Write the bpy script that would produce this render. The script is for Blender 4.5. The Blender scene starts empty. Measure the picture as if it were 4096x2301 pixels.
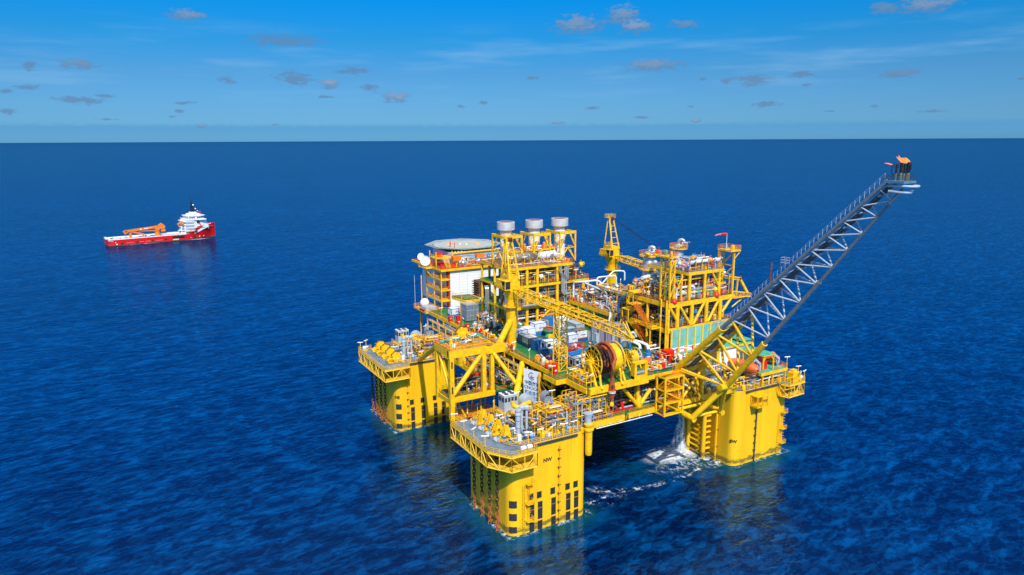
# offshore platform in the open sea, seen from the air
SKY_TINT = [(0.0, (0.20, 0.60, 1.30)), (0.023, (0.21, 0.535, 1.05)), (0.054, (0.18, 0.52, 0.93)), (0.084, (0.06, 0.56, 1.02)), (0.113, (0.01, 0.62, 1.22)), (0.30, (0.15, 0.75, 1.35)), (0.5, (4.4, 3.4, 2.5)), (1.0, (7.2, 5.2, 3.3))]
# clouds near the horizon: azimuth, elevation, half width, half height (degrees), 0 grey .. 2 white
CLOUDS = [(83.19, 8.55, 1.42, 0.33, 1),
          (76.79, 7.16, 2.68, 0.41, 0),
          (92.82, 4.85, 0.39, 0.29, 0),
          (90.15, 5.04, 1.1, 0.35, 0.5),
          (80.94, 4.34, 0.54, 0.27, 0),
          (76.26, 4.54, 1.35, 0.48, 0),
          (73.71, 4.15, 0.87, 0.34, 2),
          (71.9, 5.17, 1.4, 0.26, 0),
          (70.79, 3.89, 0.74, 0.23, 0),
          (68.87, 3.25, 1.13, 0.38, 2),
          (94.29, 3.22, 0.37, 0.15, 0),
          (92.98, 3.49, 0.93, 0.15, 0),
          (90.29, 2.74, 1.64, 0.26, 0),
          (88.75, 3.04, 0.65, 0.13, 0),
          (94.33, 1.96, 0.64, 0.15, 0),
          (83.84, 2.69, 0.84, 0.12, 0),
          (84.21, 2.11, 0.36, 0.11, 0),
          (84.82, 1.74, 0.38, 0.08, 0),
          (74.12, 3.24, 0.58, 0.1, 0),
          (88.79, 1.52, 0.6, 0.07, 0),
          (62.16, 2.83, 0.43, 0.15, 0),
          (63.86, 2.58, 0.34, 0.12, 0),
          (82.94, 1.08, 0.4, 0.17, 2),
          (77.82, 1.21, 0.25, 0.12, 2),
          (54.9, 8.4, 1.94, 0.63, 1),
          (51.49, 9.02, 1.32, 0.69, 1),
          (50.58, 8.24, 1.32, 0.44, 1.5),
          (47.09, 8.3, 1.36, 0.25, 0.5),
          (31.24, 8.54, 1.82, 0.51, 1),
          (33.59, 8.61, 0.96, 0.38, 0.3),
          (49.31, 5.45, 2.34, 0.4, 1),
          (43.76, 4.21, 0.56, 0.2, 0),
          (41.8, 4.2, 1.31, 0.39, 0),
          (38.56, 4.51, 0.86, 0.22, 0),
          (38.25, 3.79, 0.37, 0.11, 0),
          (32.36, 4.3, 1.31, 0.29, 0.3),
          (40.86, 2.49, 1.03, 0.2, 0),
          (53.67, 2.38, 0.58, 0.12, 0),
          (46.26, 2.41, 0.29, 0.09, 0),
          (30.05, 1.77, 0.87, 0.1, 0),
          (25.47, 3.67, 0.42, 0.1, 0),
          (45.84, 1.38, 0.41, 0.13, 2),
          (56.42, 1.3, 0.7, 0.11, 1.5),
          (49.93, 1.64, 0.6, 0.09, 0),
          (58.36, 4.68, 0.54, 0.13, 0),
          (45.48, 4.39, 0.32, 0.1, 0),
          (33.63, 2.19, 0.31, 0.09, 0),
          (36.53, 1.91, 0.33, 0.06, 0)]
import bpy, bmesh, math, random
from mathutils import Vector, Matrix
R = math.radians
scene = bpy.context.scene
COL = scene.collection

# ------------------------------------------------------------------ camera
cam_d = bpy.data.cameras.new("camera"); cam = bpy.data.objects.new("camera", cam_d); COL.objects.link(cam)
hd, pt, rl = 1.0467371, math.atan(590 / 2858.5), R(-0.27)
fw = Vector((math.cos(pt) * math.cos(hd), math.cos(pt) * math.sin(hd), -math.sin(pt)))
rt = Vector((math.sin(hd), -math.cos(hd), 0)); up = rt.cross(fw)
cr = rt * math.cos(rl) + up * math.sin(rl); cu = up * math.cos(rl) - rt * math.sin(rl)
M3 = Matrix((cr, cu, -fw)).transposed()
cam.matrix_world = Matrix.Translation((-117.41, -171.41, 87.354)) @ M3.to_4x4()
cam_d.sensor_width = 36; cam_d.lens = 36 * 2858.5 / 4096
cam_d.clip_start = 1; cam_d.clip_end = 400000
scene.camera = cam

# ------------------------------------------------------------------ light, sky, exposure
SUN_AZ, SUN_EL = -107.0, 46.0                      # degrees, azimuth counter-clockwise from +X
sd = bpy.data.lights.new("sun", 'SUN'); sd.energy = 4.6; sd.angle = R(0.53); sd.color = (1.0, 0.95, 0.86)
so = bpy.data.objects.new("sun", sd); COL.objects.link(so)
sv = Vector((math.cos(R(SUN_AZ)) * math.cos(R(SUN_EL)), math.sin(R(SUN_AZ)) * math.cos(R(SUN_EL)), math.sin(R(SUN_EL))))
so.rotation_euler = sv.to_track_quat('Z', 'Y').to_euler()
scene.view_settings.view_transform = 'Standard'; scene.view_settings.look = 'None'
scene.view_settings.exposure = 0.0; scene.view_settings.gamma = 1.0
scene.view_settings.use_curve_mapping = False

world = bpy.data.worlds.new("World"); scene.world = world; world.use_nodes = True
class NT:
    """short notation for shader node trees"""
    def __init__(s, nt): s.nt = nt; nt.nodes.clear()
    def n(s, typ, ins=None, **kw):
        nd = s.nt.nodes.new(typ)
        for k, v in kw.items(): setattr(nd, k, v)
        for k, v in (ins or {}).items():
            if isinstance(v, bpy.types.NodeSocket): s.nt.links.new(v, nd.inputs[k])
            else: nd.inputs[k].default_value = v
        return nd
    def m(s, op, a, b=0.0, c=None, clamp=False):
        i = {0: a, 1: b}
        if c is not None: i[2] = c
        return s.n('ShaderNodeMath', i, operation=op, use_clamp=clamp).outputs[0]
    def mix(s, f, a, b, mode='MIX'):
        return s.n('ShaderNodeMix', {0: f, 6: a, 7: b}, data_type='RGBA', blend_type=mode).outputs[2]
    def rng(s, v, a, b, c=0.0, d=1.0, smooth=True):
        return s.n('ShaderNodeMapRange', {0: v, 1: a, 2: b, 3: c, 4: d}, interpolation_type='SMOOTHSTEP' if smooth else 'LINEAR').outputs[0]
    def ramp(s, f, stops, interp='LINEAR'):
        nd = s.n('ShaderNodeValToRGB', {0: f}); e = nd.color_ramp.elements; nd.color_ramp.interpolation = interp
        while len(e) < len(stops): e.new(0.5)
        for i, (p, c) in enumerate(stops): e[i].position = p; e[i].color = (*c, 1)
        return nd.outputs[0]
W = NT(world.node_tree)
skyt = W.n('ShaderNodeTexSky', sky_type='NISHITA', sun_disc=False, sun_elevation=R(SUN_EL), sun_rotation=R(90 - SUN_AZ), air_density=1.0, dust_density=0.4, ozone_density=2.5)
tc = W.n('ShaderNodeTexCoord').outputs['Generated']
sep = W.n('ShaderNodeSeparateXYZ', {0: tc})
az = W.m('MULTIPLY', W.m('ARCTAN2', sep.outputs[1], sep.outputs[0]), 57.29578)
el = W.m('MULTIPLY', W.m('ARCSINE', sep.outputs[2]), 57.29578)
# sky tint by height above the horizon; upper stops brightened as added fill light
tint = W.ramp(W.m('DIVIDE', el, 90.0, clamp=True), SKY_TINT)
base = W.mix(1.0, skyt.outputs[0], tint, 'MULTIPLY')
uv = W.n('ShaderNodeCombineXYZ', {0: az, 1: el}).outputs[0]
nz1 = W.n('ShaderNodeTexNoise', {'Vector': W.n('ShaderNodeVectorMath', {0: uv, 1: (1.0, 2.2, 1)}, operation='MULTIPLY').outputs[0], 'Scale': 1.5, 'Detail': 7.0, 'Roughness': 0.66}).outputs[0]
nz2 = W.n('ShaderNodeTexNoise', {'Vector': W.n('ShaderNodeVectorMath', {0: uv, 1: (0.09, 0.8, 1)}, operation='MULTIPLY').outputs[0], 'Scale': 1.0, 'Detail': 5.0, 'Roughness': 0.55}).outputs[0]
# thin high veil
veil = W.m('MULTIPLY', W.rng(nz2, 0.46, 0.78), W.m('MULTIPLY', W.rng(el, 2.0, 5.0), W.rng(el, 9.0, 6.0)))
base = W.mix(W.m('MULTIPLY', veil, 0.55), base, (2.4, 5.0, 8.0, 1))
dark = None; lite = None
nzc = W.m('MULTIPLY', W.m('SUBTRACT', nz1, 0.5), 3.4)
for (a, e, w, h, t) in CLOUDS:
    v = W.n('ShaderNodeVectorMath', {0: uv, 1: (1 / w, 1 / (1.15 * h), 0), 2: (-a / w, -e / (1.15 * h), 0)}, operation='MULTIPLY_ADD').outputs[0]
    d = W.n('ShaderNodeVectorMath', {0: v}, operation='LENGTH').outputs['Value']
    k = W.rng(W.m('ADD', d, nzc), 1.15, 0.35)
    dark = k if dark is None else W.m('MAXIMUM', dark, k)
    if t:
        d2 = W.n('ShaderNodeVectorMath', {0: W.n('ShaderNodeVectorMath', {0: v, 1: (0, -.28, 0)}, operation='ADD').outputs[0]}, operation='LENGTH').outputs['Value']
        k2 = W.m('MULTIPLY', W.rng(W.m('ADD', d2, W.m('MULTIPLY', nzc, .9)), 0.85, 0.1), min(1.0, t * .55))
        lite = k2 if lite is None else W.m('MAXIMUM', lite, k2)
# low distant bank over the horizon
bank = W.m('MULTIPLY', W.rng(W.m('ADD', el, W.m('MULTIPLY', nzc, -0.16)), 1.35, 0.95), W.rng(el, 0.0, 1.0, 0.2, 0.75))
base = W.mix(bank, base, (1.0, 3.45, 6.4, 1))
base = W.mix(W.m('MULTIPLY', dark, 0.72), base, (1.25, 2.45, 4.3, 1))
base = W.mix(W.m('MULTIPLY', lite, 0.75), base, (3.0, 3.9, 5.6, 1))
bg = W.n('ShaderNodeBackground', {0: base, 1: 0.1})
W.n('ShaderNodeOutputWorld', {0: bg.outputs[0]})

# ------------------------------------------------------------------ materials
MATS = {}
def mat(name, col, rough=0.5, metal=0.0, vary=0.12, scale=1.5, dirt=None, damt=0.0, spec=0.5, streak=False, waterline=False, emit=None):
    m = bpy.data.materials.new(name); m.use_nodes = True; N = NT(m.node_tree)
    pos = N.n('ShaderNodeNewGeometry').outputs['Position']
    ps = N.n('ShaderNodeVectorMath', {0: pos, 1: (1, 1, 0.12) if streak else (1, 1, 1)}, operation='MULTIPLY').outputs[0]
    nz = N.n('ShaderNodeTexNoise', {'Vector': ps, 'Scale': scale, 'Detail': 5.0, 'Roughness': 0.6}).outputs[0]
    c4 = (*col, 1); lo = tuple(c * (1 - vary * 1.6) for c in col) + (1,); hi = tuple(min(1, c * (1 + vary)) for c in col) + (1,)
    c = N.mix(N.rng(nz, 0.3, 0.7), lo, hi)
    if dirt:
        nd = N.n('ShaderNodeTexNoise', {'Vector': ps, 'Scale': scale * .6, 'Detail': 8.0, 'Roughness': 0.7}).outputs[0]
        c = N.mix(N.m('MULTIPLY', N.rng(nd, 0.55, 0.75), damt), c, (*dirt, 1))
    if waterline:                                   # growth and salt stains along the splash zone
        z = N.n('ShaderNodeSeparateXYZ', {0: pos}).outputs[2]
        nw = N.n('ShaderNodeTexNoise', {'Vector': N.n('ShaderNodeVectorMath', {0: pos, 1: (0.35, 0.35, 0.8)}, operation='MULTIPLY').outputs[0], 'Scale': 1.0, 'Detail': 7.0, 'Roughness': 0.7}).outputs[0]
        zz = N.m('ADD', z, N.m('MULTIPLY', N.m('SUBTRACT', nw, 0.5), -4.5))
        band = N.m('MULTIPLY', N.rng(zz, 2.1, 1.2), N.rng(zz, 0.2, 0.9))
        run = N.n('ShaderNodeTexNoise', {'Vector': N.n('ShaderNodeVectorMath', {0: pos, 1: (1.5, 1.5, 0.045)}, operation='MULTIPLY').outputs[0], 'Scale': 1.0, 'Detail': 5.0, 'Roughness': .65}).outputs[0]
        c = N.mix(N.m('MULTIPLY', N.m('MULTIPLY', N.rng(run, .52, .72), N.rng(z, 12.5, 21.0)), .55), c, (0.42, 0.15, 0.02, 1))
        spk = N.n('ShaderNodeTexNoise', {'Vector': pos, 'Scale': 0.8, 'Detail': 8.0, 'Roughness': .75}).outputs[0]
        c = N.mix(N.m('MULTIPLY', N.rng(spk, .64, .72), .6), c, (0.30, 0.13, 0.02, 1))
        c = N.mix(N.m('MULTIPLY', band, 0.8), c, (0.10, 0.085, 0.02, 1))
        c = N.mix(N.rng(zz, 0.1, -0.6, 0, .6), c, (0.30, 0.24, 0.03, 1))
    ins = {'Base Color': c, 'Roughness': rough, 'Metallic': metal, 'Specular IOR Level': spec}
    b = N.n('ShaderNodeBsdfPrincipled', ins)
    if emit: b.inputs['Emission Color'].default_value = (*emit[0], 1); b.inputs['Emission Strength'].default_value = emit[1]
    N.n('ShaderNodeOutputMaterial', {0: b.outputs[0]})
    MATS[name] = m; return m
mat('hull_yellow', (0.94, 0.52, 0.002), 0.5, vary=0.07, scale=0.35, dirt=(0.50, 0.22, 0.012), damt=0.3, streak=True, waterline=True)
mat('yellow', (0.94, 0.52, 0.003), 0.48, vary=0.14, scale=0.9, dirt=(0.36, 0.15, 0.012), damt=0.45)
mat('pale_yellow', (0.90, 0.55, 0.035), 0.5, vary=0.08)
mat('orange_rail', (0.82, 0.27, 0.012), 0.45, vary=0.2, scale=0.4)
mat('orange_deck', (0.60, 0.30, 0.05), 0.6, vary=0.2, scale=0.6, dirt=(0.3, 0.1, 0.03), damt=0.5)
mat('red', (0.72, 0.012, 0.008), 0.4)
mat('red_deck', (0.45, 0.02, 0.02), 0.55)
mat('green_deck', (0.012, 0.17, 0.045), 0.6, vary=0.25, scale=0.4, dirt=(0.05, 0.09, 0.03), damt=0.5)
mat('grey_deck', (0.15, 0.20, 0.25), 0.65, vary=0.2, scale=0.5, dirt=(0.07, 0.08, 0.09), damt=0.6)
mat('dark_deck', (0.05, 0.055, 0.05), 0.7, vary=0.3)
mat('white', (0.82, 0.83, 0.83), 0.45, vary=0.05, scale=0.5, dirt=(0.5, 0.42, 0.3), damt=0.25)
mat('wall_white', (0.84, 0.85, 0.85), 0.5, vary=0.03, scale=0.3)
mat('lamp_white', (0.85, 0.85, 0.82), 0.4, vary=0.03)
mat('pipe_white', (0.72, 0.76, 0.80), 0.35, vary=0.06)
mat('light_grey', (0.40, 0.47, 0.55), 0.45, vary=0.08)
mat('mid_grey', (0.22, 0.27, 0.33), 0.5, vary=0.12)
mat('dark_grey', (0.045, 0.05, 0.06), 0.5, vary=0.2)
mat('black', (0.012, 0.012, 0.014), 0.5, vary=0.2)
mat('panel_black', (0.028, 0.03, 0.034), 0.6, vary=0.3, scale=3)
mat('silver', (0.58, 0.60, 0.62), 0.36, metal=0.75, vary=0.1, scale=0.7)
mat('stack_silver', (0.66, 0.67, 0.67), 0.42, metal=0.3, vary=0.08, scale=0.5)
mat('bronze_clad', (0.42, 0.33, 0.20), 0.38, metal=0.6, vary=0.15)
mat('boom_grey', (0.17, 0.205, 0.235), 0.45, vary=0.12)
mat('dark_pipe', (0.10, 0.115, 0.13), 0.45, vary=0.2)
mat('blue', (0.015, 0.18, 0.52), 0.4, vary=0.15)
mat('deep_blue', (0.010, 0.10, 0.30), 0.5, vary=0.2)
mat('blue_grey', (0.10, 0.22, 0.32), 0.5, vary=0.15)
mat('teal', (0.05, 0.36, 0.33), 0.55, vary=0.14, scale=0.7, dirt=(0.12, 0.24, 0.2), damt=0.5)
mat('wall_teal', (0.17, 0.50, 0.43), 0.6, vary=0.12, scale=0.5, dirt=(0.30, 0.36, 0.30), damt=0.6)
mat('roof_green', (0.07, 0.42, 0.27), 0.55, vary=0.15, scale=0.6)
mat('violet_grey', (0.22, 0.19, 0.28), 0.6, vary=0.12)
mat('orange', (0.80, 0.20, 0.01), 0.42, vary=0.1)
mat('boat_orange', (0.78, 0.15, 0.035), 0.42, vary=0.12)
mat('hose_orange', (0.44, 0.085, 0.018), 0.55, vary=0.2)
mat('hose_brown', (0.085, 0.022, 0.013), 0.6, vary=0.3)
mat('rust', (0.24, 0.07, 0.025), 0.8, vary=0.35, scale=2)
mat('brown', (0.16, 0.08, 0.045), 0.6, vary=0.2)
mat('glass', (0.01, 0.03, 0.045), 0.08, vary=0.1)
mat('banner', (0.80, 0.88, 0.97), 0.6, vary=0.05)
mat('print_blue', (0.012, 0.12, 0.30), 0.6, vary=0.05)
mat('print_red', (0.6, 0.02, 0.03), 0.6, vary=0.05)
mat('pink', (0.75, 0.2, 0.28), 0.5)
mat('heli_grey', (0.42, 0.44, 0.42), 0.7, vary=0.08, scale=0.4)
mat('heli_green', (0.05, 0.20, 0.12), 0.7, vary=0.15)
mat('net', (0.33, 0.34, 0.36), 0.8, vary=0.3, scale=5)
mat('ship_red', (0.68, 0.006, 0.006), 0.35, vary=0.06, scale=0.2)
mat('ship_deck', (0.38, 0.46, 0.46), 0.6, vary=0.15, scale=0.3)
mat('boot_brown', (0.12, 0.06, 0.035), 0.6)
mat('skin', (0.45, 0.25, 0.16), 0.6)
mat('flame', (0.9, 0.2, 0.03), 0.9, emit=((1.0, 0.20, 0.045), 1.15))
def chain_mat():
    m = bpy.data.materials.new('chain_steel'); m.use_nodes = True; N = NT(m.node_tree)
    pos = N.n('ShaderNodeNewGeometry').outputs['Position']
    z = N.n('ShaderNodeSeparateXYZ', {0: pos}).outputs[2]
    nz = N.n('ShaderNodeTexNoise', {'Vector': pos, 'Scale': 0.6, 'Detail': 4.0}).outputs[0]
    f = N.rng(N.m('ADD', z, N.m('MULTIPLY', nz, 5.0)), 9.5, 5.0)
    c = N.mix(f, (0.035, 0.022, 0.016, 1), (0.42, 0.11, 0.035, 1))
    b = N.n('ShaderNodeBsdfPrincipled', {'Base Color': c, 'Roughness': 0.8}); N.n('ShaderNodeOutputMaterial', {0: b.outputs[0]})
    MATS['chain_steel'] = m
chain_mat()
# ------------------------------------------------------------------ mesh toolkit
def V(*a): return Vector(a)
class M:
    """collects shapes, builds ONE mesh object"""
    def __init__(s, mt='yellow'): s.v = []; s.f = []; s.fm = []; s.fs = []; s.names = []; s.use(mt)
    def use(s, mt):
        if mt not in s.names: s.names.append(mt)
        s.cur = s.names.index(mt); return s
    def add(s, vs, fs, smooth=False):
        o = len(s.v); s.v += [tuple(p) for p in vs]
        for f in fs: s.f.append([i + o for i in f]); s.fm.append(s.cur); s.fs.append(smooth)
        return s
    def bx(s, x0, x1, y0, y1, z0, z1):
        return s.add([(x, y, z) for z in (z0, z1) for x, y in ((x0, y0), (x1, y0), (x1, y1), (x0, y1))],
                     [(3, 2, 1, 0), (4, 5, 6, 7), (0, 1, 5, 4), (1, 2, 6, 5), (2, 3, 7, 6), (3, 0, 4, 7)])
    def cb(s, c, d, rz=0.0, rx=0.0, ry=0.0):
        mt = Matrix.Translation(c) @ Matrix.Rotation(rz, 4, 'Z') @ Matrix.Rotation(ry, 4, 'Y') @ Matrix.Rotation(rx, 4, 'X')
        x, y, z = (k / 2 for k in d)
        vs = [mt @ Vector(p) for p in [(a, b, e) for e in (-z, z) for a, b in ((-x, -y), (x, -y), (x, y), (-x, y))]]
        return s.add(vs, [(3, 2, 1, 0), (4, 5, 6, 7), (0, 1, 5, 4), (1, 2, 6, 5), (2, 3, 7, 6), (3, 0, 4, 7)])
    def ring(s, c, ax, r, n):
        ax = Vector(ax).normalized(); a = ax.orthogonal().normalized() if abs(ax.z) < .999 else Vector((1, 0, 0)); b = ax.cross(a)
        return [Vector(c) + a * (r * math.cos(t)) + b * (r * math.sin(t)) for t in (2 * math.pi * i / n for i in range(n))]
    def tube(s, p, q, r, n=8, r2=None, caps=True):
        p = Vector(p); q = Vector(q); ax = q - p
        if ax.length < 1e-6: return s
        vs = s.ring(p, ax, r, n) + s.ring(q, ax, r if r2 is None else r2, n)
        s.add(vs, [(i, (i + 1) % n, n + (i + 1) % n, n + i) for i in range(n)], n > 5)
        if caps: s.add(vs, [list(range(n - 1, -1, -1)), list(range(n, 2 * n))])
        return s
    def beam(s, p, q, w, h=None):
        """square section member from p to q"""
        p = Vector(p); q = Vector(q); ax = (q - p); L = ax.length; h = h or w
        if L < 1e-6: return s
        zq = ax.to_track_quat('X', 'Z').to_matrix().to_4x4(); mt = Matrix.Translation((p + q) / 2) @ zq
        x, y, z = L / 2, w / 2, h / 2
        vs = [mt @ Vector(k) for k in [(a, b, e) for e in (-z, z) for a, b in ((-x, -y), (x, -y), (x, y), (-x, y))]]
        return s.add(vs, [(3, 2, 1, 0), (4, 5, 6, 7), (0, 1, 5, 4), (1, 2, 6, 5), (2, 3, 7, 6), (3, 0, 4, 7)])
    def path(s, pts, r, n=8, bend=0.0):
        pts = [Vector(p) for p in pts]
        if bend > 0 and len(pts) > 2:
            o = [pts[0]]
            for a, b, c in zip(pts, pts[1:], pts[2:]):
                d1 = (a - b); d2 = (c - b); k = min(bend, d1.length * .48, d2.length * .48)
                d1 = b + d1.normalized() * k; d2 = b + d2.normalized() * k
                for t in (0, .25, .5, .75, 1): o.append(d1 * (1 - t) ** 2 + b * (2 * t * (1 - t)) + d2 * t * t)
            o.append(pts[-1]); pts = o
        rings = []; prev = None
        for i, p in enumerate(pts):
            t = (pts[min(i + 1, len(pts) - 1)] - pts[max(i - 1, 0)]).normalized()
            if prev is None: a = t.orthogonal().normalized()
            else: a = (prev - t * prev.dot(t)).normalized()
            prev = a; b = t.cross(a)
            rr = r[i] if isinstance(r, (list, tuple)) else r
            rings += [p + a * (rr * math.cos(2 * math.pi * k / n)) + b * (rr * math.sin(2 * math.pi * k / n)) for k in range(n)]
        fs = []
        for i in range(len(pts) - 1):
            for k in range(n): fs.append((i * n + k, i * n + (k + 1) % n, (i + 1) * n + (k + 1) % n, (i + 1) * n + k))
        fs.append(list(range(n - 1, -1, -1))); fs.append([(len(pts) - 1) * n + k for k in range(n)])
        return s.add(rings, fs, True)
    def lathe(s, c, prof, n=16, ax='Z', caps=True, arc=None, a0=0.0):
        c = Vector(c); vs = []; m = n if arc is None else n + 1
        for (r, z) in prof:
            for i in range(m):
                t = a0 + (2 * math.pi * i / n if arc is None else arc * i / n); x, y = r * math.cos(t), r * math.sin(t)
                vs.append(c + (V(x, y, z) if ax == 'Z' else V(z, x, y) if ax == 'X' else V(x, z, y)))
        fs = []
        for j in range(len(prof) - 1):
            for i in range(n):
                k = (i + 1) % m; q = [j * m + i, j * m + k, (j + 1) * m + k, (j + 1) * m + i]
                fs.append(q if ax != 'Y' else q[::-1])
        s.add(vs, fs, n > 7)
        if caps and arc is None:
            a = list(range(n - 1, -1, -1)); b = [(len(prof) - 1) * n + i for i in range(n)]
            if ax == 'Y': a.reverse(); b.reverse()
            if prof[0][0] > 1e-6: s.add(vs, [a])
            if prof[-1][0] > 1e-6: s.add(vs, [b])
        return s
    def ball(s, c, r, n=12, sc=(1, 1, 1)):
        prof = [(r * math.sin(math.pi * j / (n // 2)), -r * math.cos(math.pi * j / (n // 2))) for j in range(n // 2 + 1)]
        o = len(s.v); s.lathe((0, 0, 0), prof, n, caps=False)
        for i in range(o, len(s.v)): p = s.v[i]; s.v[i] = (c[0] + p[0] * sc[0], c[1] + p[1] * sc[1], c[2] + p[2] * sc[2])
        return s
    def prism(s, poly, z0, z1):
        n = len(poly); vs = [(x, y, z0) for x, y in poly] + [(x, y, z1) for x, y in poly]
        a = sum(poly[i][0] * poly[(i + 1) % n][1] - poly[(i + 1) % n][0] * poly[i][1] for i in range(n))
        fs = [(i, (i + 1) % n, n + (i + 1) % n, n + i) for i in range(n)] + [list(range(n - 1, -1, -1)), list(range(n, 2 * n))]
        if a < 0: fs = [list(f)[::-1] for f in fs]
        return s.add(vs, fs)
    def rail(s, pts, h=1.15, r=0.045, step=1.8, closed=False, bars=3):
        pts = [Vector(p) for p in pts]
        if closed: pts = pts + [pts[0]]
        for a, b in zip(pts, pts[1:]):
            L = (b - a).length; k = max(1, round(L / step))
            for i in range(k + 1):
                p = a.lerp(b, i / k); s.tube(p, p + V(0, 0, h), r, 4, caps=False)
            for j in range(bars):
                z = V(0, 0, h * (1 - j / bars)); s.tube(a + z, b + z, r * .9, 4, caps=False)
        return s
    def stairs(s, p, q, w, side):
        """flight from p (low) to q (high); side = unit horizontal vector across"""
        p = Vector(p); q = Vector(q); sd_ = Vector(side) * (w / 2); n = max(3, int(abs(q.z - p.z) / .28))
        for k in (-1, 1):
            s.beam(p + sd_ * k, q + sd_ * k, .10, .34)
            for z in (.55, 1.05): s.tube(p + sd_ * k + V(0, 0, z), q + sd_ * k + V(0, 0, z), .05, 4, caps=False)
            for i in range(0, n + 1, 3): a = p.lerp(q, i / n) + sd_ * k; s.tube(a, a + V(0, 0, 1.05), .04, 4, caps=False)
        d = (q - p); d.z = 0; d.normalize(); sd1 = Vector(side)
        for i in range(n):
            c = p.lerp(q, (i + .5) / n); a = sd1 * (w / 2 - .06); b = d * .14
            s.add([c - a - b, c + a - b, c + a + b, c - a + b, c - a - b + V(0, 0, .05), c + a - b + V(0, 0, .05), c + a + b + V(0, 0, .05), c - a + b + V(0, 0, .05)],
                  [(3, 2, 1, 0), (4, 5, 6, 7), (0, 1, 5, 4), (1, 2, 6, 5), (2, 3, 7, 6), (3, 0, 4, 7)])
        return s
    def ladder(s, x, y, z0, z1, nx, ny, cage=True):
        """vertical ladder standing off a wall with outward normal (nx, ny)"""
        tx, ty = -ny, nx
        for k in (-.25, .25): s.tube((x + tx * k, y + ty * k, z0), (x + tx * k, y + ty * k, z1), .045, 4)
        z = z0 + .3
        while z < z1: s.tube((x - tx * .25, y - ty * .25, z), (x + tx * .25, y + ty * .25, z), .03, 4, caps=False); z += .5
        if cage:
            z = z0 + 2.2
            while z < z1 + .9:
                pts = [(x + tx * .4 * math.cos(a) + nx * .75 * math.sin(a), y + ty * .4 * math.cos(a) + ny * .75 * math.sin(a), z) for a in (0, .8, 1.57, 2.34, 3.14)]
                s.path(pts, .035, 4); z += .9
        return s
    def obj(s, name, parent=None, rot=None):
        me = bpy.data.meshes.new(name); o = bpy.data.objects.new(name, me); COL.objects.link(o)
        off = Vector((0, 0, 0))
        if parent is not None: o.parent = parent; off = ORG.get(parent.name, off)
        else:
            xs = [p[0] for p in s.v]; ys = [p[1] for p in s.v]; zs = [p[2] for p in s.v]
            off = V((min(xs) + max(xs)) / 2, (min(ys) + max(ys)) / 2, min(zs)); o.location = off
        ORG[o.name] = off
        me.from_pydata([(p[0] - off.x, p[1] - off.y, p[2] - off.z) for p in s.v], [], s.f)
        for nm in s.names: me.materials.append(MATS[nm])
        me.polygons.foreach_set('material_index', s.fm); me.polygons.foreach_set('use_smooth', s.fs)
        me.update(); me.set_sharp_from_angle(angle=R(38)); return o
ORG = {}
def tag(o, label, cat, group=None):
    o['label'] = label; o['category'] = cat
    if group: o['group'] = group
    return o
def T(name, label, cat, loc=(0, 0, 0), group=None):
    o = bpy.data.objects.new(name, None); COL.objects.link(o); o.location = loc; o.empty_display_size = .5
    ORG[o.name] = Vector(loc); return tag(o, label, cat, group)
def solo(m, name, label, cat, group=None): return tag(m.obj(name), label, cat, group)
def copy_tree(o, loc=None, rz=None, label=None, parent=None, group=None):
    kids = list(o.children); c = o.copy(); COL.objects.link(c); c.parent = parent
    if loc is not None: c.location = loc
    if rz is not None: c.rotation_euler = (0, 0, rz)
    if label: c['label'] = label
    if group: c['group'] = group
    for k in kids: copy_tree(k, parent=c)
    return c
def text(name, body, size, mtx, mt, parent, align='CENTER', bold=0.0):
    cu_ = bpy.data.curves.new(name, 'FONT'); cu_.body = body; cu_.size = size; cu_.align_x = align; cu_.align_y = 'CENTER'; cu_.extrude = 0.012; cu_.offset = bold
    to = bpy.data.objects.new(name, cu_); COL.objects.link(to); bpy.context.view_layer.update()
    me = bpy.data.meshes.new_from_object(to.evaluated_get(bpy.context.evaluated_depsgraph_get()))
    bpy.data.objects.remove(to); off = ORG.get(parent.name, V(0, 0, 0))
    me.transform(Matrix.Translation(-off) @ mtx); me.materials.clear(); me.materials.append(MATS[mt]); me.name = name
    o = bpy.data.objects.new(name, me); COL.objects.link(o); o.parent = parent; ORG[o.name] = off; return o
def face_mtx(loc, rz): return Matrix.Translation(loc) @ Matrix.Rotation(rz, 4, 'Z') @ Matrix.Rotation(math.pi / 2, 4, 'X')   # rz=0 faces -Y
PROC = ['yellow', 'dark_grey'] + ['silver'] * 3 + ['light_grey'] * 3 + ['pipe_white'] * 3 + ['yellow'] * 3 + ['dark_pipe'] * 2 + ['mid_grey'] * 2 + ['red', 'blue', 'bronze_clad', 'orange_rail', 'deep_blue']
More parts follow.
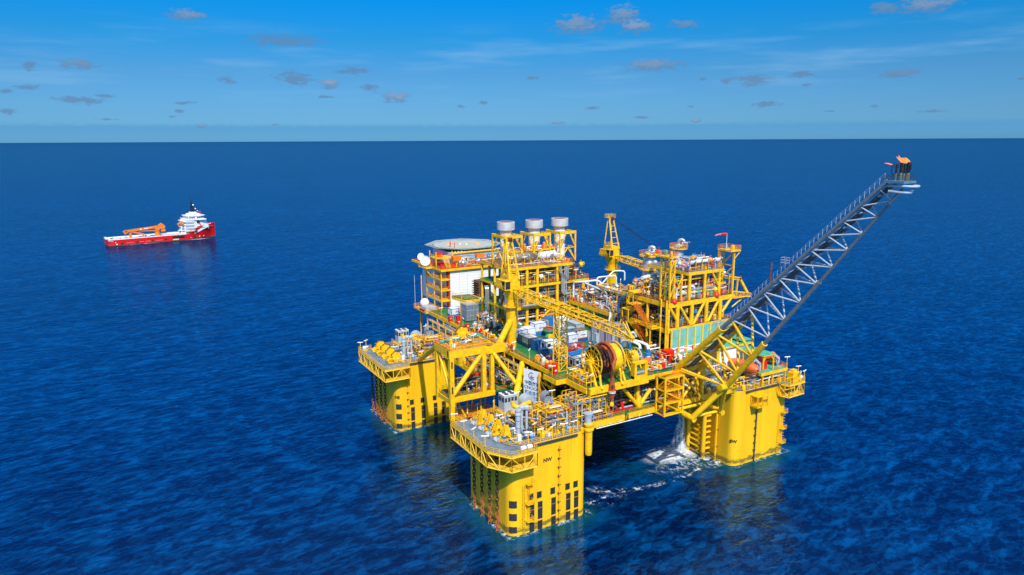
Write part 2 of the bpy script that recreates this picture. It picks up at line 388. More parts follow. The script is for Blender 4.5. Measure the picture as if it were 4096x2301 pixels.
def pipework(m, x0, x1, y0, y1, z0, z1, n, seed, pal=PROC, rmax=.28, stand=True):
    """tangle of process pipes, valves, little cabinets and supports filling a box"""
    rn = random.Random(seed); U = rn.uniform
    for i in range(n):
        nm = rn.choice(pal); k = rn.random()
        if k < .62 and nm in ('red', 'blue', 'deep_blue') and rn.random() < .7: nm = rn.choice(('silver', 'yellow', 'light_grey', 'dark_pipe'))
        m.use(nm); r = rn.choice((.05, .07, .09, .12, .16, .2, rmax)); r = min(r, rmax)
        p = V(U(x0, x1), U(y0, y1), U(z0, z1))
        if k < .62:
            pts = [V(p.x, p.y, z0 if stand else p.z)] if rn.random() < .5 else []
            pts.append(p.copy()); q = p.copy()
            for _ in range(rn.choice((1, 2, 3))):
                ax = rn.choice('xxyyz')
                if ax == 'x': q = V(U(x0, x1), q.y, q.z)
                elif ax == 'y': q = V(q.x, U(y0, y1), q.z)
                else: q = V(q.x, q.y, U(z0, z1))
                if (q - pts[-1]).length > .3: pts.append(q.copy())
            if len(pts) > 1:
                m.path(pts, r, 6, bend=r * 2.2)
                for a, b in zip(pts, pts[1:]):
                    L = (b - a).length
                    if L > 1.2 and rn.random() < .7:
                        c = a.lerp(b, U(.25, .75)); d = (b - a).normalized(); m.tube(c - d * .07, c + d * .07, r * 1.7, 8)
                        if rn.random() < .45:
                            m.use(rn.choice(('red', 'light_grey', 'yellow', 'silver', 'white', 'yellow', 'blue', 'orange_rail'))); m.ball(c, r * 2 + .05, 8); m.tube(c, c + V(0, 0, r * 2 + .5), .05, 5); m.tube(c + V(0, 0, r * 2 + .45), c + V(0, 0, r * 2 + .52), .22, 8)
        elif k < .74:
            h = U(.5, 1.7); m.cb((p.x, p.y, z0 + h / 2 if stand else p.z), (U(.3, 1.0), U(.3, 1.0), h))
        elif k < .84:
            rr = U(.25, .6); h = U(.8, 2.2); z = z0 if stand else min(p.z, z1 - h)
            m.lathe((p.x, p.y, z), [(rr * .5, 0), (rr, .15), (rr, h - .2), (rr * .6, h), (0, h + .05)], 10)
        elif k < .93:
            L = U(.8, 2.4); rr = U(.2, .5); m.lathe((p.x, p.y, (z0 + rr + .3) if stand else p.z), [(0, -L / 2 - .1), (rr * .8, -L / 2), (rr, -L / 2 + .15), (rr, L / 2 - .15), (rr * .8, L / 2), (0, L / 2 + .1)], 10, rn.choice('XY'))
            if stand: m.cb((p.x, p.y, z0 + .15), (.6, .6, .3))
        else:
            m.use('yellow'); h = (z1 - z0) * U(.4, 1); m.beam((p.x, p.y, z0), (p.x, p.y, z0 + h), .14); m.beam((p.x, p.y, z0 + h), (p.x + U(-2, 2), p.y, z0 + h), .12)
    return m
def lattice(m, a, b, w0, w1, nb, rc, rb, upv=(0, 0, 1), h0=None, h1=None, n=6, bra=True):
    """square lattice girder between points a and b, width w0->w1, height h0->h1"""
    a = Vector(a); b = Vector(b); ax = (b - a).normalized(); upv = Vector(upv); sv_ = ax.cross(upv).normalized(); uv_ = sv_.cross(ax)
    h0 = w0 if h0 is None else h0; h1 = w1 if h1 is None else h1; st = []
    for i in range(nb + 1):
        t = i / nb; c = a.lerp(b, t); w = (w0 + (w1 - w0) * t) / 2; h = (h0 + (h1 - h0) * t) / 2
        st.append([c + sv_ * (w * x) + uv_ * (h * y) for x, y in ((-1, -1), (1, -1), (1, 1), (-1, 1))])
    for k in range(4): m.tube(st[0][k], st[-1][k], rc, n)
    for i in range(nb + 1):
        for k in range(4):
            if bra: m.tube(st[i][k], st[i][(k + 1) % 4], rb, 4, caps=False)
            if i < nb:
                p, q = (k, (k + 1) % 4) if (i + k) % 2 else ((k + 1) % 4, k)
                m.tube(st[i][p], st[i + 1][q], rb, 4, caps=False)
    return m
# ------------------------------------------------------------------ sea
def sea_material():
    m = bpy.data.materials.new('sea_water'); m.use_nodes = True; N = NT(m.node_tree)
    pos = N.n('ShaderNodeNewGeometry').outputs['Position']
    def wv(rot, sx, sy, sc, det, rough, dist=0.0):
        r_ = N.n('ShaderNodeMapping', {'Vector': pos, 'Rotation': (0, 0, R(rot))})
        mp = N.n('ShaderNodeMapping', {'Vector': r_.outputs[0], 'Scale': (sx, sy, 1)})
        return N.n('ShaderNodeTexNoise', {'Vector': mp.outputs[0], 'Scale': sc, 'Detail': det, 'Roughness': rough, 'Distortion': dist}).outputs[0]
    ridge = lambda v: N.m('SUBTRACT', 1.0, N.m('ABSOLUTE', N.m('MULTIPLY_ADD', v, 2.0, -1.0)))
    swell = wv(-14, 0.30, 1, 0.05, 2, .5)
    chop = wv(4, 0.5, 1, 0.19, 4, .6, .3)
    chop2 = wv(-22, 0.55, 1, 0.36, 3, .6, .3)
    rip = wv(8, 0.6, 1, 0.9, 4, .62, .3)
    big = wv(30, 0.5, 1, 0.008, 4, .6)
    h = N.m('ADD', N.m('MULTIPLY', swell, 1.5), N.m('ADD', N.m('ADD', N.m('MULTIPLY', ridge(chop), 0.6), N.m('MULTIPLY', ridge(chop2), 0.3)), N.m('MULTIPLY', rip, 0.25)))
    bump = N.n('ShaderNodeBump', {'Strength': 1.0, 'Distance': 1.0, 'Height': h}).outputs[0]
    bumpg = N.n('ShaderNodeBump', {'Strength': .27, 'Distance': 1.0, 'Height': h}).outputs[0]
    deep = N.mix(N.rng(big, .3, .7), (0.0001, 0.0035, 0.030, 1), (0.0002, 0.006, 0.045, 1))
    # water turned over beside the hull is greener
    def blob(cx, cy, rx, ry, soft=.5):
        v = N.n('ShaderNodeVectorMath', {0: pos, 1: (1 / rx, 1 / ry, 0), 2: (-cx / rx, -cy / ry, 0)}, operation='MULTIPLY_ADD').outputs[0]
        d = N.n('ShaderNodeVectorMath', {0: v}, operation='LENGTH').outputs['Value']
        return N.rng(d, 1.0, soft)
    def mx(*a):
        o = a[0]
        for k in a[1:]: o = N.m('MAXIMUM', o, k)
        return o
    fn = N.n('ShaderNodeTexNoise', {'Vector': pos, 'Scale': 0.42, 'Detail': 9.0, 'Roughness': 0.72, 'Distortion': 1.2}).outputs[0]
    fl = N.n('ShaderNodeTexNoise', {'Vector': N.n('ShaderNodeVectorMath', {0: pos, 1: (0.55, .3, 1)}, operation='MULTIPLY').outputs[0], 'Scale': 0.22, 'Detail': 6.0, 'Roughness': .65, 'Distortion': 2.0}).outputs[0]
    green = N.m('MULTIPLY', mx(blob(10, -33, 24, 15, .1), blob(-20, 22, 22, 9, .1), blob(-37, -45, 16, 9, .1), blob(-47, -36, 7, 14, .1), blob(-36, 22, 14, 8, .1), blob(36, -46, 16, 7, .1), blob(20, -39, 12, 7, .1)), N.rng(fl, .3, .65))
    deep = N.mix(N.m('MULTIPLY', green, .8), deep, (0.002, 0.075, 0.12, 1))
    lace = N.m('SUBTRACT', 1.0, N.m('ABSOLUTE', N.m('MULTIPLY', N.m('SUBTRACT', fl, .5), 11.0)), clamp=True)
    rv = N.n('ShaderNodeVectorMath', {0: pos, 1: (1 / 21, 1 / 9.5, 0), 2: (-4 / 21, 33 / 9.5, 0)}, operation='MULTIPLY_ADD').outputs[0]
    rd = N.m('ADD', N.n('ShaderNodeVectorMath', {0: rv}, operation='LENGTH').outputs['Value'], N.m('MULTIPLY', N.m('SUBTRACT', fl, .5), .5))
    ring = N.m('MULTIPLY', N.rng(N.m('ABSOLUTE', N.m('SUBTRACT', rd, 1.0)), .13, .02), N.rng(N.n('ShaderNodeSeparateXYZ', {0: pos}).outputs[1], -33, -37))
    foam = mx(N.m('MULTIPLY', blob(17, -30.5, 12.5, 6, .35), N.rng(fn, .36, .50)),
              N.m('MULTIPLY', blob(16, -35.5, 12, 6.5, .1), N.rng(fn, .48, .62)),
              N.m('MULTIPLY', blob(22, -41, 4.5, 2.6, .2), N.rng(fn, .47, .58)),
              N.m('MULTIPLY', N.m('MULTIPLY', N.m('MULTIPLY', ring, N.rng(fn, .48, .60)), N.rng(lace, .2, .6)), .7),
              N.m('MULTIPLY', N.m('MULTIPLY', blob(14, -36, 13, 6, .1), lace), N.rng(fn, .50, .60)),
              N.m('MULTIPLY', N.m('MULTIPLY', blob(-19, 16, 14, 5, .1), lace), N.rng(fn, .46, .62)),
              N.m('MULTIPLY', N.m('MULTIPLY', blob(-17, -42, 9, 5, .1), lace), N.rng(fn, .52, .64)))
    sx0 = N.n('ShaderNodeSeparateXYZ', {0: pos}); cd = N.m('SUBTRACT', N.m('MAXIMUM', *[N.m('ABSOLUTE', N.m('SUBTRACT', N.m('ABSOLUTE', sx0.outputs[k]), C0)) for k in (0, 1)]), HC)
    foam = mx(foam, N.m('MULTIPLY', N.m('MULTIPLY', N.rng(cd, 1.5, .2), N.rng(fn, .50, .62)), .75))
    deep = N.mix(N.m('MULTIPLY', N.rng(cd, 7.0, 0.0), N.rng(fl, .30, .6, .2, .8)), deep, (0.003, 0.075, 0.085, 1))
    caps = N.n('ShaderNodeTexNoise', {'Vector': pos, 'Scale': 0.09, 'Detail': 7.0, 'Roughness': .62}).outputs[0]
    foam = mx(foam, N.m('MULTIPLY', N.rng(caps, .775, .80), N.rng(rip, .5, .62)))
    # broken water along the supply ship's side and its long wake
    sp = N.n('ShaderNodeMapping', {'Vector': pos, 'Location': (113.9, -522, 0)}).outputs[0]
    sp = N.n('ShaderNodeMapping', {'Vector': sp, 'Rotation': (0, 0, -SHIP_RZ)}).outputs[0]
    sx_ = N.n('ShaderNodeSeparateXYZ', {0: sp})
    def sblob(cx, cy, rx, ry, soft):
        v = N.n('ShaderNodeVectorMath', {0: sp, 1: (1 / rx, 1 / ry, 0), 2: (-cx / rx, -cy / ry, 0)}, operation='MULTIPLY_ADD').outputs[0]
        return N.rng(N.n('ShaderNodeVectorMath', {0: v}, operation='LENGTH').outputs['Value'], 1.0, soft)
    foam = mx(foam, N.m('MULTIPLY', sblob(74, -1.0, 15, 2.6, .2), N.rng(fn, .40, .58)), N.m('MULTIPLY', sblob(28, -1.2, 22, 1.6, .2), N.rng(fn, .45, .62)))
    # lit crests and darker troughs painted into the water colour from noise
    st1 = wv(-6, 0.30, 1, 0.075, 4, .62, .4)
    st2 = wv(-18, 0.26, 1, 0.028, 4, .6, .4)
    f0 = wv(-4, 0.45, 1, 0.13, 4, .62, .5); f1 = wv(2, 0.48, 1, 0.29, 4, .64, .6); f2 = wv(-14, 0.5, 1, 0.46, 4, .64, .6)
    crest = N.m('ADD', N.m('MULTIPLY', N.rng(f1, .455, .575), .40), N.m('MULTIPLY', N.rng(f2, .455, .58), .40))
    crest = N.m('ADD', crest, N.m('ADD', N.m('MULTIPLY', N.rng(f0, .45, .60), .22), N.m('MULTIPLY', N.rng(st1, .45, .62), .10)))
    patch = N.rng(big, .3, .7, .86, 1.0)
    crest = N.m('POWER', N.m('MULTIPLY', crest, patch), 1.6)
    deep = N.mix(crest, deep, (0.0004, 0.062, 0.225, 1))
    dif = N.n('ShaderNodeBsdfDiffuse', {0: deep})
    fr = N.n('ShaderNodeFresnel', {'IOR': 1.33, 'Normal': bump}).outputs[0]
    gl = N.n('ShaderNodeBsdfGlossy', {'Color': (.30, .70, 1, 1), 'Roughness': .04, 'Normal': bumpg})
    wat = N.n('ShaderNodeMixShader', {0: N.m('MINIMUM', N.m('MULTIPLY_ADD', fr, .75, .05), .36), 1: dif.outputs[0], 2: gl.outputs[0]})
    fo = N.n('ShaderNodeBsdfPrincipled', {'Base Color': (.80, .86, .90, 1), 'Roughness': .9, 'Normal': bump})
    mixs = N.n('ShaderNodeMixShader', {0: foam, 1: wat.outputs[0], 2: fo.outputs[0]})
    N.n('ShaderNodeOutputMaterial', {0: mixs.outputs[0]}); MATS['sea_water'] = m
SHIP_RZ = math.atan2(0.1719, 0.9851); C0, HC, ZT = 34.7, 10.5, 21.2
sea_material()
sea = M('sea_water'); n = 96; rr = [0, 60, 300, 1500, 8000, 40000, 150000]
sea.v = [(0, 0, 0)] + [(r * math.cos(2 * math.pi * i / n), r * math.sin(2 * math.pi * i / n), 0) for r in rr[1:] for i in range(n)]
sea.f = [[0, 1 + i, 1 + (i + 1) % n] for i in range(n)] + [[1 + j * n + i, 1 + (j + 1) * n + i, 1 + (j + 1) * n + (i + 1) % n, 1 + j * n + (i + 1) % n] for j in range(len(rr) - 2) for i in range(n)]
sea.fm = [0] * len(sea.f); sea.fs = [False] * len(sea.f)
so_ = sea.obj('sea'); so_['kind'] = 'structure'

# ------------------------------------------------------------------ hull columns
C0, HC, ZT = 34.7, 10.5, 21.2
def rrect(cx, cy, h, r, k=7):
    o = []
    for sx, sy, a in ((1, 1, 0), (-1, 1, 90), (-1, -1, 180), (1, -1, 270)):
        for i in range(k + 1):
            t = R(a + 90 * i / k); o.append((cx + sx * (h - r) + r * math.cos(t), cy + sy * (h - r) + r * math.sin(t)))
    return o
PANEL_ROWS = [(8.55, 1.5), (6.1, 1.4), (3.9, 2.6), (1.0, 2.2)]
def column(cx, cy, label, marks):
    t = T('hull_column', label, 'column', (cx, cy, 0), 'hull columns standing in the sea')
    m = M('hull_yellow').prism(rrect(cx, cy, HC, 2.2), -4, ZT)
    for z in (13.7, 18.6): m.use('hull_yellow').prism(rrect(cx, cy, HC + .025, 2.2), z, z + .05)
    sh = m.obj('shell', t)
    for p in sh.data.polygons: p.use_smooth = False
    M('grey_deck').prism(rrect(cx, cy, HC - .25, 3), ZT + .004, ZT + .06).obj('deck', t)
    y = cy - HC
    for mk in marks:
        if mk[0] == 'panels':
            for xo in mk[1]:
                for i, (z, h) in enumerate(PANEL_ROWS):
                    x = cx + xo + (0.25 if i else 0)
                    p = M('panel_black').bx(x - .62, x + .62, y - .07, y - .004, z - h / 2, z + h / 2)
                    for k in range(5): p.bx(x - .55 + k * .25, x - .47 + k * .25, y - .12, y - .07, z - h / 2 + .05, z + h / 2 - .05)
                    p.use('rust').bx(x - .66, x + .66, y - .09, y - .004, z + h / 2 + .005, z + h / 2 + .08); p.obj('fender_panel', t)
        if mk[0] == 'corner':
            for z, h in ((7.7, 1.7), (4.6, 1.7), (1.5, 1.5)):
                p = M('panel_black'); c = (cx - HC + 2.2, cy - HC + 2.2, z)
                p.lathe(c, [(2.22, -h / 2), (2.28, -h / 2), (2.28, h / 2), (2.22, h / 2)], 8, arc=R(46), a0=R(mk[1]), caps=False); p.obj('fender_panel', t)
        if mk[0] == 'pipe':
            x = cx + mk[1]; p = M('dark_grey' if mk[2] == 'd' else 'hull_yellow').tube((x, y - .35, -2), (x, y - .35, 19.5), .16, 8); p.use('brown')
            for k in range(9): z = 1.2 + k * 2.15; p.bx(x - .4, x + .25, y - .55, y, z, z + .16); p.add([(x - .45, y - .1, z), (x - .45, y - .5, z), (x - .05, y - .3, z - .5)], [(0, 1, 2)])
            p.obj('sounding_pipe', t)
        if mk[0] == 'ladder':
            x = cx + mk[1]; p = M('yellow').ladder(x, y - .35, .2, 12, 0, -1)
            for z in (3.2, 7.4, 12.2): p.bx(x + .5, x + 2.1, y - 1.3, y - .02, z, z + .12).rail([(x + .5, y - 1.3, z), (x + 2.1, y - 1.3, z), (x + 2.1, y, z)], r=.05)
            for z in (3.2, 7.6): p.ladder(x + 1.3, y - .35, z, z + 4.4, 0, -1)
            p.obj('caged_ladder', t)
        if mk[0] == 'fender':
            p = M('boat_orange').lathe((cx + mk[1], cy + mk[2], 2.7), [(.75, -.25), (1.15, -.2), (1.25, 0), (1.15, .2), (.75, .25), (.65, 0), (.75, -.25)], 14, caps=False); p.obj('fender_ring', t)
        if mk[0] == 'text':
            text('lettering', mk[1], 1.25, face_mtx(mk[2], mk[3]), 'black', t, bold=.05)
    # coaming, hand rail and tray around the column top
    r = M('yellow').rail([(p[0], p[1], ZT + .06) for p in rrect(cx, cy, HC - .15, 3, 2)], closed=True, r=.05); r.obj('railing', t)
    k = M('dark_grey')
    for a, b in (((-7, -HC - .18), (HC - 3.2, -HC - .18)),): k.bx(cx + a[0], cx + b[0], cy + a[1] - .3, cy - HC - .02, ZT - .5, ZT - .1)
    k.obj('cable_tray', t); return t
column(-C0, -C0, 'nearest yellow hull column, marked NW in black, with four rusty chains on its shaded side',
       [('panels', (-5.1, -2.9, .75, 4.85, 7.1)), ('corner', 212), ('pipe', 2.45, 'y'), ('ladder', -7.2), ('fender', -8.2, -8.4), ('text', 'NW', (-35.4, -C0 - HC - .02, 16.5), 0)])
column(-C0, C0, 'yellow hull column marked NE in black, farthest to the north under the machinery deck',
       [('panels', (-5.4, -1.9, 2.2, 5.0, 8.2)), ('corner', 212), ('pipe', -6.6, 'y'), ('fender', -8.2, -8.4), ('text', 'NE', (-44.57, 24.83, 10.7), R(-45))])
column(C0, -C0, 'yellow hull column marked SW in black, below the lifeboat station and beside the white splash',
       [('pipe', -2.4, 'd'), ('ladder', 7.0), ('text', 'SW', (24.83, -44.57, 7.1), R(-45)), ('text', 'SW', (35.6, -45.22, 16.8), 0)])
column(C0, C0, 'yellow hull column farthest back, hidden under the process module', [])

# ------------------------------------------------------------------ column balconies
def balcony(label, pts, z=21.2, zb=17.6, deckmat='grey_deck', wallm=True):
    t = T('column_balcony', label, 'balcony', (pts[1][0], pts[1][1], zb), 'mooring balconies on the hull columns')
    m = M(deckmat).prism(pts, z - .3, z + .02); m.obj('deck', t)
    tr = M('pale_yellow'); op = pts
    for a, b in zip(op, op[1:]):
        A, B_ = Vector(a), Vector(b); L = (B_ - A).length; n = max(1, round(L / 2.6))
        tr.tube((*a, zb), (*b, zb), .17, 8); tr.tube((*a, z - .35), (*b, z - .35), .14, 6)
        for i in range(n + 1):
            p = A.lerp(B_, i / n); tr.tube((p.x, p.y, zb), (p.x, p.y, z - .3), .12, 6)
            if i < n:
                q = A.lerp(B_, (i + 1) / n); p_, q_ = (p, q) if i % 2 else (q, p)
                tr.tube((p_.x, p_.y, zb), (q_.x, q_.y, z - .3), .11, 6)
    cxm = sum(p[0] for p in pts) / len(pts); cym = sum(p[1] for p in pts) / len(pts)
    tr.obj('truss', t)
    w = M('pale_yellow').prism([(cxm + (p[0] - cxm) * .97, cym + (p[1] - cym) * .97) for p in pts], zb - .08, zb + .02)
    w.rail([(*p, zb) for p in op], r=.035, h=1.0); w.obj('lower_walkway', t)
    f = M('yellow')
    for a, b in zip(op, op[1:]):
        f.beam((*a, z - .1), (*b, z - .1), .12, .5)
    f.rail([(*p, z) for p in op], r=.055, h=1.2, step=1.5); f.obj('railing', t)
    return t
balcony('corner balcony of four upright chain stoppers on the nearest hull column', [(-45.25, -24.6), (-49.9, -25), (-49.9, -43.5), (-46.7, -48.7), (-40.3, -48.7), (-39.6, -45.25)])
balcony('balcony of four lobed chain wheels on the farthest north hull column', [(-45.25, 45.1), (-49.5, 45.1), (-49.5, 20.9), (-41.6, 21.0), (-41.0, 24.15)])
balcony('small balcony round the outer corner of the column under the lifeboats', [(40.4, -45.25), (41.4, -48.3), (48, -48), (50.2, -44), (50.2, -25), (45.25, -24.6)])

# ------------------------------------------------------------------ chains
def chain_mesh():
    m = M('chain_steel'); z = -3.0; i = 0
    while z < 19.5:
        seg, rr2 = 14, .115
        pts = []
        for k in range(seg + 1):
            t = 2 * math.pi * k / seg; u = .36 * math.cos(t); w_ = .62 * math.sin(t)
            w_ += .12 * (1 if math.sin(t) > 0 else -1) if abs(math.sin(t)) > .05 else 0
            pts.append((0, u, z + w_) if i % 2 else (u, 0, z + w_))
        m.path(pts, rr2, 6); z += 1.02; i += 1
    return m
ch0 = chain_mesh().obj('anchor_chain')
ORG[ch0.name] = V(0, 0, 0)
for i, (x, y, l) in enumerate([(-46.2, -29.7, 'rusty anchor chain hanging nearest the back edge of the column marked NW'), (-46.2, -33.6, 'rusty anchor chain second from the back edge of the column marked NW'),
        (-46.2, -37.4, 'rusty anchor chain second from the lit corner of the column marked NW'), (-46.2, -41.0, 'rusty anchor chain hanging nearest the lit corner of the column marked NW'),
        (-46.0, 43.3, 'dark anchor chain at the outer edge of the column marked NE'), (-46.0, 39.3, 'dark anchor chain second from the outer edge of the column marked NE'),
        (-46.0, 35.3, 'dark anchor chain second from the lit corner of the column marked NE'), (-46.0, 31.5, 'dark anchor chain hanging nearest the letters NE')]):
    o = ch0 if i == 0 else ch0.copy()
    if i: COL.objects.link(o)
    o.location = (x, y, -3.2 + (i % 3) * .25); tag(o, l, 'chain', 'anchor chains on the hull columns')

# chain stoppers on the near column: upright yellow frames with the chain running over the top
def stopper():
    t = T('chain_stopper', 'x', 'chain stopper', (0, 0, 0), 'chain stoppers on the nearest balcony')
    f = M('yellow')
    for s in (-.42, .42):
        f.add([(-.7, s - .07, 0), (2.4, s - .07, 0), (1.2, s - .07, 3.9), (.4, s - .07, 4.2), (-.7, s + .07, 0), (2.4, s + .07, 0), (1.2, s + .07, 3.9), (.4, s + .07, 4.2)],
              [(0, 1, 2, 3), (7, 6, 5, 4), (0, 4, 5, 1), (1, 5, 6, 2), (2, 6, 7, 3), (3, 7, 4, 0)])
    f.bx(-2.2, 2.6, -.8, .8, -.02, .18); f.obj('frame', t)
    g = M('yellow')
    for k in range(6):
        z = .5 + k * .55; g.cb((-1.9 + z * .5, 0, z), (.5, 1.0, .2), ry=.5)
    g.beam((-2.2, -.5, .2), (-.2, -.5, 3.6), .18); g.beam((-2.2, .5, .2), (-.2, .5, 3.6), .18); g.obj('guide_ladder', t)
    c = M('hose_brown')
    for k in range(8):
        a = Vector((.6 + k * .27, 0, 4.5 - k * .48 if k > 1 else 4.45)); c.tube(a, a + V(.24, 0, -.42), .2 if k % 2 else .13, 6)
    c.obj('chain_end', t)
    M('pipe_white').cb((-2.4, .2, .4), (1.1, 1.3, .7), ry=.3).use('light_grey').cb((-2.3, -.4, .8), (.7, .7, .8), ry=.5).use('blue_grey').cb((-2.0, -.1, 1.2), (.35, .4, .6), ry=.4).obj('winch_cover', t)
    return t
st0 = stopper()
SL = ['upright yellow chain stopper nearest the grey open corner of the near balcony', 'upright yellow chain stopper second from the grey open corner of the near balcony', 'upright yellow chain stopper second from the white life raft canisters', 'upright yellow chain stopper nearest the white life raft canisters']
for i, y in enumerate((-28.7, -32.4, -36.1, -39.8)):
    o = st0 if i == 0 else copy_tree(st0); o.location = (-43.6, y, ZT + .06); o.scale = (.78, .9, .86); o['label'] = SL[i]
def windlass():
    t = T('chain_windlass', 'x', 'chain wheel', (0, 0, 0), 'lobed chain wheels on the far north balcony')
    w = M('yellow'); pts = []
    for k in range(40):
        a = 2 * math.pi * k / 40; r = 1.95 + .28 * math.cos(7 * a); pts.append((r * math.cos(a), r * math.sin(a)))
    for y0, y1, sc in ((-.75, -.35, 1), (.35, .75, 1), (-.35, .35, .8)):
        n = len(pts); vs = [(p[0] * sc, y0, p[1] * sc + 2.4) for p in pts] + [(p[0] * sc, y1, p[1] * sc + 2.4) for p in pts]
        w.add(vs, [(i, (i + 1) % n, n + (i + 1) % n, n + i) for i in range(n)] + [list(range(n)), list(range(2 * n - 1, n - 1, -1))])
    w.obj('wheel', t)
    b = M('yellow').bx(-3.6, 2.6, -.9, .9, 0, .25)
    for s in (-1, 1): b.add([(-1.4, s * .95, .2), (1.4, s * .95, .2), (.4, s * .95, 2.6), (-.4, s * .95, 2.6), (-1.4, s * .8, .2), (1.4, s * .8, .2), (.4, s * .8, 2.6), (-.4, s * .8, 2.6)], [(0, 1, 2, 3), (7, 6, 5, 4), (0, 4, 5, 1), (1, 5, 6, 2), (2, 6, 7, 3), (3, 7, 4, 0)])
    b.obj('base', t)
    a = M('yellow').cb((-2.6, 0, 1.1), (2.6, .9, .8), ry=-.35).cb((-3.4, 0, .6), (.9, 1.1, 1.0)); a.use('yellow')
    for k in range(4): a.lathe((-2.2 - k * .42, 0, 1.3 - k * .16), [(.55, -.6), (.6, 0), (.55, .6)], 10, 'Y')
    a.obj('guide_arm', t)
    c = M('black')
    for k in range(22):
        an = R(-20 + k * 9.5); r = 2.3 + .1 * math.cos(7 * an); c.tube((r * math.cos(an), 0, 2.4 + r * math.sin(an)), (r * math.cos(an + .13), 0, 2.4 + r * math.sin(an + .13)), .17 if k % 2 else .11, 6)
    c.obj('chain_end', t); return t
wl0 = windlass()
WL = ['lobed yellow chain wheel at the outer end of the far north balcony', 'lobed yellow chain wheel second from the outer end of the far north balcony', 'lobed yellow chain wheel second from the lit edge of the far north balcony', 'lobed yellow chain wheel nearest the lit edge of the far north balcony']
for i, y in enumerate((41.5, 37.0, 32.4, 27.6)):
    o = wl0 if i == 0 else copy_tree(wl0); o.location = (-43.4, y, ZT + .06); o.scale = (.72, .95, .68); o['label'] = WL[i]
o = copy_tree(wl0, loc=(-38.6, -8.8, 36.1), label='single lobed yellow chain wheel on the orange pull-in deck between the columns')
del o['group']; o.scale = (.85, 1.1, .82)
# ------------------------------------------------------------------ main decks
ZL, ZU = 22.8, 31.0
t = T('lower_deck', 'green lower deck running under the topsides between the hull columns', 'deck', (0, 0, 22.2))
M('green_deck').bx(-23.9, 24, -44.6, 44, ZL - .3, ZL).bx(-29, -23.9, -24, 23, ZL - .3, ZL).bx(-45, -29, -15, -6.5, ZL - .3, ZL).bx(24, 44, -24, 24, ZL - .3, ZL).obj('plating', t)
m = M('yellow').bx(-24, -13.4, -45.2, -44.6, 21.35, ZL - .005).bx(-12.2, 24, -45.2, -44.6, 21.6, ZL - .005)
for x in range(-22, 24, 3): m.bx(x, x + .12, -45.26, -45.2, 21.65, ZL - .15)
for x in (-24, -12, 0, 12, 23): m.bx(x, x + .8, -44.6, 44, 20.7, ZL - .31)
for y in (-30, -15, 0, 15, 30): m.bx(-24, 24, y, y + .8, 20.9, ZL - .31)
m.bx(-45.3, -45, -15, -6.5, 21.6, ZL).bx(-29.3, -29, -6.5, 23, 21.4, ZL); m.obj('edge_beam', t)
M('orange_rail').rail([(-22, -45.1, ZL), (-13.6, -45.1, ZL)]).rail([(-12, -45.1, ZL), (-4, -45.1, ZL)]).rail([(3, -45.1, ZL), (22, -45.1, ZL)]).rail([(-45.1, -13, ZL), (-45.1, -6.6, ZL), (-29.2, -6.6, ZL), (-29.2, 23, ZL)]).rail([(-44, -15.1, ZL + .6), (-33, -15.1, ZL + .6)]).rail([(-33, -15, ZL), (-24.5, -15, ZL)]).obj('railing', t)
M('red_deck').bx(-20, -12.4, -43, -37, ZL + .004, ZL + .05).bx(-12, -8, -43, -38, ZL + .004, ZL + .03).obj('red_mat', t)
pm = M('pipe_white').path([(-22, -45.4, 21.2), (-5, -45.4, 21.2)], .12, 6)
for x in range(-21, -5, 3): pm.tube((x, -45.4, 21.2), (x, -45.3, 22), .06, 4)
pm.obj('drain_pipe', t)
pw = M(); pipework(pw, -21, 23, -42, -30, ZL, 29.5, 420, 3, pal=['dark_grey', 'mid_grey', 'yellow', 'dark_pipe', 'silver', 'deep_blue', 'light_grey', 'yellow', 'red']); pw.obj('pipework', t)
pw = M(); pipework(pw, -23.6, 0, -30, 20, ZL, 29.5, 240, 4, pal=['dark_grey', 'mid_grey', 'yellow', 'dark_pipe', 'silver', 'deep_blue', 'yellow']); pw.obj('pipework', t)
pw = M(); pipework(pw, 2, 24, -44, -36, ZL, 29.0, 260, 5, pal=['silver', 'mid_grey', 'yellow', 'blue_grey', 'white', 'yellow', 'orange_rail', 'yellow']); pw.obj('pipework', t)

t = T('main_deck', 'green main deck carrying the containers, hose reels and modules', 'deck', (0, 0, 30.3))
M('green_deck').bx(-24, 12.2, -44.2, 46, ZU - .4, ZU).bx(12.2, 34, -35, 44, ZU - .4, ZU).bx(-26.8, -23.9, -35.6, -30, ZU - .4, ZU).obj('plating', t)
m = M('yellow').bx(-23.6, -6.2, -45.0, -44.2, 29.5, ZU + .02)
for x in range(-23, -6, 2): m.bx(x, x + .1, -45.06, -45.0, 29.6, ZU - .1)
m.bx(-6.2, 12.3, -44.5, -44.2, 30.0, ZU + .02).bx(-24.4, -24.0, -30, 46, 29.9, ZU + .02).bx(-27.0, -26.8, -35.6, -30, 29.8, ZU + .03).bx(-27.0, -23.9, -35.8, -35.6, 29.8, ZU + .03).bx(-24.2, -23.9, -44.2, -35.8, 29.7, ZU + .02)
for y in (-40, -30, -20, -10, 0, 10, 20, 30, 40): m.bx(-24, 12, y, y + .6, 29.3, ZU - .41)
for x in (-16, -8, 0, 8): m.bx(x, x + .6, -44, 44, 29.1, ZU - .42)
m.obj('edge_beam', t)
r = M('orange_rail').rail([(-24.2, -29.8, ZU), (-24.2, 46, ZU)]).rail([(-26.8, -30, ZU), (-26.8, -35.5, ZU), (-24, -35.5, ZU), (-24, -44, ZU)]).rail([(-6, -44.3, ZU), (-4.2, -44.3, ZU)]).rail([(2, -44.3, ZU), (12, -44.3, ZU), (12, -35.2, ZU)])
r.obj('railing', t)
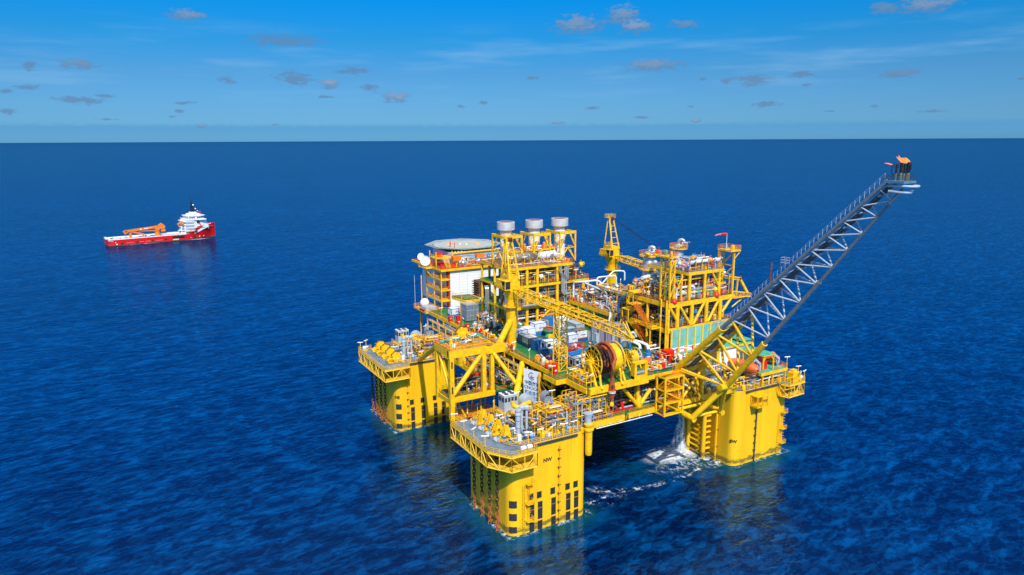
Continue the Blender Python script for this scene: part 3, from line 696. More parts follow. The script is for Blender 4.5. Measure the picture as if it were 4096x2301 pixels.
for x, y in ((-22.2, -43), (-7, -42), (4, -42), (-22.5, -28), (-22.5, -12), (-22.5, 5), (-22.5, 22), (-22.5, 38), (11.5, -43.6), (11.8, -36)):
    p = M('yellow').tube((x, y, ZL), (x, y, 29.6), .5, 10)
    if x == -22.5 and y < 38: p.tube((x, y, 24), (x, y + 8.2, 29.4), .3, 8).tube((x, y + 16.2, 24), (x, y + 8.2, 29.4), .3, 8)
    if (x, y) == (-7, -42): p.tube((-7, -42.6, ZL), (-13.2, -42.8, 29.6), .5, 10).tube((-7, -42.6, ZL), (-3.6, -42.8, 26.8), .5, 10).lathe((-7, -42.4, ZL), [(.9, 0), (.8, 1.6), (.5, 2.8)], 12)
    if x == -22.2: p.bx(-23.1, -21.4, -43.9, -42.2, 25.2, 25.5)
    p.obj('support_post', t)
# north side pipe gantries between the two decks
g = M('yellow')
for y in range(-16, 44, 5):
    g = M('yellow'); g.beam((-24.3, y, 24), (-24.3, y, 30), .35).beam((-26.0, y, 26.2), (-23.5, y, 26.2), .25).beam((-26.0, y, 28.4), (-23.5, y, 28.4), .25).beam((-26, y, 26), (-26, y, 29.6), .22); g.obj('pipe_gantry', t)
rn = random.Random(8); g = M('yellow')
for k in range(9): g.use(['yellow', 'yellow', 'silver', 'dark_pipe', 'yellow', 'mid_grey'][k % 6]); x = -25.8 + (k % 5) * .42; z = 26.45 + 2.2 * (k // 5); g.tube((x, -17.5, z), (x, 44, z), rn.choice((.1, .14, .18)), 6)
g.obj('pipe_run', t)

pw = M(); pipework(pw, -28.6, -24.4, -14, 22, ZL, 26.5, 150, 13, ['yellow', 'dark_grey', 'mid_grey', 'yellow', 'light_grey', 'dark_pipe', 'white', 'orange_rail', 'blue_grey']); t = T('deck_pipework', 'grey and yellow pipework on the lower walkway beside the pull-in frame', 'pipework', (-26.5, 4, ZL)); pw.obj('pipework', t)
# ------------------------------------------------------------------ pull-in frame between the two north columns
t = T('pull_in_frame', 'yellow braced frame with an orange top deck between the NE and NW columns', 'frame', (-39, -11, 22))
y0 = -15
f = M('yellow').beam((-44.8, y0, 17.5), (-44.8, y0, 35.9), 1.15).beam((-35.6, y0, 22.3), (-35.6, y0, 35), 1.05).beam((-44.9, -7, 21.2), (-44.9, -7, 35.9), 1.1).beam((-33.1, y0 + .2, 22), (-33.1, y0 + .2, 35), 1.0)
f.bx(-45.5, -35.0, y0 - .6, y0 + .6, 33.9, 35.85).bx(-35.0, -29.3, y0 - .65, y0 + .55, 33.5, 35.6).bx(-45.5, -44.3, y0, -6.4, 34.2, 35.84).bx(-36, -35, y0, -6.5, 34.2, 35.83).bx(-45.4, -32.5, y0 - .55, y0 + .55, 22.1, 23.3)
f.tube((-36, y0, 33.9), (-44.2, y0, 24.2), .62, 14).tube((-33.0, y0, 33.8), (-27.5, -20, 24), .55, 14)
f.tube((-44.8, -14.4, 24.5), (-44.9, -8, 33.8), .4, 10)
f.tube((-31.5, -15, 34.8), (-22.6, -6.4, 38.6), .85, 16)          # brace up to the crane pedestal
f.tube((-36.8, 25.2, ZT), (-44.6, -6.6, 35.1), .75, 14)           # brace down to the far column
f.tube((-33.0, -25.4, ZT), (-24.2, -15.5, 29.4), .8, 14)
f.use('black')
for z in (31.2, 24.6): f.bx(-45.0, -44.6, y0 - .585, y0 - .574, z, z + 1.8)
f.obj('members', t)
td = M('orange_deck').bx(-45.4, -33, y0 - .6, -6.3, 35.87, 36.05)
td.use('yellow')
for k in range(7): td.bx(-45.3 + k * 2.03, -45.15 + k * 2.03, y0 - .5, -6.4, 36.05, 36.14)
for k in range(4): td.bx(-45.3, -33, -14 + k * 2.4, -13.85 + k * 2.4, 36.06, 36.15)
td.beam((-33, -6.6, 35.7), (-24.2, -6.6, 31.2), .4).beam((-33, -10, 35.7), (-24.2, -3, 31.2), .3).beam((-33, -6.6, 35.9), (-24.3, 1, 32), .25).beam((-31, -14.4, 35.6), (-24.3, -9, 31.4), .35)
td.obj('top_deck', t); kt = M(); pipework(kt, -44.6, -33.6, -14.8, -7.2, 36.1, 37.4, 46, 14, ['yellow', 'yellow', 'teal', 'orange_rail', 'dark_grey', 'white', 'blue_grey', 'yellow'], rmax=.16); kt.obj('deck_fitting', t)
M('orange_rail').rail([(-45.4, -6.3, 36.05), (-45.4, -15.6, 36.05), (-31, -15.6, 36.05)], r=.05).rail([(-45.4, -6.4, 36.05), (-34, -6.4, 36.05)]).obj('railing', t)
d = M('dark_grey'); pipework(d, -43.5, -30.5, -13.8, -7.5, 23, 27.2, 60, 12, pal=['dark_grey', 'black', 'mid_grey', 'blue_grey', 'dark_pipe', 'red', 'silver']); d.obj('machinery', t)
lw = M('orange_rail').bx(-43, -31, -12, -7, 15.9, 16.02).rail([(-43, -12, 16), (-31, -12, 16), (-31, -7, 16), (-43, -7, 16), (-43, -12, 16)], r=.06)
lw.use('yellow')
for x in (-43, -39, -35, -31): lw.beam((x, -12, 16), (x, -12, 22.2), .3).beam((x, -7, 16), (x, -7, 22.2), .3)
lw.beam((-42.5, -12, 22), (-39.5, -12, 16.2), .4); lw.obj('hanging_walkway', t)
solo(M('yellow').tube((-27.5, 12, 22), (-27.5, 12, 29.5), 2.4, 20), 'storage_tank', 'large yellow cylindrical tank standing under the main deck edge behind the braced frame', 'tank')
solo(M('dark_grey').ball((-37.5, -9.4, 24.6), 2.0, 12, (1.7, 1.1, .9)).ball((-40.8, -9.6, 24), 1.3, 10, (1.3, 1, .8)), 'tarpaulin', 'dark tarpaulin draped over machinery inside the braced frame', 'tarpaulin')

# ------------------------------------------------------------------ pedestal cranes
def crane(loc, label, blen, tipdrop, z_base, z_slew, rp, name='pedestal_crane'):
    """boom points towards -Y"""
    x, y = loc; t = T(name, label, 'crane', (x, y, z_base)); zs = z_slew
    p = M('yellow').lathe((x, y, 0), [(rp * .82, z_base), (rp * .82, zs - 12.5), (rp, zs - 10.5), (rp, zs - 3.0), (rp * 1.1, zs - 2.2), (rp * 1.55, zs - .6), (rp * 1.6, zs)], 24)
    p.obj('pedestal', t)
    c = M('yellow').lathe((x, y, zs - 4.6), [(rp, 0), (rp + 1.1, 0), (rp + 1.1, .15), (rp, .15)], 20, caps=False)
    c.rail([(x + (rp + 1.05) * math.cos(a), y + (rp + 1.05) * math.sin(a), zs - 4.5) for a in [k * .5236 for k in range(12)]], closed=True)
    c.ladder(x - rp - .15, y, z_base, zs - 4.5, -1, 0, cage=False); c.obj('access_platform', t)
    h = M('yellow').bx(x - 2.0, x + 2.0, y - 2.0, y + 3.2, zs, zs + .35).bx(x - 1.75, x + 1.75, y - 1.4, y + 3, zs + .35, zs + 3.9)
    h.bx(x - 2.4, x + 2.4, y + 1, y + 4.6, zs + .1, zs + 2.6); h.obj('machinery_house', t)
    hr = M('yellow').rail([(x - 2.6, y - 2.2, zs + .1), (x - 2.6, y + 4.8, zs + .1), (x + 2.6, y + 4.8, zs + .1), (x + 2.6, y - 2.2, zs + .1)]).rail([(x - 1.7, y - 1.3, zs + 3.9), (x - 1.7, y + 2.9, zs + 3.9), (x + 1.7, y + 2.9, zs + 3.9), (x + 1.7, y - 1.3, zs + 3.9)], r=.05); hr.obj('railing', t)
    cb = M('yellow').bx(x - 3.8, x - 2.0, y - 3.0, y - .8, zs + .6, zs + .8).bx(x - 3.9, x - 1.9, y - 3.2, y - .7, zs + 3.0, zs + 3.2)
    for a, b in ((-3.75, -2.95), (-2.1, -2.95), (-3.75, -.9), (-2.1, -.9)): cb.beam((x + a, y + b, zs + .8), (x + a, y + b, zs + 3), .16)
    cb.rail([(x - 4, y - 3.3, zs + .7), (x - 4, y - .5, zs + .7)]); cab = cb.obj('cab', t)
    M('glass').bx(x - 3.7, x - 2.1, y - 2.92, y - .9, zs + 1.0, zs + 2.95).obj('glazing', cab)
    a = M('yellow'); ztop = zs + 13.4
    for s in (-1, 1):
        a.tube((x + s * 1.5, y - 1.6, zs + 3), (x + s * .85, y + 1.4, ztop), .27, 10).tube((x + s * 1.5, y + 3.4, zs + 2.6), (x + s * .85, y + 2.2, ztop), .22, 10)
    for k in range(1, 5):
        f_ = k / 5.2; zz = zs + 3 + (ztop - zs - 3) * f_; w_ = 1.5 - .65 * f_
        a.tube((x - w_, y - 1.6 + 3 * f_, zz), (x + w_, y - 1.6 + 3 * f_, zz), .12, 6)
    a.bx(x - 1.1, x + 1.1, y + 1.0, y + 2.5, ztop - .2, ztop + .5); a.obj('a_frame', t)
    sh = M('rust')
    for s in (-.6, -.1, .4): sh.lathe((x + s, y + 1.0, ztop + .3), [(.6, 0), (.62, .2)], 12, 'X')
    sh.obj('sheave', t)
    pl = M('yellow').bx(x - 1.6, x + 1.6, y + 1.0, y + 3.2, ztop + .5, ztop + .62).rail([(x - 1.6, y + 1, ztop + .6), (x + 1.6, y + 1, ztop + .6), (x + 1.6, y + 3.2, ztop + .6), (x - 1.6, y + 3.2, ztop + .6), (x - 1.6, y + 1, ztop + .6)], r=.05); pl.obj('top_platform', t)
    b0 = V(x, y - 2.0, zs + .3); b1 = V(x, y - 7, zs + .1); b2 = V(x, y - blen + 4, zs - .4 + tipdrop * .5); b3 = V(x, y - blen, zs - .6 + tipdrop)
    b = M('yellow'); lattice(b, b0, b1, 1.6, 2.3, 2, .17, .10, h0=.5, h1=2.0); nb = int((b1 - b2).length / 2.05); lattice(b, b1, b2, 2.3, 2.0, nb, .17, .085, h0=2.0, h1=1.7)
    lattice(b, b2, b3, 2.0, .8, 2, .16, .09, h0=1.7, h1=.6)
    b.bx(x - .5, x + .5, b1.y - 30 if blen > 40 else b1.y - 12, b1.y - 2, zs - 1.05, zs - .98)
    b.tube(b2 + V(-.8, 0, .8), b2 + V(-.5, -.6, 3.1), .16, 6).tube(b2 + V(.8, 0, .8), b2 + V(.5, -.6, 3.1), .16, 6).tube(b2 + V(-.5, -.6, 3.1), b3, .12, 6).tube(b2 + V(.5, -.6, 3.1), b3, .12, 6)
    b.obj('boom', t)
    s2 = M('rust')
    for s in (-.55, .35): s2.lathe((x + s, b2.y - .7, b2.z + 3.0), [(.55, 0), (.57, .2)], 12, 'X')
    s2.obj('sheave', t)
    hk = M('black').tube(b3, b3 + V(0, -.2, -2.4), .04, 4); hk.use('yellow').ball(tuple(b3 + V(0, -.2, -2.9)), .5, 10, (.7, .7, 1.2)); hk.obj('hook_block', t)
    w = M('black')
    for s in (-.5, -.2, .2, .5): w.tube((x + s, y + 1, ztop + .6), tuple(b2 + V(s, -.6, 3.2)), .035, 4)
    w.obj('luffing_wire', t); return t
crane((-21.6, -5.5), 'tall yellow pedestal crane whose lattice boom lies over the container deck', 51.5, -1.0, ZU, 47.2, 1.45)
crane((40.5, 29.5), 'yellow pedestal crane standing behind the white pipe platform, its boom lowered behind the silver towers', 40, -3.0, ZU, 46.2, 1.75)
t = T('boom_rest', 'slim yellow lattice tower holding up the crane boom beside the containers', 'tower', (-21.5, -29.3, ZU))
m = M('yellow'); lattice(m, (-21.5, -29.3, ZU), (-21.5, -29.3, 45.3), 2.5, 2.3, 7, .2, .1, upv=(0, 1, 0)); m.obj('lattice', t)
m = M('yellow').bx(-23, -20, -29.6, -29.0, 45.1, 45.6).tube((-22.6, -29.3, 45.5), (-23.2, -29.3, 47), .2, 8).tube((-20.4, -29.3, 45.5), (-19.8, -29.3, 47), .2, 8); m.obj('cradle', t)

# ------------------------------------------------------------------ generator module and exhaust stacks
t = T('generator_module', 'open three-storey yellow module of pipework under the exhaust stacks', 'module', (0, 20, ZU))
f = M('yellow')
for x in (-12.4, -9.7, -5.9, -2.2, 5.2, 15.3):
    for y in (12.3, 21, 29.5):
        f.tube((x, y, ZU), (x, y, 49.0 if x < 11 else 43.5), .5 if y < 13 else .4, 12)
for z, xa, xb in ((37.2, -12.6, 16), (43.9, -12.9, 17), (49.6, -12.9, 10.6)):
    for y in (12.0, 21, 29.5): f.bx(xa, xb, y - .25, y + .35, z - .95, z - .12)
    for x in (xa, -9.7, -2.2, 5.2, xb - .5): f.bx(x, x + .5, 12.36, 29.2, z - .9, z - .13)
f.tube((5.2, 12.3, 37), (-2.2, 12.3, 31.4), .28, 8).tube((15.3, 12.3, 43), (5.4, 20, 37.4), .25, 8)
f.obj('structure', t)
dk = M('green_deck').bx(-12.6, 16, 12, 30, 37.08, 37.2).bx(-12.9, 17, 11.8, 30, 43.8, 43.9); dk.use('orange_deck').bx(-12.9, 10.6, 11.7, 30, 49.5, 49.62); dk.obj('decks', t)
M('orange_rail').rail([(-12.9, 30, 49.6), (-12.9, 11.8, 49.6), (10.6, 11.8, 49.6), (10.6, 28, 49.6)]).rail([(-12.9, 12, 43.9), (17, 11.9, 43.9), (17, 26, 43.9)]).rail([(-12.6, 12, 37.2), (16, 12, 37.2), (16, 26, 37.2)]).obj('railing', t)
for i, (z0, z1, n, xa, xb, pal) in enumerate(((31, 36.5, 240, -12, 15, PROC), (37.2, 43, 330, -12, 15.5, ['dark_grey', 'silver', 'mid_grey', 'silver', 'white', 'dark_pipe', 'yellow', 'light_grey', 'deep_blue']), (43.9, 48.6, 300, -12.2, 16, ['dark_grey', 'mid_grey', 'silver', 'dark_grey', 'white', 'yellow', 'dark_pipe', 'red']))):
    pw = M(); pipework(pw, xa, xb, 12.6, 20, z0, z1, n, 40 + i, pal, rmax=.42); pw.obj('pipework', t)
pw = M(); pipework(pw, -12.5, 10, 12.2, 17, 49.62, 51.2, 110, 47, ['silver', 'orange_rail', 'yellow', 'red', 'white', 'mid_grey']); pw.obj('pipework', t)
big = M('silver').path([(5.6, 11.2, 49), (5.6, 11.2, 46.8), (6.3, 11.0, 45.8), (6.3, 10.8, 40.6), (6.8, 10.6, 39.8), (11, 10.6, 39.8), (12, 10.6, 39.4), (12, 10.6, 37.2)], .5, 12, bend=.9)
big.path([(-8.5, 10.8, 37.6), (4, 10.8, 37.6)], .45, 12); big.path([(8.6, 11.4, 48.6), (8.6, 11.4, 44)], .35, 10); big.obj('exhaust_duct', t)
M('light_grey').path([(7.4, 11.3, 48.5), (7.4, 11.3, 31.5)], .16, 6).path([(8.0, 11.3, 48.5), (8.0, 11.3, 31.5)], .12, 6).obj('riser_pipe', t)
pn = M('blue_grey').path([(-14, 11.2, 46.2), (-14.4, 10.6, 45.6), (-14.4, 10.4, 38), (-13, 10.4, 37), (-11, 10.4, 37), (-11, 10.4, 31.2)], .55, 12, bend=1.0).path([(-10.5, 10.4, 41), (-11.8, 10.4, 41), (-12, 10.4, 37.5)], .5, 10, bend=.8); pn.obj('riser_pipe', t)
pn = M('silver')
for k in range(4): pn.path([(-15.2 + k * .36, 22, 36.9), (-15.2 + k * .36, 22, 42.0), (-15.0 + k * .36, 23, 42.6)], .16, 8, bend=.4).tube((-15.2 + k * .36, 22, 31.2), (-15.2 + k * .36, 22, 36.8), .15, 8)
pn.obj('riser_pipe', t)
for x, y in ((-6.6, 15.2), (4.0, 16)):
    wb = M('white').bx(x - 1.7, x + 1.7, y - .6, y + 2, ZU, 35.2).cb((x - .9, y + .5, 35.6), (1.6, 2.0, 1.6), ry=.35); wb.obj('turbine_inlet', t)
br = M('brown').bx(-13.2, -9.6, 30.2, 34, 37.3, 42.6)
for k in range(7): br.bx(-13.8, -13.2, 30, 34.2, 37.6 + k * .75, 37.75 + k * .75)
br.obj('louvre_house', t)
t = T('side_platform', 'green-floored platform with yellow edge beams standing out beside the white wall', 'platform', (-17.6, 31, 37))
M('green_deck').prism([(-19.3, 38), (-19.3, 35), (-18.2, 30), (-13.4, 29.6), (-13.2, 37)], 37.0, 37.2).obj('plating', t)
M('yellow').beam((-19.3, 38, 36.6), (-19.3, 35, 36.6), .3, .8).beam((-19.3, 35, 36.6), (-18.2, 30, 36.6), .3, .8).beam((-18.2, 30, 36.6), (-13.4, 29.6, 36.6), .3, .8).tube((-13.8, 31, ZU), (-13.8, 31, 36.6), .45, 10).obj('structure', t)
M('orange_rail').rail([(-19.3, 38, 37.2), (-19.3, 35, 37.2), (-18.2, 30, 37.2), (-13.4, 29.6, 37.2)]).obj('railing', t)

def stack():
    t = T('exhaust_stack', 'x', 'stack', (0, 0, 49.6), 'silver exhaust stacks')
    M('white').lathe((0, 0, 49.6), [(1.75, 0), (1.75, 9.6)], 28).obj('pipe', t)
    hs = M('stack_silver').lathe((0, 0, 49.6), [(1.95, 9.0), (1.95, 9.35), (1.75, 9.5), (1.72, 10.7), (2.0, 11.1), (2.05, 11.2)], 28)
    for z in (3.2, 4.4, 5.6, 6.8): hs.lathe((0, 0, 49.6 + z), [(1.77, 0), (1.8, .04), (1.77, .1)], 28, caps=False)
    hs.obj('neck', t)
    M('stack_silver').lathe((0, 0, 60.5), [(1.6, .05), (2.72, 0), (2.75, .15), (2.75, 2.35), (2.6, 2.42), (2.3, 2.4), (2.3, 1.9)], 36, caps=False).obj('drum', t)
    M('rust').lathe((0, 0, 62.84), [(0, 0), (2.28, .02)], 30, caps=False).obj('rusty_mesh', t)
    fr = M('pale_yellow'); fr.use('yellow'); zt = 58.7
    cs = [(-2.9, -4.6), (2.9, -4.6), (2.9, 3.2), (-2.9, 3.2)]
    for i, (x, y) in enumerate(cs):
        fr.beam((x, y, 49.6), (x, y, zt + .5), .42); x2, y2 = cs[(i + 1) % 4]; fr.beam((x, y, zt), (x2, y2, zt), .4, .75); fr.beam((x, y, 54), (x2, y2, 54), .22)
        mx_, my_ = (x + x2) / 2, (y + y2) / 2
        fr.tube((x, y, 54.1), (x + (mx_ - x) * .75, y + (my_ - y) * .75, zt - .3), .18, 6).tube((x2, y2, 54.1), (x2 + (mx_ - x2) * .75, y2 + (my_ - y2) * .75, zt - .3), .18, 6)
        fr.tube((mx_, my_, 54), (x, y, 49.8), .18, 6).tube((mx_, my_, 54), (x2, y2, 49.8), .18, 6)
    for k in range(5): fr.beam((-2.9, -4.2 + k * 1.8, zt + .2), (2.9, -4.2 + k * 1.8, zt + .2), .12)
    fr.obj('support_frame', t); return t
s0 = stack()
for i, (x, l) in enumerate(((-9.9, 'silver drum-topped exhaust stack behind the crane mast'), (.3, 'silver drum-topped exhaust stack in the middle of the three'), (9.9, 'silver drum-topped exhaust stack farthest from the helideck'))):
    o = s0 if i == 0 else copy_tree(s0); o.location = (x, 18.2, 49.6); o['label'] = l
def drum(x0, x1, y, z, r, mt, name, label, cat='pressure vessel', group=None):
    t = T(name, label, cat, ((x0 + x1) / 2, y, z - r), group); L = x1 - x0
    M(mt).lathe((0, y, z), [(.02, x0), (r * .6, x0 + r * .18), (r * .9, x0 + r * .45), (r, x0 + r * .8), (r, x1 - r * .8), (r * .9, x1 - r * .45), (r * .6, x1 - r * .18), (.02, x1)], 24, 'X').obj('shell', t)
    b = M('yellow').bx(x0 + L * .2, x0 + L * .2 + .4, y - r * .8, y + r * .8, z - r * 1.25, z - r * .5).bx(x1 - L * .2 - .4, x1 - L * .2, y - r * .8, y + r * .8, z - r * 1.25, z - r * .5); b.obj('saddle', t)
    n_ = M('silver')
    for k in (.35, .55, .72): xx = x0 + L * k; n_.lathe((xx, y, z), [(r + .02, -.12), (r + .05, 0), (r + .02, .12)], 24, 'X', caps=False)
    n_.tube((x0 + L * .6, y - r * .8, z), (x0 + L * .6, y - r - .45, z), .35, 10).tube((x0 + L * .6, y - r - .45, z), (x0 + L * .6, y - r - .6, z), .5, 12); n_.obj('manway', t); return t
drum(-12.7, -1.6, 14.2, 52.2, 1.55, 'bronze_clad', 'horizontal_vessel', 'long bronze-clad pressure vessel lying in front of the exhaust stacks')
drum(-.8, 6.2, 14.4, 52.2, 1.35, 'pipe_white', 'horizontal_vessel', 'shorter pale grey pressure vessel lying beside the bronze one')
t = T('vessel_gantry', 'yellow walkway on posts over the two horizontal pressure vessels', 'walkway', (-2, 15, 54))
M('yellow').bx(-11, -1, 14, 16.4, 53.9, 54.1).bx(.5, 5.4, 13.6, 16, 54.1, 54.3).tube((-9, 15, 49.6), (-9, 15, 53.9), .15, 6).tube((-2, 15.9, 49.6), (-2, 15.9, 53.9), .15, 6).tube((1, 15.9, 49.6), (1, 15.9, 54), .15, 6).tube((5, 15.9, 49.6), (5, 15.9, 54), .15, 6).obj('plating', t)
m = M('orange_rail').rail([(-11, 14, 54.1), (-1, 14, 54.1)]).rail([(.5, 13.6, 54.3), (5.4, 13.6, 54.3)]); pipework(m, -10, 5, 14, 16, 54.2, 55.4, 26, 6, ['red', 'silver', 'yellow', 'white', 'orange_rail']); m.obj('railing', t)

# ------------------------------------------------------------------ living quarters
t = T('living_quarters', 'white accommodation block with yellow balconies below the helideck', 'accommodation block', (-4, 58, ZU))
w = M('wall_white').bx(-16, 9, 46, 70, ZU, 44.3); wl = w.obj('wall', t)
g = M('light_grey')
for x in (-12.6, -9.6, -5.0, -1.5, 3.0, 6.0): g.bx(x, x + .06, 45.975, 45.997, ZU, 44.3)
for k in range(1, 14): g.bx(-16, 9, 45.978, 45.998, ZU + k * .96, ZU + k * .96 + .035)
g.obj('panel_joint', wl)
rd = M('red_deck').bx(-19.6, 9.4, 45.4, 71, 44.62, 44.72); rd.use('yellow').bx(-19.8, 9.6, 45.0, 45.4, 44.0, 44.75).bx(-19.8, -19.4, 45.4, 71, 44.0, 44.74).bx(-19.4, 9.4, 45.4, 71, 44.31, 44.6); rd.obj('roof_deck', t)
M('orange_rail').rail([(-19.7, 58, 44.74), (-19.7, 45.1, 44.74), (9.4, 45.1, 44.74)]).obj('railing', t)
for z in (41.2, 37.5, 33.9, 30.2):
    b = M('yellow').bx(-19.5, -16.02, 46, 58.6, z - .35, z).bx(-19.6, -19.5, 45.9, 58.7, z - .5, z + .02).bx(-19.5, -16, 45.9, 46, z - .5, z + .02); b.use('orange_rail').rail([(-16.2, 46, z), (-19.5, 46, z), (-19.5, 58.5, z)], r=.05)
    b.use('white').bx(-19.44, -19.36, 48.4, 54, z + .15, z + 1.0); b.use('red').bx(-16.5, -16.1, 46.3, 46.9, z + .02, z + 2.6); bb = b.obj('balcony', t)
    M('glass').bx(-16.05, -15.985, 47.4, 49.2, z + .1, z + 2.4).obj('door', bb)
p = M('yellow')
for x, y in ((-19.4, 46), (-19.4, 52), (-19.4, 58.5)): p.beam((x, y, ZL), (x, y, 44.1), .32)
p.tube((-21.6, 58, 21), (-21.6, 58, 41), .2, 8); p.obj('balcony_post', t)
h = M('wall_white').bx(-12, 8, 51, 69, 44.73, 48.7); h.use('mid_grey').bx(-12.02, 8, 50.96, 51, 47.3, 47.9).bx(-8, -6.6, 50.95, 51, 45, 47); hs = h.obj('roof_house', t)
pw = M(); pipework(pw, -11, 8, 46.2, 50.4, 44.75, 47.6, 110, 77, ['white', 'silver', 'orange', 'light_grey', 'yellow', 'red', 'blue_grey', 'bronze_clad']); pw.obj('roof_equipment', t)
st = M('yellow').bx(-19.4, -13, 50, 55.5, 47.6, 47.8).stairs((-16.2, 46.6, 44.8), (-16.2, 50.2, 47.7), 1.4, (1, 0, 0)).rail([(-19.4, 55.5, 47.8), (-19.4, 50, 47.8), (-17.2, 50, 47.8)], r=.06)
for x, y in ((-19.3, 50.1), (-19.3, 55.4), (-13.2, 50.1)): st.beam((x, y, 44.7), (x, y, 50), .3)
st.use('red').bx(-18, -16, 52, 54, 47.8, 49.2).bx(-15, -13.6, 47, 48, 44.75, 45.8).bx(-18.6, -17.6, 47, 48.4, 44.75, 46); st.obj('stair_landing', t)
for x in (-12.4, -3.3):
    b = M('orange').bx(x - 1.5, x + 1.5, 47.6, 49.4, 46.8, 48.4); b.use('yellow').beam((x, 48.5, 44.7), (x, 48.5, 46.8), .4); b.obj('equipment_frame', t)
solo(M('silver').ball((-10.4, 47.3, 45.9), .95, 14), 'pressure_sphere', 'smaller silver sphere on the accommodation roof nearest the dishes', 'tank'); solo(M('silver').ball((-4.2, 47.6, 46.2), 1.25, 14), 'pressure_sphere', 'larger silver sphere on the accommodation roof beside the orange frame', 'tank')

t = T('helideck', 'octagonal grey helideck with green edges, yellow ring and white H', 'helideck', (-2.5, 63, 48.7))
oc = lambda r, k=8, o=.5: [(-2.5 + r * math.cos(2 * math.pi * (i + o) / k), 63 + r * math.sin(2 * math.pi * (i + o) / k)) for i in range(k)]
M('heli_green').prism(oc(12.6), 49.5, 50.0).obj('deck', t)
M('heli_grey').prism(oc(10.9, 40), 50.0, 50.012).obj('landing_area', t)
def annulus(m, r0, r1, z, k=48, o=0): 
    a = oc(r0, k, o); b = oc(r1, k, o); m.add([(*p, z) for p in a] + [(*p, z) for p in b], [(i, k + i, k + (i + 1) % k, (i + 1) % k) for i in range(k)]); return m
mk = M('pale_yellow'); annulus(mk, 5.2, 6.2, 50.02); mk.use('white'); annulus(mk, 11.9, 12.2, 50.02, 8, .5)
for a, b in (((-1.5, -2), (-.9, 2)), ((.9, -2), (1.5, 2)), ((-.9, -.3), (.9, .3))):
    q = [(a[0], a[1]), (b[0], a[1]), (b[0], b[1]), (a[0], b[1])]; ca, sa = math.cos(-.45), math.sin(-.45)
    mk.add([(-2.5 + x * ca - y * sa, 63 + x * sa + y * ca, 50.022) for x, y in q], [(0, 1, 2, 3)])
mk.obj('marking', t)
nt = M('net'); a = oc(12.6); b = oc(14.2); k = 8
nt.add([(*p, 49.85) for p in a] + [(*p, 50.1) for p in b] + [(*p, 49.8) for p in a] + [(*p, 50.05) for p in b], [(i, k + i, k + (i + 1) % k, (i + 1) % k) for i in range(k)] + [(16 + i, 16 + (i + 1) % k, 24 + (i + 1) % k, 24 + i) for i in range(k)])
for i in range(8): nt.tube((*b[i], 50.1), (*b[(i + 1) % 8], 50.1), .07, 5).tube((*a[i], 49.9), (*b[i], 50.1), .06, 4)
nt.obj('safety_net', t)
u = M('mid_grey')
for i in range(8): u.tube((*oc(12)[i], 49.5), (*oc(7)[i], 48.8), .12, 5).tube((*oc(7)[i], 48.8), (*oc(7)[(i + 1) % 8], 48.8), .1, 5)
u.use('white')
for i in range(-8, 8): u.bx(-3 + i * 1.25, -2.6 + i * 1.25, 51.0, 51.4, 48.6, 49.5)
u.use('pale_yellow').bx(-13, 8, 50.2, 50.5, 48.9, 49.4); u.obj('under_frame', t)

# dishes, radome
def dish(loc, r, aim, label):
    t = T('satellite_dish', label, 'satellite dish', (loc[0], loc[1], loc[2] - r - .8), 'dishes beside the helideck')
    d = Vector(aim).normalized(); q = d.to_track_quat('Z', 'Y').to_matrix().to_4x4(); o = M('white'); o.lathe((0, 0, 0), [(0, -.35 * r), (.4 * r, -.28 * r), (.75 * r, -.1 * r), (r, .1 * r), (r, .14 * r), (.75 * r, -.06 * r), (.4 * r, -.24 * r), (0, -.31 * r)], 24, caps=False)
    mt = Matrix.Translation(loc) @ q; o.v = [tuple(mt @ Vector(p)) for p in o.v]; o.obj('reflector', t)
    f = M('light_grey'); tip = Vector(loc) + d * (r * .8)
    for k in range(3): a = 2 * math.pi * k / 3; f.tube(mt @ V(.8 * r * math.cos(a), .8 * r * math.sin(a), 0), tip, .04, 4)
    f.ball(tuple(tip), .18, 8).tube((loc[0], loc[1], loc[2] - r - .8), (loc[0], loc[1], loc[2] - .3 * r), .18, 8); f.obj('feed_mount', t)
t = T('antenna_platform', 'small yellow platform carrying the satellite dishes off the accommodation roof', 'platform', (-21, 55.5, 44))
M('yellow').prism([(-19.85, 52.5), (-22, 53), (-22.6, 58), (-19.85, 59)], 44.1, 44.5).rail([(-19.9, 52.5, 44.5), (-22, 53, 44.5), (-22.6, 58, 44.5), (-19.9, 59, 44.5)]).tube((-22, 54, 44.2), (-19.6, 54, 41.3), .15, 6).obj('deck', t)
dish((-21.3, 54.6, 46.6), 1.75, (-.55, -.8, .3), 'nearest large white dish leaning out from the accommodation roof')
dish((-21.6, 57.6, 47.7), 1.3, (-.7, -.6, .35), 'farther white dish behind the large leaning one')
dish((-17.8, 55.6, 46.4), .95, (-.4, -.85, .45), 'small white dish close under the helideck edge')
t = T('radome_platform', 'orange-railed platform low on the accommodation block', 'platform', (-22, 52, 30.2))
M('yellow').bx(-25, -19.65, 47, 57.5, 29.8, 30.2).tube((-23.5, 55, 21), (-23.5, 55, 29.8), .22, 8).tube((-23.5, 49, 21), (-23.5, 49, 29.8), .22, 8).obj('deck', t)
M('orange_rail').rail([(-19.7, 47, 30.2), (-25, 47, 30.2), (-25, 57.5, 30.2), (-19.7, 57.5, 30.2)], r=.06).use('red').bx(-25.06, -24.95, 48, 52, 30.3, 31).obj('railing', t)
t = T('radome', 'white ball radome on the platform low beside the accommodation block', 'radome', (-22.3, 54, 30.2))
M('white').ball((-22.3, 54, 32.0), 1.6, 20).obj('dome', t); M('white').lathe((-22.3, 54, 30.2), [(.9, 0), (.8, .6)], 14).obj('base', t)
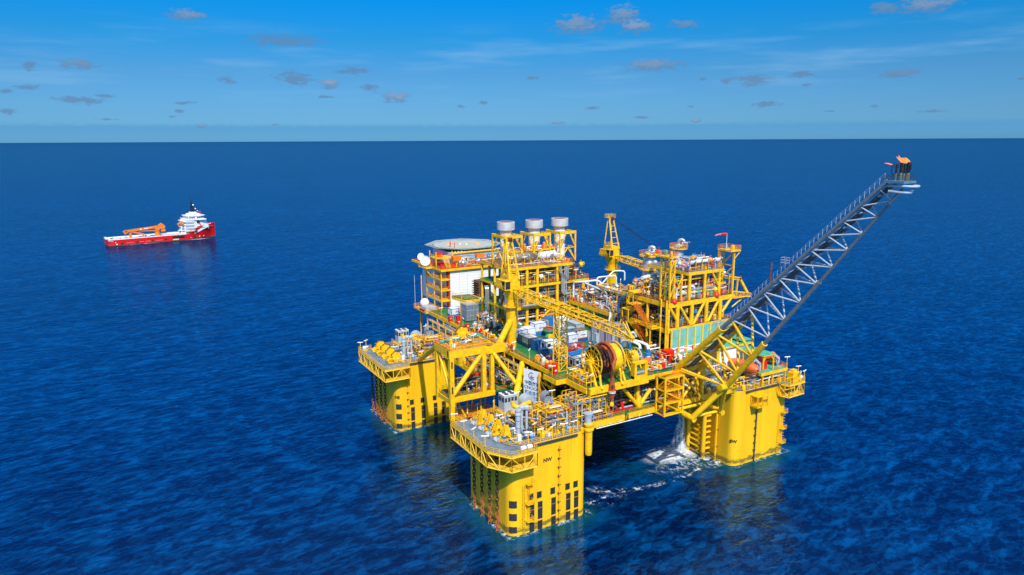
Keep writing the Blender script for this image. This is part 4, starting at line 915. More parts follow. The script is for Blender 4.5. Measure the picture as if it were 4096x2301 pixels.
solo(M('white').tube((-24.6, 57, 30.2), (-24.6, 57, 41.5), .05, 5), 'whip_antenna', 'thin white whip antenna standing up beside the ball radome', 'antenna')
solo(M('light_grey').bx(-24.4, -20.6, 48, 51.8, 30.21, 31.6).bx(-24, -21, 48.4, 51.4, 31.6, 31.75), 'deck_locker', 'flat pale grey locker on the radome platform', 'locker')
# ------------------------------------------------------------------ process module at the south side
t = T('process_module', 'tall yellow process module with diagonal braces above the turquoise blast wall', 'module', (26, -14, ZU))
f = M('yellow'); yf = -34.0
for z, xa, xb, ya, yb in ((38.4, 9.4, 33.4, yf, 2), (45.3, 9.4, 33.4, yf, -14.8), (52.9, 15.9, 28.2, yf, -18)):
    h = 1.35 if z < 50 else .9
    f.bx(xa - .2, xb, ya - .3, ya + .25, z - h, z - .1).bx(xa - .3, xa + .2, ya + .25, yb, z - h, z - .1).bx(xb - .5, xb, ya + .25, yb, z - h, z - .12)
    for y in range(int(ya) + 8, int(yb), 8): f.bx(xa + .2, xb - .5, y, y + .4, z - h * .8, z - .13)
for x in (12.6, 17.7, 23.0, 28.2): f.tube((x, yf, 38.4), (x, yf, 44.0), .55, 14)
for a, b in (((9.7, 44.2), (12.5, 40.2)), ((13.4, 43.9), (17.3, 38.5)), ((22.0, 43.9), (18.5, 38.5)), ((27.4, 43.9), (23.8, 38.5)), ((32.2, 44), (29, 40.4))): f.tube((a[0], yf, a[1]), (b[0], yf, b[1]), .4, 10)
for x in (16.5, 22, 27.4): f.tube((x, yf, 45.3), (x, yf, 52), .42, 12)
f.tube((24.6, yf, 52), (27, yf, 48.4), .3, 8)
for x in (9.6, 20, 33):
    for y in (-33.8, -25.6, -17, -8, 1): 
        if not (y < -33 and x > 12): f.tube((x, y, ZL if y > -20 else ZU), (x, y, 45 if y < -16 else 38), .42, 10)
for y0, y1 in ((-25.6, -17), (-8, -17), (-8, 1)): f.tube((9.6, y0, 31.5), (9.6, y1, 37.6), .35, 8); f.tube((9.6, y1, 38.6), (9.6, y0, 44.3), .35, 8) if y0 < -20 else None
for y in (-33.7, -31.6): f.tube((9.0, y, ZU), (9.0, y, 46), .22, 8)
f.obj('structure', t)
d = M('dark_deck').bx(9.3, 33.4, yf, 2, 38.32, 38.42).bx(9.3, 33.4, yf, -14.8, 45.2, 45.3); d.use('grey_deck').bx(15.8, 28.3, yf, -18, 52.8, 52.9); d.obj('decks', t)
r = M('orange_rail').rail([(20, -14.8, 45.3), (9.2, -14.8, 45.3), (9.2, yf - .2, 45.3), (32.6, yf - .2, 45.3)]).rail([(9.2, 2, 38.4), (9.2, yf, 38.4), (32.4, yf, 38.4)]).rail([(15.8, -20, 52.9), (15.8, yf - .1, 52.9), (28.4, yf - .1, 52.9), (28.4, -20, 52.9)])
r.use('red')
for x in (11.2, 26.5): r.lathe((x, yf - .1, 45.35), [(.9, 0), (.8, .5), (.4, 1)], 8)
r.use('pink').bx(13.8, 14.3, yf - .25, yf - .15, 45.4, 46.5).bx(20.4, 20.9, yf - .25, yf - .15, 45.4, 46.5).bx(21, 21.5, yf - .25, yf - .15, 38.5, 39.6); r.obj('railing', t)
DK = ['dark_grey', 'silver', 'mid_grey', 'light_grey', 'white', 'dark_pipe', 'yellow', 'blue_grey', 'red', 'bronze_clad', 'yellow']
for i, a in enumerate(((11, 32, -33.5, -27, 38.5, 44, 280, DK), (9.8, 20, -30, 1, 31.2, 37.4, 200, ['dark_grey', 'mid_grey', 'yellow', 'dark_pipe', 'bronze_clad', 'yellow']), (9.8, 20, -27, 1, 38.5, 44, 220, DK),
                       (11, 32, -33.6, -24, 45.4, 51.6, 380, ['silver', 'light_grey', 'pipe_white', 'yellow', 'dark_pipe', 'red', 'blue', 'silver', 'orange_rail', 'mid_grey', 'teal']), (16.2, 28, -33.6, -24, 53, 55.6, 150, ['pipe_white', 'silver', 'red', 'blue', 'yellow', 'white', 'light_grey']),
                       (10, 22, -24, -15.5, 45.4, 48.8, 130, ['silver', 'pipe_white', 'yellow', 'dark_pipe', 'orange_rail', 'light_grey', 'dark_grey']))):
    pw = M(); pipework(pw, *a[:6], a[6], 60 + i, a[7], rmax=.4); pw.obj('pipework', t)
bp = M('pipe_white').path([(12.6, -33.2, 45.4), (12.6, -33.2, 48.8), (19.0, -33.2, 48.8), (19.0, -33.2, 45.6)], .3, 10, bend=.8).path([(15, -30, 44.9), (15, -30, 50.5), (26, -33, 51.3)], .22, 8, bend=.6)
bp.path([(16.5, -22, 46), (16.5, -22, 51.5), (18.5, -18, 52.2), (22, -14, 52.2)], .62, 12, bend=1.4).path([(13, -19, 49.2), (20, -17, 49.2), (23, -14, 49.8)], .55, 12, bend=1).obj('process_pipe', t)
M('blue').path([(11.8, -17, 48.2), (17, -19, 48.2), (19, -22, 47.4)], .42, 10, bend=1).obj('process_pipe', t)
w = M('wall_teal').bx(9.9, 32.4, -34.75, -34.6, 30.5, 38.0); bw = w.obj('blast_wall', t)
w = M('pale_yellow')
for i in range(9): x = 10.0 + i * 2.79; w.bx(x - .22, x + .22, -35.05, -34.76, 30.5, 38.0)
w.obj('rib', bw)
w = M('banner')
for i in range(4): x = 10.3 + i * 2.79; w.bx(x, x + 2.3, -34.83, -34.77, 31.6, 33.0); w.use('pink' if i % 2 else 'print_blue').bx(x + .2, x + 1.9, -34.85, -34.832, 32.3, 32.6).use('red').bx(x + 1.7, x + 2.2, -34.853, -34.834, 31.7, 32.9).use('banner')
w.obj('notice_sheet', bw)
# stairs down the north-west face
t = T('stair_flight', 'orange stair flight climbing to the upper process deck beside the boom tip', 'stairs', (8, -27, 38.4), 'outside stair flights')
M('orange').stairs((6.6, -29.6, 38.5), (6.6, -23.6, 43.4), 1.2, (1, 0, 0)).obj('flight', t); M('yellow').bx(5.8, 9.1, -31.8, -29.6, 38.1, 38.4).bx(5.8, 9.1, -23.6, -21.4, 43.1, 43.4).rail([(9, -31.8, 38.4), (5.8, -31.8, 38.4), (5.8, -29.8, 38.4)], r=.06).tube((6, -31, ZU), (6, -31, 38.2), .2, 8).beam((6.2, -23.4, 43.4), (6.2, -23.4, 46.4), .2).beam((6.2, -21.6, 43.4), (6.2, -21.6, 46.4), .2).bx(5.9, 8.9, -23.8, -21.4, 46.4, 46.8).obj('landing', t)
t = T('stair_flight', 'orange stair flight climbing from the main deck behind the blue valves', 'stairs', (8, -25, ZU), 'outside stair flights')
M('orange').stairs((7.6, -29, ZU), (7.6, -23, 37.6), 1.2, (1, 0, 0)).obj('flight', t); M('yellow').bx(6.8, 9.1, -23, -21, 37.5, 37.8).bx(5.8, 8.8, -22, -19, 41.3, 41.6).tube((6, -19.2, 38), (6, -19.2, 41.3), .15, 6).tube((6, -21.8, 38), (6, -21.8, 41.3), .15, 6).obj('landing', t)
# silver towers
def tower(x, y, r, zb, zt, label):
    t = T('clad_tower', label, 'process tower', (x, y, zb), 'silver towers on the process module')
    M('silver').lathe((x, y, 0), [(r * 1.05, zb), (r, zb + 1), (r, zt - 1), (r * .7, zt - .3), (.4, zt)], 26).obj('shell', t)
    M('silver').path([(x, y, zt - .3), (x, y, zt + 1.1), (x + .9, y - 1.1, zt + 1.2), (x + 1.3, y - 1.7, zt - 1.5)], .5, 12, bend=1.1).obj('overhead_pipe', t)
    for zz in (zb + (zt - zb) * .66, zt - 1.6):
        p = M('yellow').lathe((x, y, zz), [(r + .05, 0), (r + 1.15, 0), (r + 1.15, .35), (r + .05, .35)], 20, caps=False)
        p.use('orange_rail').rail([(x + (r + 1.1) * math.cos(k * .4488), y + (r + 1.1) * math.sin(k * .4488), zz + .35) for k in range(14)], closed=True, r=.06, step=.9); p.obj('ring_platform', t)
    p = M('orange_rail'); pipework(p, x - r - 1, x + r + 1, y - r - 1, y - r, zt - 1.2, zt + .6, 14, int(x), ['orange_rail', 'silver', 'yellow', 'red'], stand=False); p.obj('instrument', t)
tower(23.0, -10.0, 1.8, 38.45, 55.0, 'nearer silver clad tower with orange ring platforms, beside the lowered crane boom')
tower(34.6, -10.0, 1.6, 38.45, 56.3, 'farther silver clad tower with orange ring platforms, rising over the pipe deck')
# slim access towers
t = T('access_tower', 'slim yellow braced tower on the near corner of the process module', 'tower', (10.4, -32, 45.3), 'slim braced towers')
f = M('yellow')
for x, y in ((9.6, -33.9), (11.0, -33.9), (9.6, -30.4), (11.0, -30.4)): f.beam((x, y, 45.3), (x, y, 57.2), .42)
for k in range(3):
    z = 46 + k * 3.7; f.tube((9.6, -33.9, z + 3.4), (9.6, -30.4, z), .16, 6).tube((9.6, -33.9, z), (11, -33.9, z + 3.4), .14, 6).beam((9.6, -33.9, z + 3.5), (9.6, -30.4, z + 3.5), .2)
f.beam((13.6, -34, 45.3), (13.6, -34, 52.6), .4).tube((11, -34, 46), (13.5, -34, 51.5), .15, 6).tube((11.2, -34, 51.8), (13.5, -34, 48), .15, 6)
f.obj('frame', t)
M('yellow').bx(8.8, 11.8, -34.6, -29.4, 57.2, 57.5).use('orange_rail').rail([(8.8, -29.4, 57.5), (8.8, -34.6, 57.5), (11.8, -34.6, 57.5), (11.8, -29.4, 57.5), (8.8, -29.4, 57.5)], r=.06).use('roof_green').cb((11, -30.4, 58.3), (.7, .7, .8)).use('yellow').path([(9.6, -34, 57.6), (9.6, -34, 58.7), (11.2, -32.6, 58.7), (11.2, -32.6, 57.6)], .18, 8, bend=.5).obj('top_platform', t)
t = T('access_tower', 'slim yellow braced tower carrying the windsock at the south corner', 'tower', (31.5, -30.5, 45.3), 'slim braced towers')
f = M('pale_yellow'); f.use('yellow')
for x, y in ((32.5, -34), (32.5, -30.2), (30.6, -30.4)): f.beam((x, y, 45.3), (x, y, 57.2), .46)
for k, z in enumerate((45.6, 49.4, 53.4)): f.tube((32.5, -34, z + 3.6), (32.5, -30.2, z), .2, 8); f.beam((32.5, -34, z + 3.7), (32.5, -30.2, z + 3.7), .2)
f.tube((32.5, -33.8, 54.6), (34.4, -34.4, 57.1), .16, 6); f.use('orange_rail').ladder(30.4, -30.9, 45.4, 57, -1, 0); f.obj('frame', t)
M('yellow').bx(30.3, 34.2, -34.8, -30, 57.2, 57.6).use('orange_rail').rail([(30.3, -30, 57.6), (30.3, -34.8, 57.6), (34.2, -34.8, 57.6), (34.2, -30, 57.6), (30.3, -30, 57.6)], r=.06).use('roof_green').cb((32, -31.4, 58.2), (.7, .7, .8)).use('yellow').cb((33.2, -32.8, 58.2), (1.0, .7, .9)).obj('top_platform', t)
t = T('windsock', 'pink windsock flying on a thin pole above the southern braced tower', 'windsock', (30.0, -33.4, 57.6))
M('white').tube((30, -33.4, 57.6), (30, -33.4, 62.2), .06, 6).obj('pole', t)
s = M('red').path([(30, -33.4, 62.0), (29.5, -32.9, 62.05), (28.9, -32.3, 61.95)], [.34, .32, .3], 10); s.use('pink').path([(28.9, -32.3, 61.95), (28.3, -31.7, 61.75), (27.8, -31.2, 61.5)], [.3, .25, .17], 10); s.obj('sock', t)
t = T('davit_crane', 'small yellow davit crane leaning out past the southern braced tower', 'crane', (33.5, -32, 45))
m = M('yellow').beam((31, -29, 49.5), (36.2, -33.6, 48.9), .7, .5).beam((31, -30.2, 50.2), (36, -34, 49.4), .25).beam((36.0, -33.4, 49), (38.6, -33.9, 45.0), .75, .6).beam((35.2, -33.4, 49), (35.2, -33.0, 44.6), .4); m.obj('arm', t)
m = M('yellow'); lattice(m, (32.8, -33.6, 45.2), (39.3, -34.2, 44.3), 1.2, 1.0, 5, .1, .06, h0=1.3, h1=1.0); m.bx(33, 39.2, -34.6, -33.4, 43.9, 44.05).tube((38.5, -33.6, 44), (33, -33.8, 41.4), .2, 6); m.obj('walkway', t)
m = M('black').tube((34.6, -34.6, 45), (34.6, -34.6, 40.4), .04, 4); m.use('yellow').ball((34.6, -34.6, 40), .5, 10, (.6, .6, 1.3)); m.use('rust').tube((34.6, -34.6, 39.5), (34.6, -34.6, 38.6), .16, 6); m.obj('hook_block', t)
M('rust').lathe((35.7, -33.6, 49.3), [(.5, 0), (.55, .25)], 12, 'X').obj('sheave', t)

# pipe platform north of the process module
t = T('pipe_platform', 'raised platform of white looping pipes between the two modules', 'platform', (13, -4, 38.3))
M('orange_deck').bx(7.6, 20, -13, 9, 38.0, 38.3).obj('plating', t)
f = M('yellow').bx(7.4, 7.65, -13, 9, 37.2, 38.28).bx(7.4, 20, -13.2, -13, 37.2, 38.28)
for y in (-12.6, -4, 4, 8.6): f.tube((7.7, y, ZU), (7.7, y, 37.5), .35, 10).beam((7.7, y, 38.3), (7.7, y, 41.6), .16)
for x, y in ((14, 8), (17, 2), (12, 8)): f.tube((x, y, 38.3), (x, y, 44.6), .26, 8)
f.obj('structure', t)
M('orange_rail').rail([(20, 9, 38.3), (7.5, 9, 38.3), (7.5, -13.1, 38.3), (14, -13.1, 38.3)], r=.06).rail([(12, 9, 43), (20, 9, 43)]).obj('railing', t)
w = M('pipe_white')
for a in ([(8.2, 7.6, 38.4), (8.2, 7.6, 44.0), (9.4, 4, 44.6), (14, 4, 44.6), (15, 2.5, 44.2), (15, 2.5, 41.5)], [(10, 6, 44.3), (10, -4, 43.5), (10.5, -6, 43), (10.5, -6, 40)], [(9, -1, 39.5), (9, -8, 39.5), (8.2, -11, 39), (7.2, -12.4, 38), (6.6, -12.4, 35.4), (7.6, -9.5, 34.8)], [(9.8, -1, 39.8), (9.8, -9, 39.6), (7.6, -13.8, 38.5), (7.2, -14, 32)],
          [(12, 0, 38.4), (12, 0, 43.6), (12, -6, 43.6), (12, -6, 39)], [(9, 3, 38.4), (9, 3, 42.2), (12, 2, 42.4), (14, -1, 42)], [(14, -3, 42), (14, -12, 42), (13, -14.4, 41.6), (13, -14.4, 33)], [(16, 6, 38.4), (16, 6, 45), (22, 4, 45.3), (22, 4, 42)], [(18, 8, 41), (24, 8, 46), (27, 6, 46), (27, 6, 43)]):
    w.path(a, .24 if len(a) < 6 else .3, 10, bend=.9)
w.obj('white_pipe', t)
w = M('pipe_white')
for k in range(9): w.lathe((9, -1.4 - k * .7, 39.5), [(.5, -.1), (.55, 0), (.5, .1)], 12, 'Y')
w.obj('flange', t)
pw = M(); pipework(pw, 8.2, 17, -12.4, 8, 38.35, 42.6, 320, 91, ['pipe_white', 'pipe_white', 'orange_rail', 'red', 'teal', 'yellow', 'silver', 'light_grey', 'orange', 'blue_grey'], rmax=.2); pw.obj('pipework', t)
pw = M(); pipework(pw, 17, 31, -6, 6, 38.4, 41.8, 200, 92, ['pipe_white', 'silver', 'yellow', 'orange_rail', 'light_grey', 'red', 'teal', 'dark_grey'], rmax=.25); pw.obj('pipework', t)
M('red').cb((12.2, -5.5, 42.9), (1.6, 1.2, .9)).obj('actuator', t)
M('deep_blue').path([(8.2, -18.5, 45), (6.8, -17.5, 44), (6.8, -16.5, 42), (6.8, -16.5, 37)], .33, 10, bend=1).use('light_grey').tube((6.8, -16.5, 37), (6.8, -16.5, 32), .36, 12).obj('downcomer', t)
# violet-grey ribbed tanks in a row
for i, (x, y, l) in enumerate(((1.8, -13.4, 'tall violet-grey ribbed tank at the end of the row nearest the grey container'), (2.9, -15.2, 'tall violet-grey ribbed tank second from the grey container'), (4.0, -17.0, 'tall violet-grey ribbed tank in the middle of its row of five'), (5.1, -18.8, 'tall violet-grey ribbed tank second from the blue valves'), (6.2, -20.7, 'tall violet-grey ribbed tank at the end of the row nearest the blue valves'))):
    m = M('violet_grey'); prof = []
    for k in range(40): prof.append((1.12 + .04 * (k % 2), k * .155))
    m.lathe((x - .8, y + .1, ZU), [(.02, 0)] + prof + [(.9, 6.35), (.02, 6.6)], 18); m.use('light_grey').tube((x - 1.9, y - .4, ZU), (x - 1.9, y - .4, 36.9), .07, 5); solo(m, 'ribbed_tank', l, 'tank', 'violet-grey ribbed tanks')

# ------------------------------------------------------------------ flare boom
t = T('flare_boom', 'long grey triangular flare boom with a yellow root reaching out over the sea', 'flare boom', (7.5, -50, 20))
A0, A1 = V(3, -45, 31.85), V(5.9, -92.85, 79.55); B0, B1 = V(12, -44.4, 32.0), V(9.2, -92.85, 79.55); Cn, C1 = V(7.5, -56.9, 29.7), V(7.5, -95.0, 78.4)
def lp(a, b, f): return a.lerp(b, f)
AF = [0, .129, .236, .325, .408, .488, .563, .636, .706, .775, .838, .903, .975]; CF = [0, .085, .19, .30, .40, .494, .588, .67, .748, .82, .89, .955]
yl = M('yellow').tube(A0, lp(A0, A1, .27), .72, 14).tube(B0, lp(B0, B1, .27), .70, 14).tube(Cn, lp(Cn, C1, .27), .72, 14)
gr = M('boom_grey').tube(lp(A0, A1, .27), lp(A0, A1, .55), .52, 14).tube(lp(A0, A1, .55), A1, .44, 12, r2=.33).tube(lp(B0, B1, .27), B1, .42, 12, r2=.28).tube(lp(Cn, C1, .27), lp(Cn, C1, .6), .46, 14).tube(lp(Cn, C1, .6), C1, .34, 12, r2=.24)
yb = M('yellow'); gb = M('light_grey')
for i in range(12):
    dst = yb if i < 3 else gb; r = .30 if i < 3 else .215 - .007 * i
    a = lp(A0, A1, AF[i]); b = lp(B0, B1, AF[i]); c = lp(Cn, C1, CF[i]); a2 = lp(A0, A1, AF[i + 1]); b2 = lp(B0, B1, AF[i + 1])
    dst.tube(a, c, r, 8).tube(b, c, r, 8).tube(a, b, r * .9, 8)
    if i > 0: c0 = lp(Cn, C1, CF[i - 1]); 
    dst.tube(c, a2, r, 8).tube(c, b2, r, 8)
    if i < 11: dst.tube(a, b2, r * .7, 6)
yl.obj('chord_root', t); gr.obj('chord', t); yb.obj('root_bracing', t); gb.obj('bracing', t)
rf = M('yellow').tube((3, -45, 31.8), (3, -45.3, 21), .62, 14).tube((12, -44.6, 32), (12, -44.6, 20.9), .6, 14).tube((3, -42, 21.0), (3, -51.6, 20.4), .78, 16).tube((12, -42, 21), (12, -52.2, 20.5), .72, 16)
rf.tube((3.1, -50.8, 20.6), (7.2, -56.6, 29.4), .72, 16).tube((11.9, -51.4, 20.7), (7.7, -56.6, 29.4), .5, 14).tube((5.4, -56.95, 29.75), (8.9, -56.9, 29.7), .78, 16)
rf.tube((3, -46, 21.2), (12, -46, 21.2), .4, 10).tube((3, -45.2, 21.6), (12, -45.2, 31), .36, 10).tube((12, -45.2, 21.8), (3, -45.2, 31.2), .34, 10).tube((3, -50.4, 20.6), (12, -51, 20.7), .36, 10).tube((3.1, -45.1, 31.2), (7.4, -56.6, 29.9), .34, 10).tube((11.9, -44.8, 31.4), (7.6, -56.6, 29.9), .34, 10)
rf.use('pale_yellow').lathe((3, -51.62, 20.4), [(.5, 0), (.72, -.01)], 16, 'Y', caps=False)
rf.obj('root_frame', t)
pp = M('dark_pipe'); off = V(0, .35, -.35)
for k, (f_, r) in enumerate(((.46, .30), (.66, .34))):
    p0 = lp(lp(A0, B0, f_), lp(A1, B1, f_), -.13) + V(0, .5, -.9); p1 = lp(A1, B1, f_) + V(0, .5, -.9); pp.tube(p0, p1, r, 10)
for f_ in AF[1:]: c = lp(lp(A0, A1, f_), lp(B0, B1, f_), .62) + V(0, .5, -1.35); pp.use('light_grey').cb(tuple(c), (2.6, .5, .3), rx=-.75).use('dark_pipe')
pp.obj('flare_pipe', t)
wk = M('light_grey'); o_ = V(.6, .3, .45)
wk.beam(lp(A0, A1, .2) + o_, A1 + o_, .35, .06); n = 44
for i in range(n + 1): p = lp(A0, A1, .2 + .8 * i / n) + V(-.1, .3, .4); wk.tube(p, p + V(0, 0, 1.3), .045, 4)
for z in (.75, 1.25): wk.tube(lp(A0, A1, .2) + V(-.1, .3, .4 + z), A1 + V(-.1, .3, .4 + z), .03, 4)
for f_ in (.27, .62): p = lp(A0, A1, f_) + V(-.8, .8, .4); wk.rail([p + V(-.6, -.6, 0), p + V(.6, -.6, 0), p + V(.6, .6, 0), p + V(-.6, .6, 0), p + V(-.6, -.6, 0)], h=1.6, r=.05)
wk.use('rust').tube(lp(A0, A1, .535) + V(-.2, .4, .2), lp(A0, A1, .535) + V(-.2, .4, 4.4), .16, 8); wk.obj('walkway', t)
px0, px1, py0, py1, pz = 5.6, 9.3, -96.3, -92.6, 79.9
pf = M('blue_grey').bx(px0, px1, py0, py1, pz - .4, pz); pf.use('dark_grey').rail([(px0, py1, pz), (px0, py0, pz), (px1, py0, pz), (px1, py1, pz), (px0, py1, pz)], r=.035, h=1.0, step=1.3); tp = pf.obj('tip_platform', t)
fl = M('light_grey').path([(6.2, -92.8, 79), (5.9, -96.2, 79.0), (7.0, -97.6, 79.0), (8.8, -97.4, 79.0), (9.4, -95.4, 79)], .24, 10, bend=.8).path([(6, -93.4, 78.0), (6.2, -95.6, 77.9), (7.2, -96.7, 77.9), (8.6, -96.2, 78)], .28, 10, bend=.8); fl.obj('header_pipe', t)
ft = M('black')
for x, y, h, r in ((7.2, -94.6, 3.2, .24), (6.7, -94.0, 2.9, .15), (8.2, -95.3, 3.3, .3), (7.7, -94.9, 3.1, .16), (8.5, -94.9, 3.2, .17)):
    ft.use('bronze_clad').tube((x, y, pz), (x, y, pz + h * .45), r, 8).use('black').tube((x, y, pz + h * .45), (x, y, pz + h), r * 1.15, 8)
ft.path([(7.2, -94.6, pz + 1.2), (6.8, -94.0, pz + 1.0), (6.3, -93.4, pz + 1.3), (6.3, -93.4, pz + 2.8)], .08, 6, bend=.3).path([(7.2, -94.6, pz + 1.7), (7.5, -95.2, pz + 1.6), (7.9, -95.9, pz + 1.9), (7.9, -95.9, pz + 2.9)], .08, 6, bend=.3)
rn = random.Random(9)
for k in range(8): ft.tube((6.4 + k * .28, -93.7 - k * .24, pz + 2.2), (6.4 + k * .28, -93.7 - k * .24, pz + 2.9 + rn.random() * .4), .05, 5)
ft.obj('flare_tip', t)
fm = M('flame')
for k in range(9):
    x, y = 8.4 - k * .13, -95.4 + k * .11; q = rn.random; fm.path([(x, y, pz + 3.1), (x - .1 - q() * .15, y + .12 + q() * .1, pz + 3.4 + q() * .15), (x - .3 - q() * .25, y + .3 + q() * .2, pz + 3.7 + q() * .3), (x - .5 - q() * .3, y + .5 + q() * .3, pz + 3.9 + q() * .6)], [.10, .14, .09, .02], 7)
fm.path([(6.3, -93.4, pz + 2.8), (5.9, -92.9, pz + 3.0), (5.5, -92.4, pz + 3.1)], [.06, .09, .02], 6)
solo(fm, 'flame', 'orange flame burning at the top of the flare tip', 'flame')

# ------------------------------------------------------------------ stair tower at the west edge
t = T('stair_tower', 'yellow scaffold-like stair tower between the reel deck and the flare boom', 'stair tower', (-1, -45.5, 21.5))
f = M('pale_yellow'); f.use('yellow'); xs = (-3.9, 1.9); ys = (-45.4, -48.4)
for x in xs:
    for y in ys: f.beam((x, y, 21.4), (x, y, 31.2), .36)
for z in (21.6, 24.6, 27.8, 31.0):
    for y in ys: f.beam((xs[0], y, z), (xs[1], y, z), .3)
    for x in xs: f.beam((x, ys[0], z), (x, ys[1], z), .28)
    f.bx(xs[0], xs[1], ys[1], ys[0] - 1.8, z - .05, z + .05)
for z0 in (21.6, 24.6, 27.8): f.tube((xs[0], ys[1], z0 + 3.1), (xs[1], ys[1], z0), .15, 6); f.tube((xs[0], ys[0], z0), (xs[0], ys[1], z0 + 3.1), .13, 6)
f.obj('frame', t)
s = M('orange_rail').stairs((-3, -46.6, 21.7), (1.2, -46.6, 24.6), .9, (0, 1, 0)).stairs((1.2, -47.4, 24.7), (-3, -47.4, 27.8), .9, (0, 1, 0)).stairs((-3, -46.6, 27.9), (1.2, -46.6, 31), .9, (0, 1, 0))
for z in (24.6, 27.8, 31): s.rail([(-3.9, -45.4, z), (-3.9, -48.4, z), (1.9, -48.4, z), (1.9, -45.4, z)], r=.05)
s.obj('flight', t)

# ------------------------------------------------------------------ hose reels
t = T('hose_reel', 'huge yellow spoked reel wound with brown and orange marine hose', 'hose reel', (-17.2, -41.2, ZU))
RX, RY, RZ_ = (-20.6, -13.8), -41.2, 36.2
for xi, x in enumerate(RX):
    w = M('yellow').lathe((x, RY, RZ_), [(3.85, -.14), (4.05, -.14), (4.05, .14), (3.85, .14), (3.85, -.14)], 40, 'X', caps=False).lathe((x, RY, RZ_), [(2.6, -.1), (2.75, -.1), (2.75, .1), (2.6, .1), (2.6, -.1)], 32, 'X', caps=False).lathe((x, RY, RZ_), [(.02, -.3), (.95, -.25), (.95, .25), (.02, .3)], 16, 'X')
    for k in range(14): a = 2 * math.pi * k / 14 + .1; w.beam((x, RY + .9 * math.cos(a), RZ_ + .9 * math.sin(a)), (x, RY + 3.95 * math.cos(a), RZ_ + 3.95 * math.sin(a)), .17)
    w.obj('spoked_flange', t)
d = M('yellow').lathe((0, RY, RZ_), [(2.3, -20.4), (2.3, -16.2), (3.45, -16.0), (3.45, -14.0)], 40, 'X', caps=False).tube((-21.6, RY, RZ_), (-12.9, RY, RZ_), .4, 12)
d.obj('drum', t)
h = M('hose_brown')
for k in range(5): 
    x = -19.9 + k * .82; h.use('hose_brown' if k < 4 else 'hose_orange').lathe((x, RY, RZ_), [(2.75, -.38), (3.1, -.36), (3.42, -.2), (3.5, 0), (3.42, .2), (3.1, .36), (2.75, .38)], 40, 'X', caps=False)
h.use('hose_orange')
for k in range(3): h.lathe((-19.6 + k * 1.0, RY, RZ_), [(3.48, -.3), (3.62, 0), (3.48, .3)], 6, 'X', caps=False, arc=R(34), a0=R(70 + 9 * k)); h.lathe((-19.4 + k * 1.0, RY, RZ_), [(3.48, -.3), (3.62, 0), (3.48, .3)], 6, 'X', caps=False, arc=R(22), a0=R(165 + 6 * k))
h.use('black')
for k in range(3): h.lathe((-19.2 + k * 1.0, RY, RZ_), [(3.5, -.3), (3.6, 0), (3.5, .3)], 5, 'X', caps=False, arc=R(12), a0=R(188 + 8 * k))
h.use('hose_orange').path([(-16.6, RY + 3.9 * math.cos(a), RZ_ + 3.9 * math.sin(a)) for a in [R(40 + k * 14) for k in range(10)]] + [(-17.4, -45.2, 36.0), (-17.8, -45.5, 34.2), (-17.9, -45.7, 32.6)], .42, 12)
h.lathe((-17.9, -45.75, 0), [(.30, 27.2), (.34, 27.9), (.75, 28.9), (.84, 29.7), (.8, 30.3), (.62, 31.4), (.44, 32.6)], 18)
h.use('white').lathe((-17.9, -45.75, 29.4), [(.85, 0), (.87, .1), (.85, .2)], 18, caps=False).lathe((-17.9, -45.75, 29.75), [(.86, 0), (.87, .08), (.85, .16)], 18, caps=False); h.use('black').lathe((-17.9, -45.75, 29.08), [(.83, 0), (.87, .1), (.86, .22)], 18, caps=False)
h.use('yellow').lathe((-17.9, -45.75, 26.1), [(.2, 0), (.5, .1), (.55, .5), (.4, .8), (.3, 1.1)], 14); h.obj('hose', t)
f = M('yellow')
for x in (-21.4, -13.0):
    f.beam((x, -44.2, ZU), (x, RY - .3, RZ_), .5).beam((x, -38.0, ZU), (x, RY + .3, RZ_), .5).beam((x, RY, ZU), (x, RY, RZ_), .3).beam((x, -43.6, ZU + 1.4), (x, -38.6, ZU + 1.4), .3).bx(x - .5, x + .5, RY - .7, RY + .7, RZ_ - .5, RZ_ + .4)
f.path([(-20.4, -45.4, 30.6), (-20.4, -44.6, 31.4), (-20.4, -44.2, 34), (-20.4, -42.8, 35)], .28, 8, bend=.6).path([(-14.4, -45.4, 30.6), (-14.4, -44.6, 31.4), (-14.4, -44.2, 34), (-14.4, -42.8, 35)], .28, 8, bend=.6); f.obj('stand', t)
t = T('rope_reel', 'smaller yellow reel wound with pale rope behind the big hose reel', 'reel', (-5, -37.2, ZU))
w = M('yellow')
for x in (-6.6, -3.8): 
    w.lathe((x, -37.2, 33.8), [(2.15, -.1), (2.3, -.1), (2.3, .1), (2.15, .1), (2.15, -.1)], 32, 'X', caps=False)
    for k in range(10): a = k * .628; w.beam((x, -37.2, 33.8), (x, -37.2 + 2.2 * math.cos(a), 33.8 + 2.2 * math.sin(a)), .13)
w.obj('flange', t)
w = M('pale_yellow')
for k in range(6): w.lathe((-6.3 + k * .44, -37.2, 33.8), [(1.4, -.2), (1.62, 0), (1.4, .2)], 28, 'X', caps=False)
w.obj('rope', t); M('yellow').beam((-6.9, -39, ZU), (-6.9, -37.2, 33.8), .25).beam((-6.9, -35.4, ZU), (-6.9, -37.2, 33.8), .25).beam((-3.5, -39, ZU), (-3.5, -37.2, 33.8), .25).beam((-3.5, -35.4, ZU), (-3.5, -37.2, 33.8), .25).obj('stand', t)
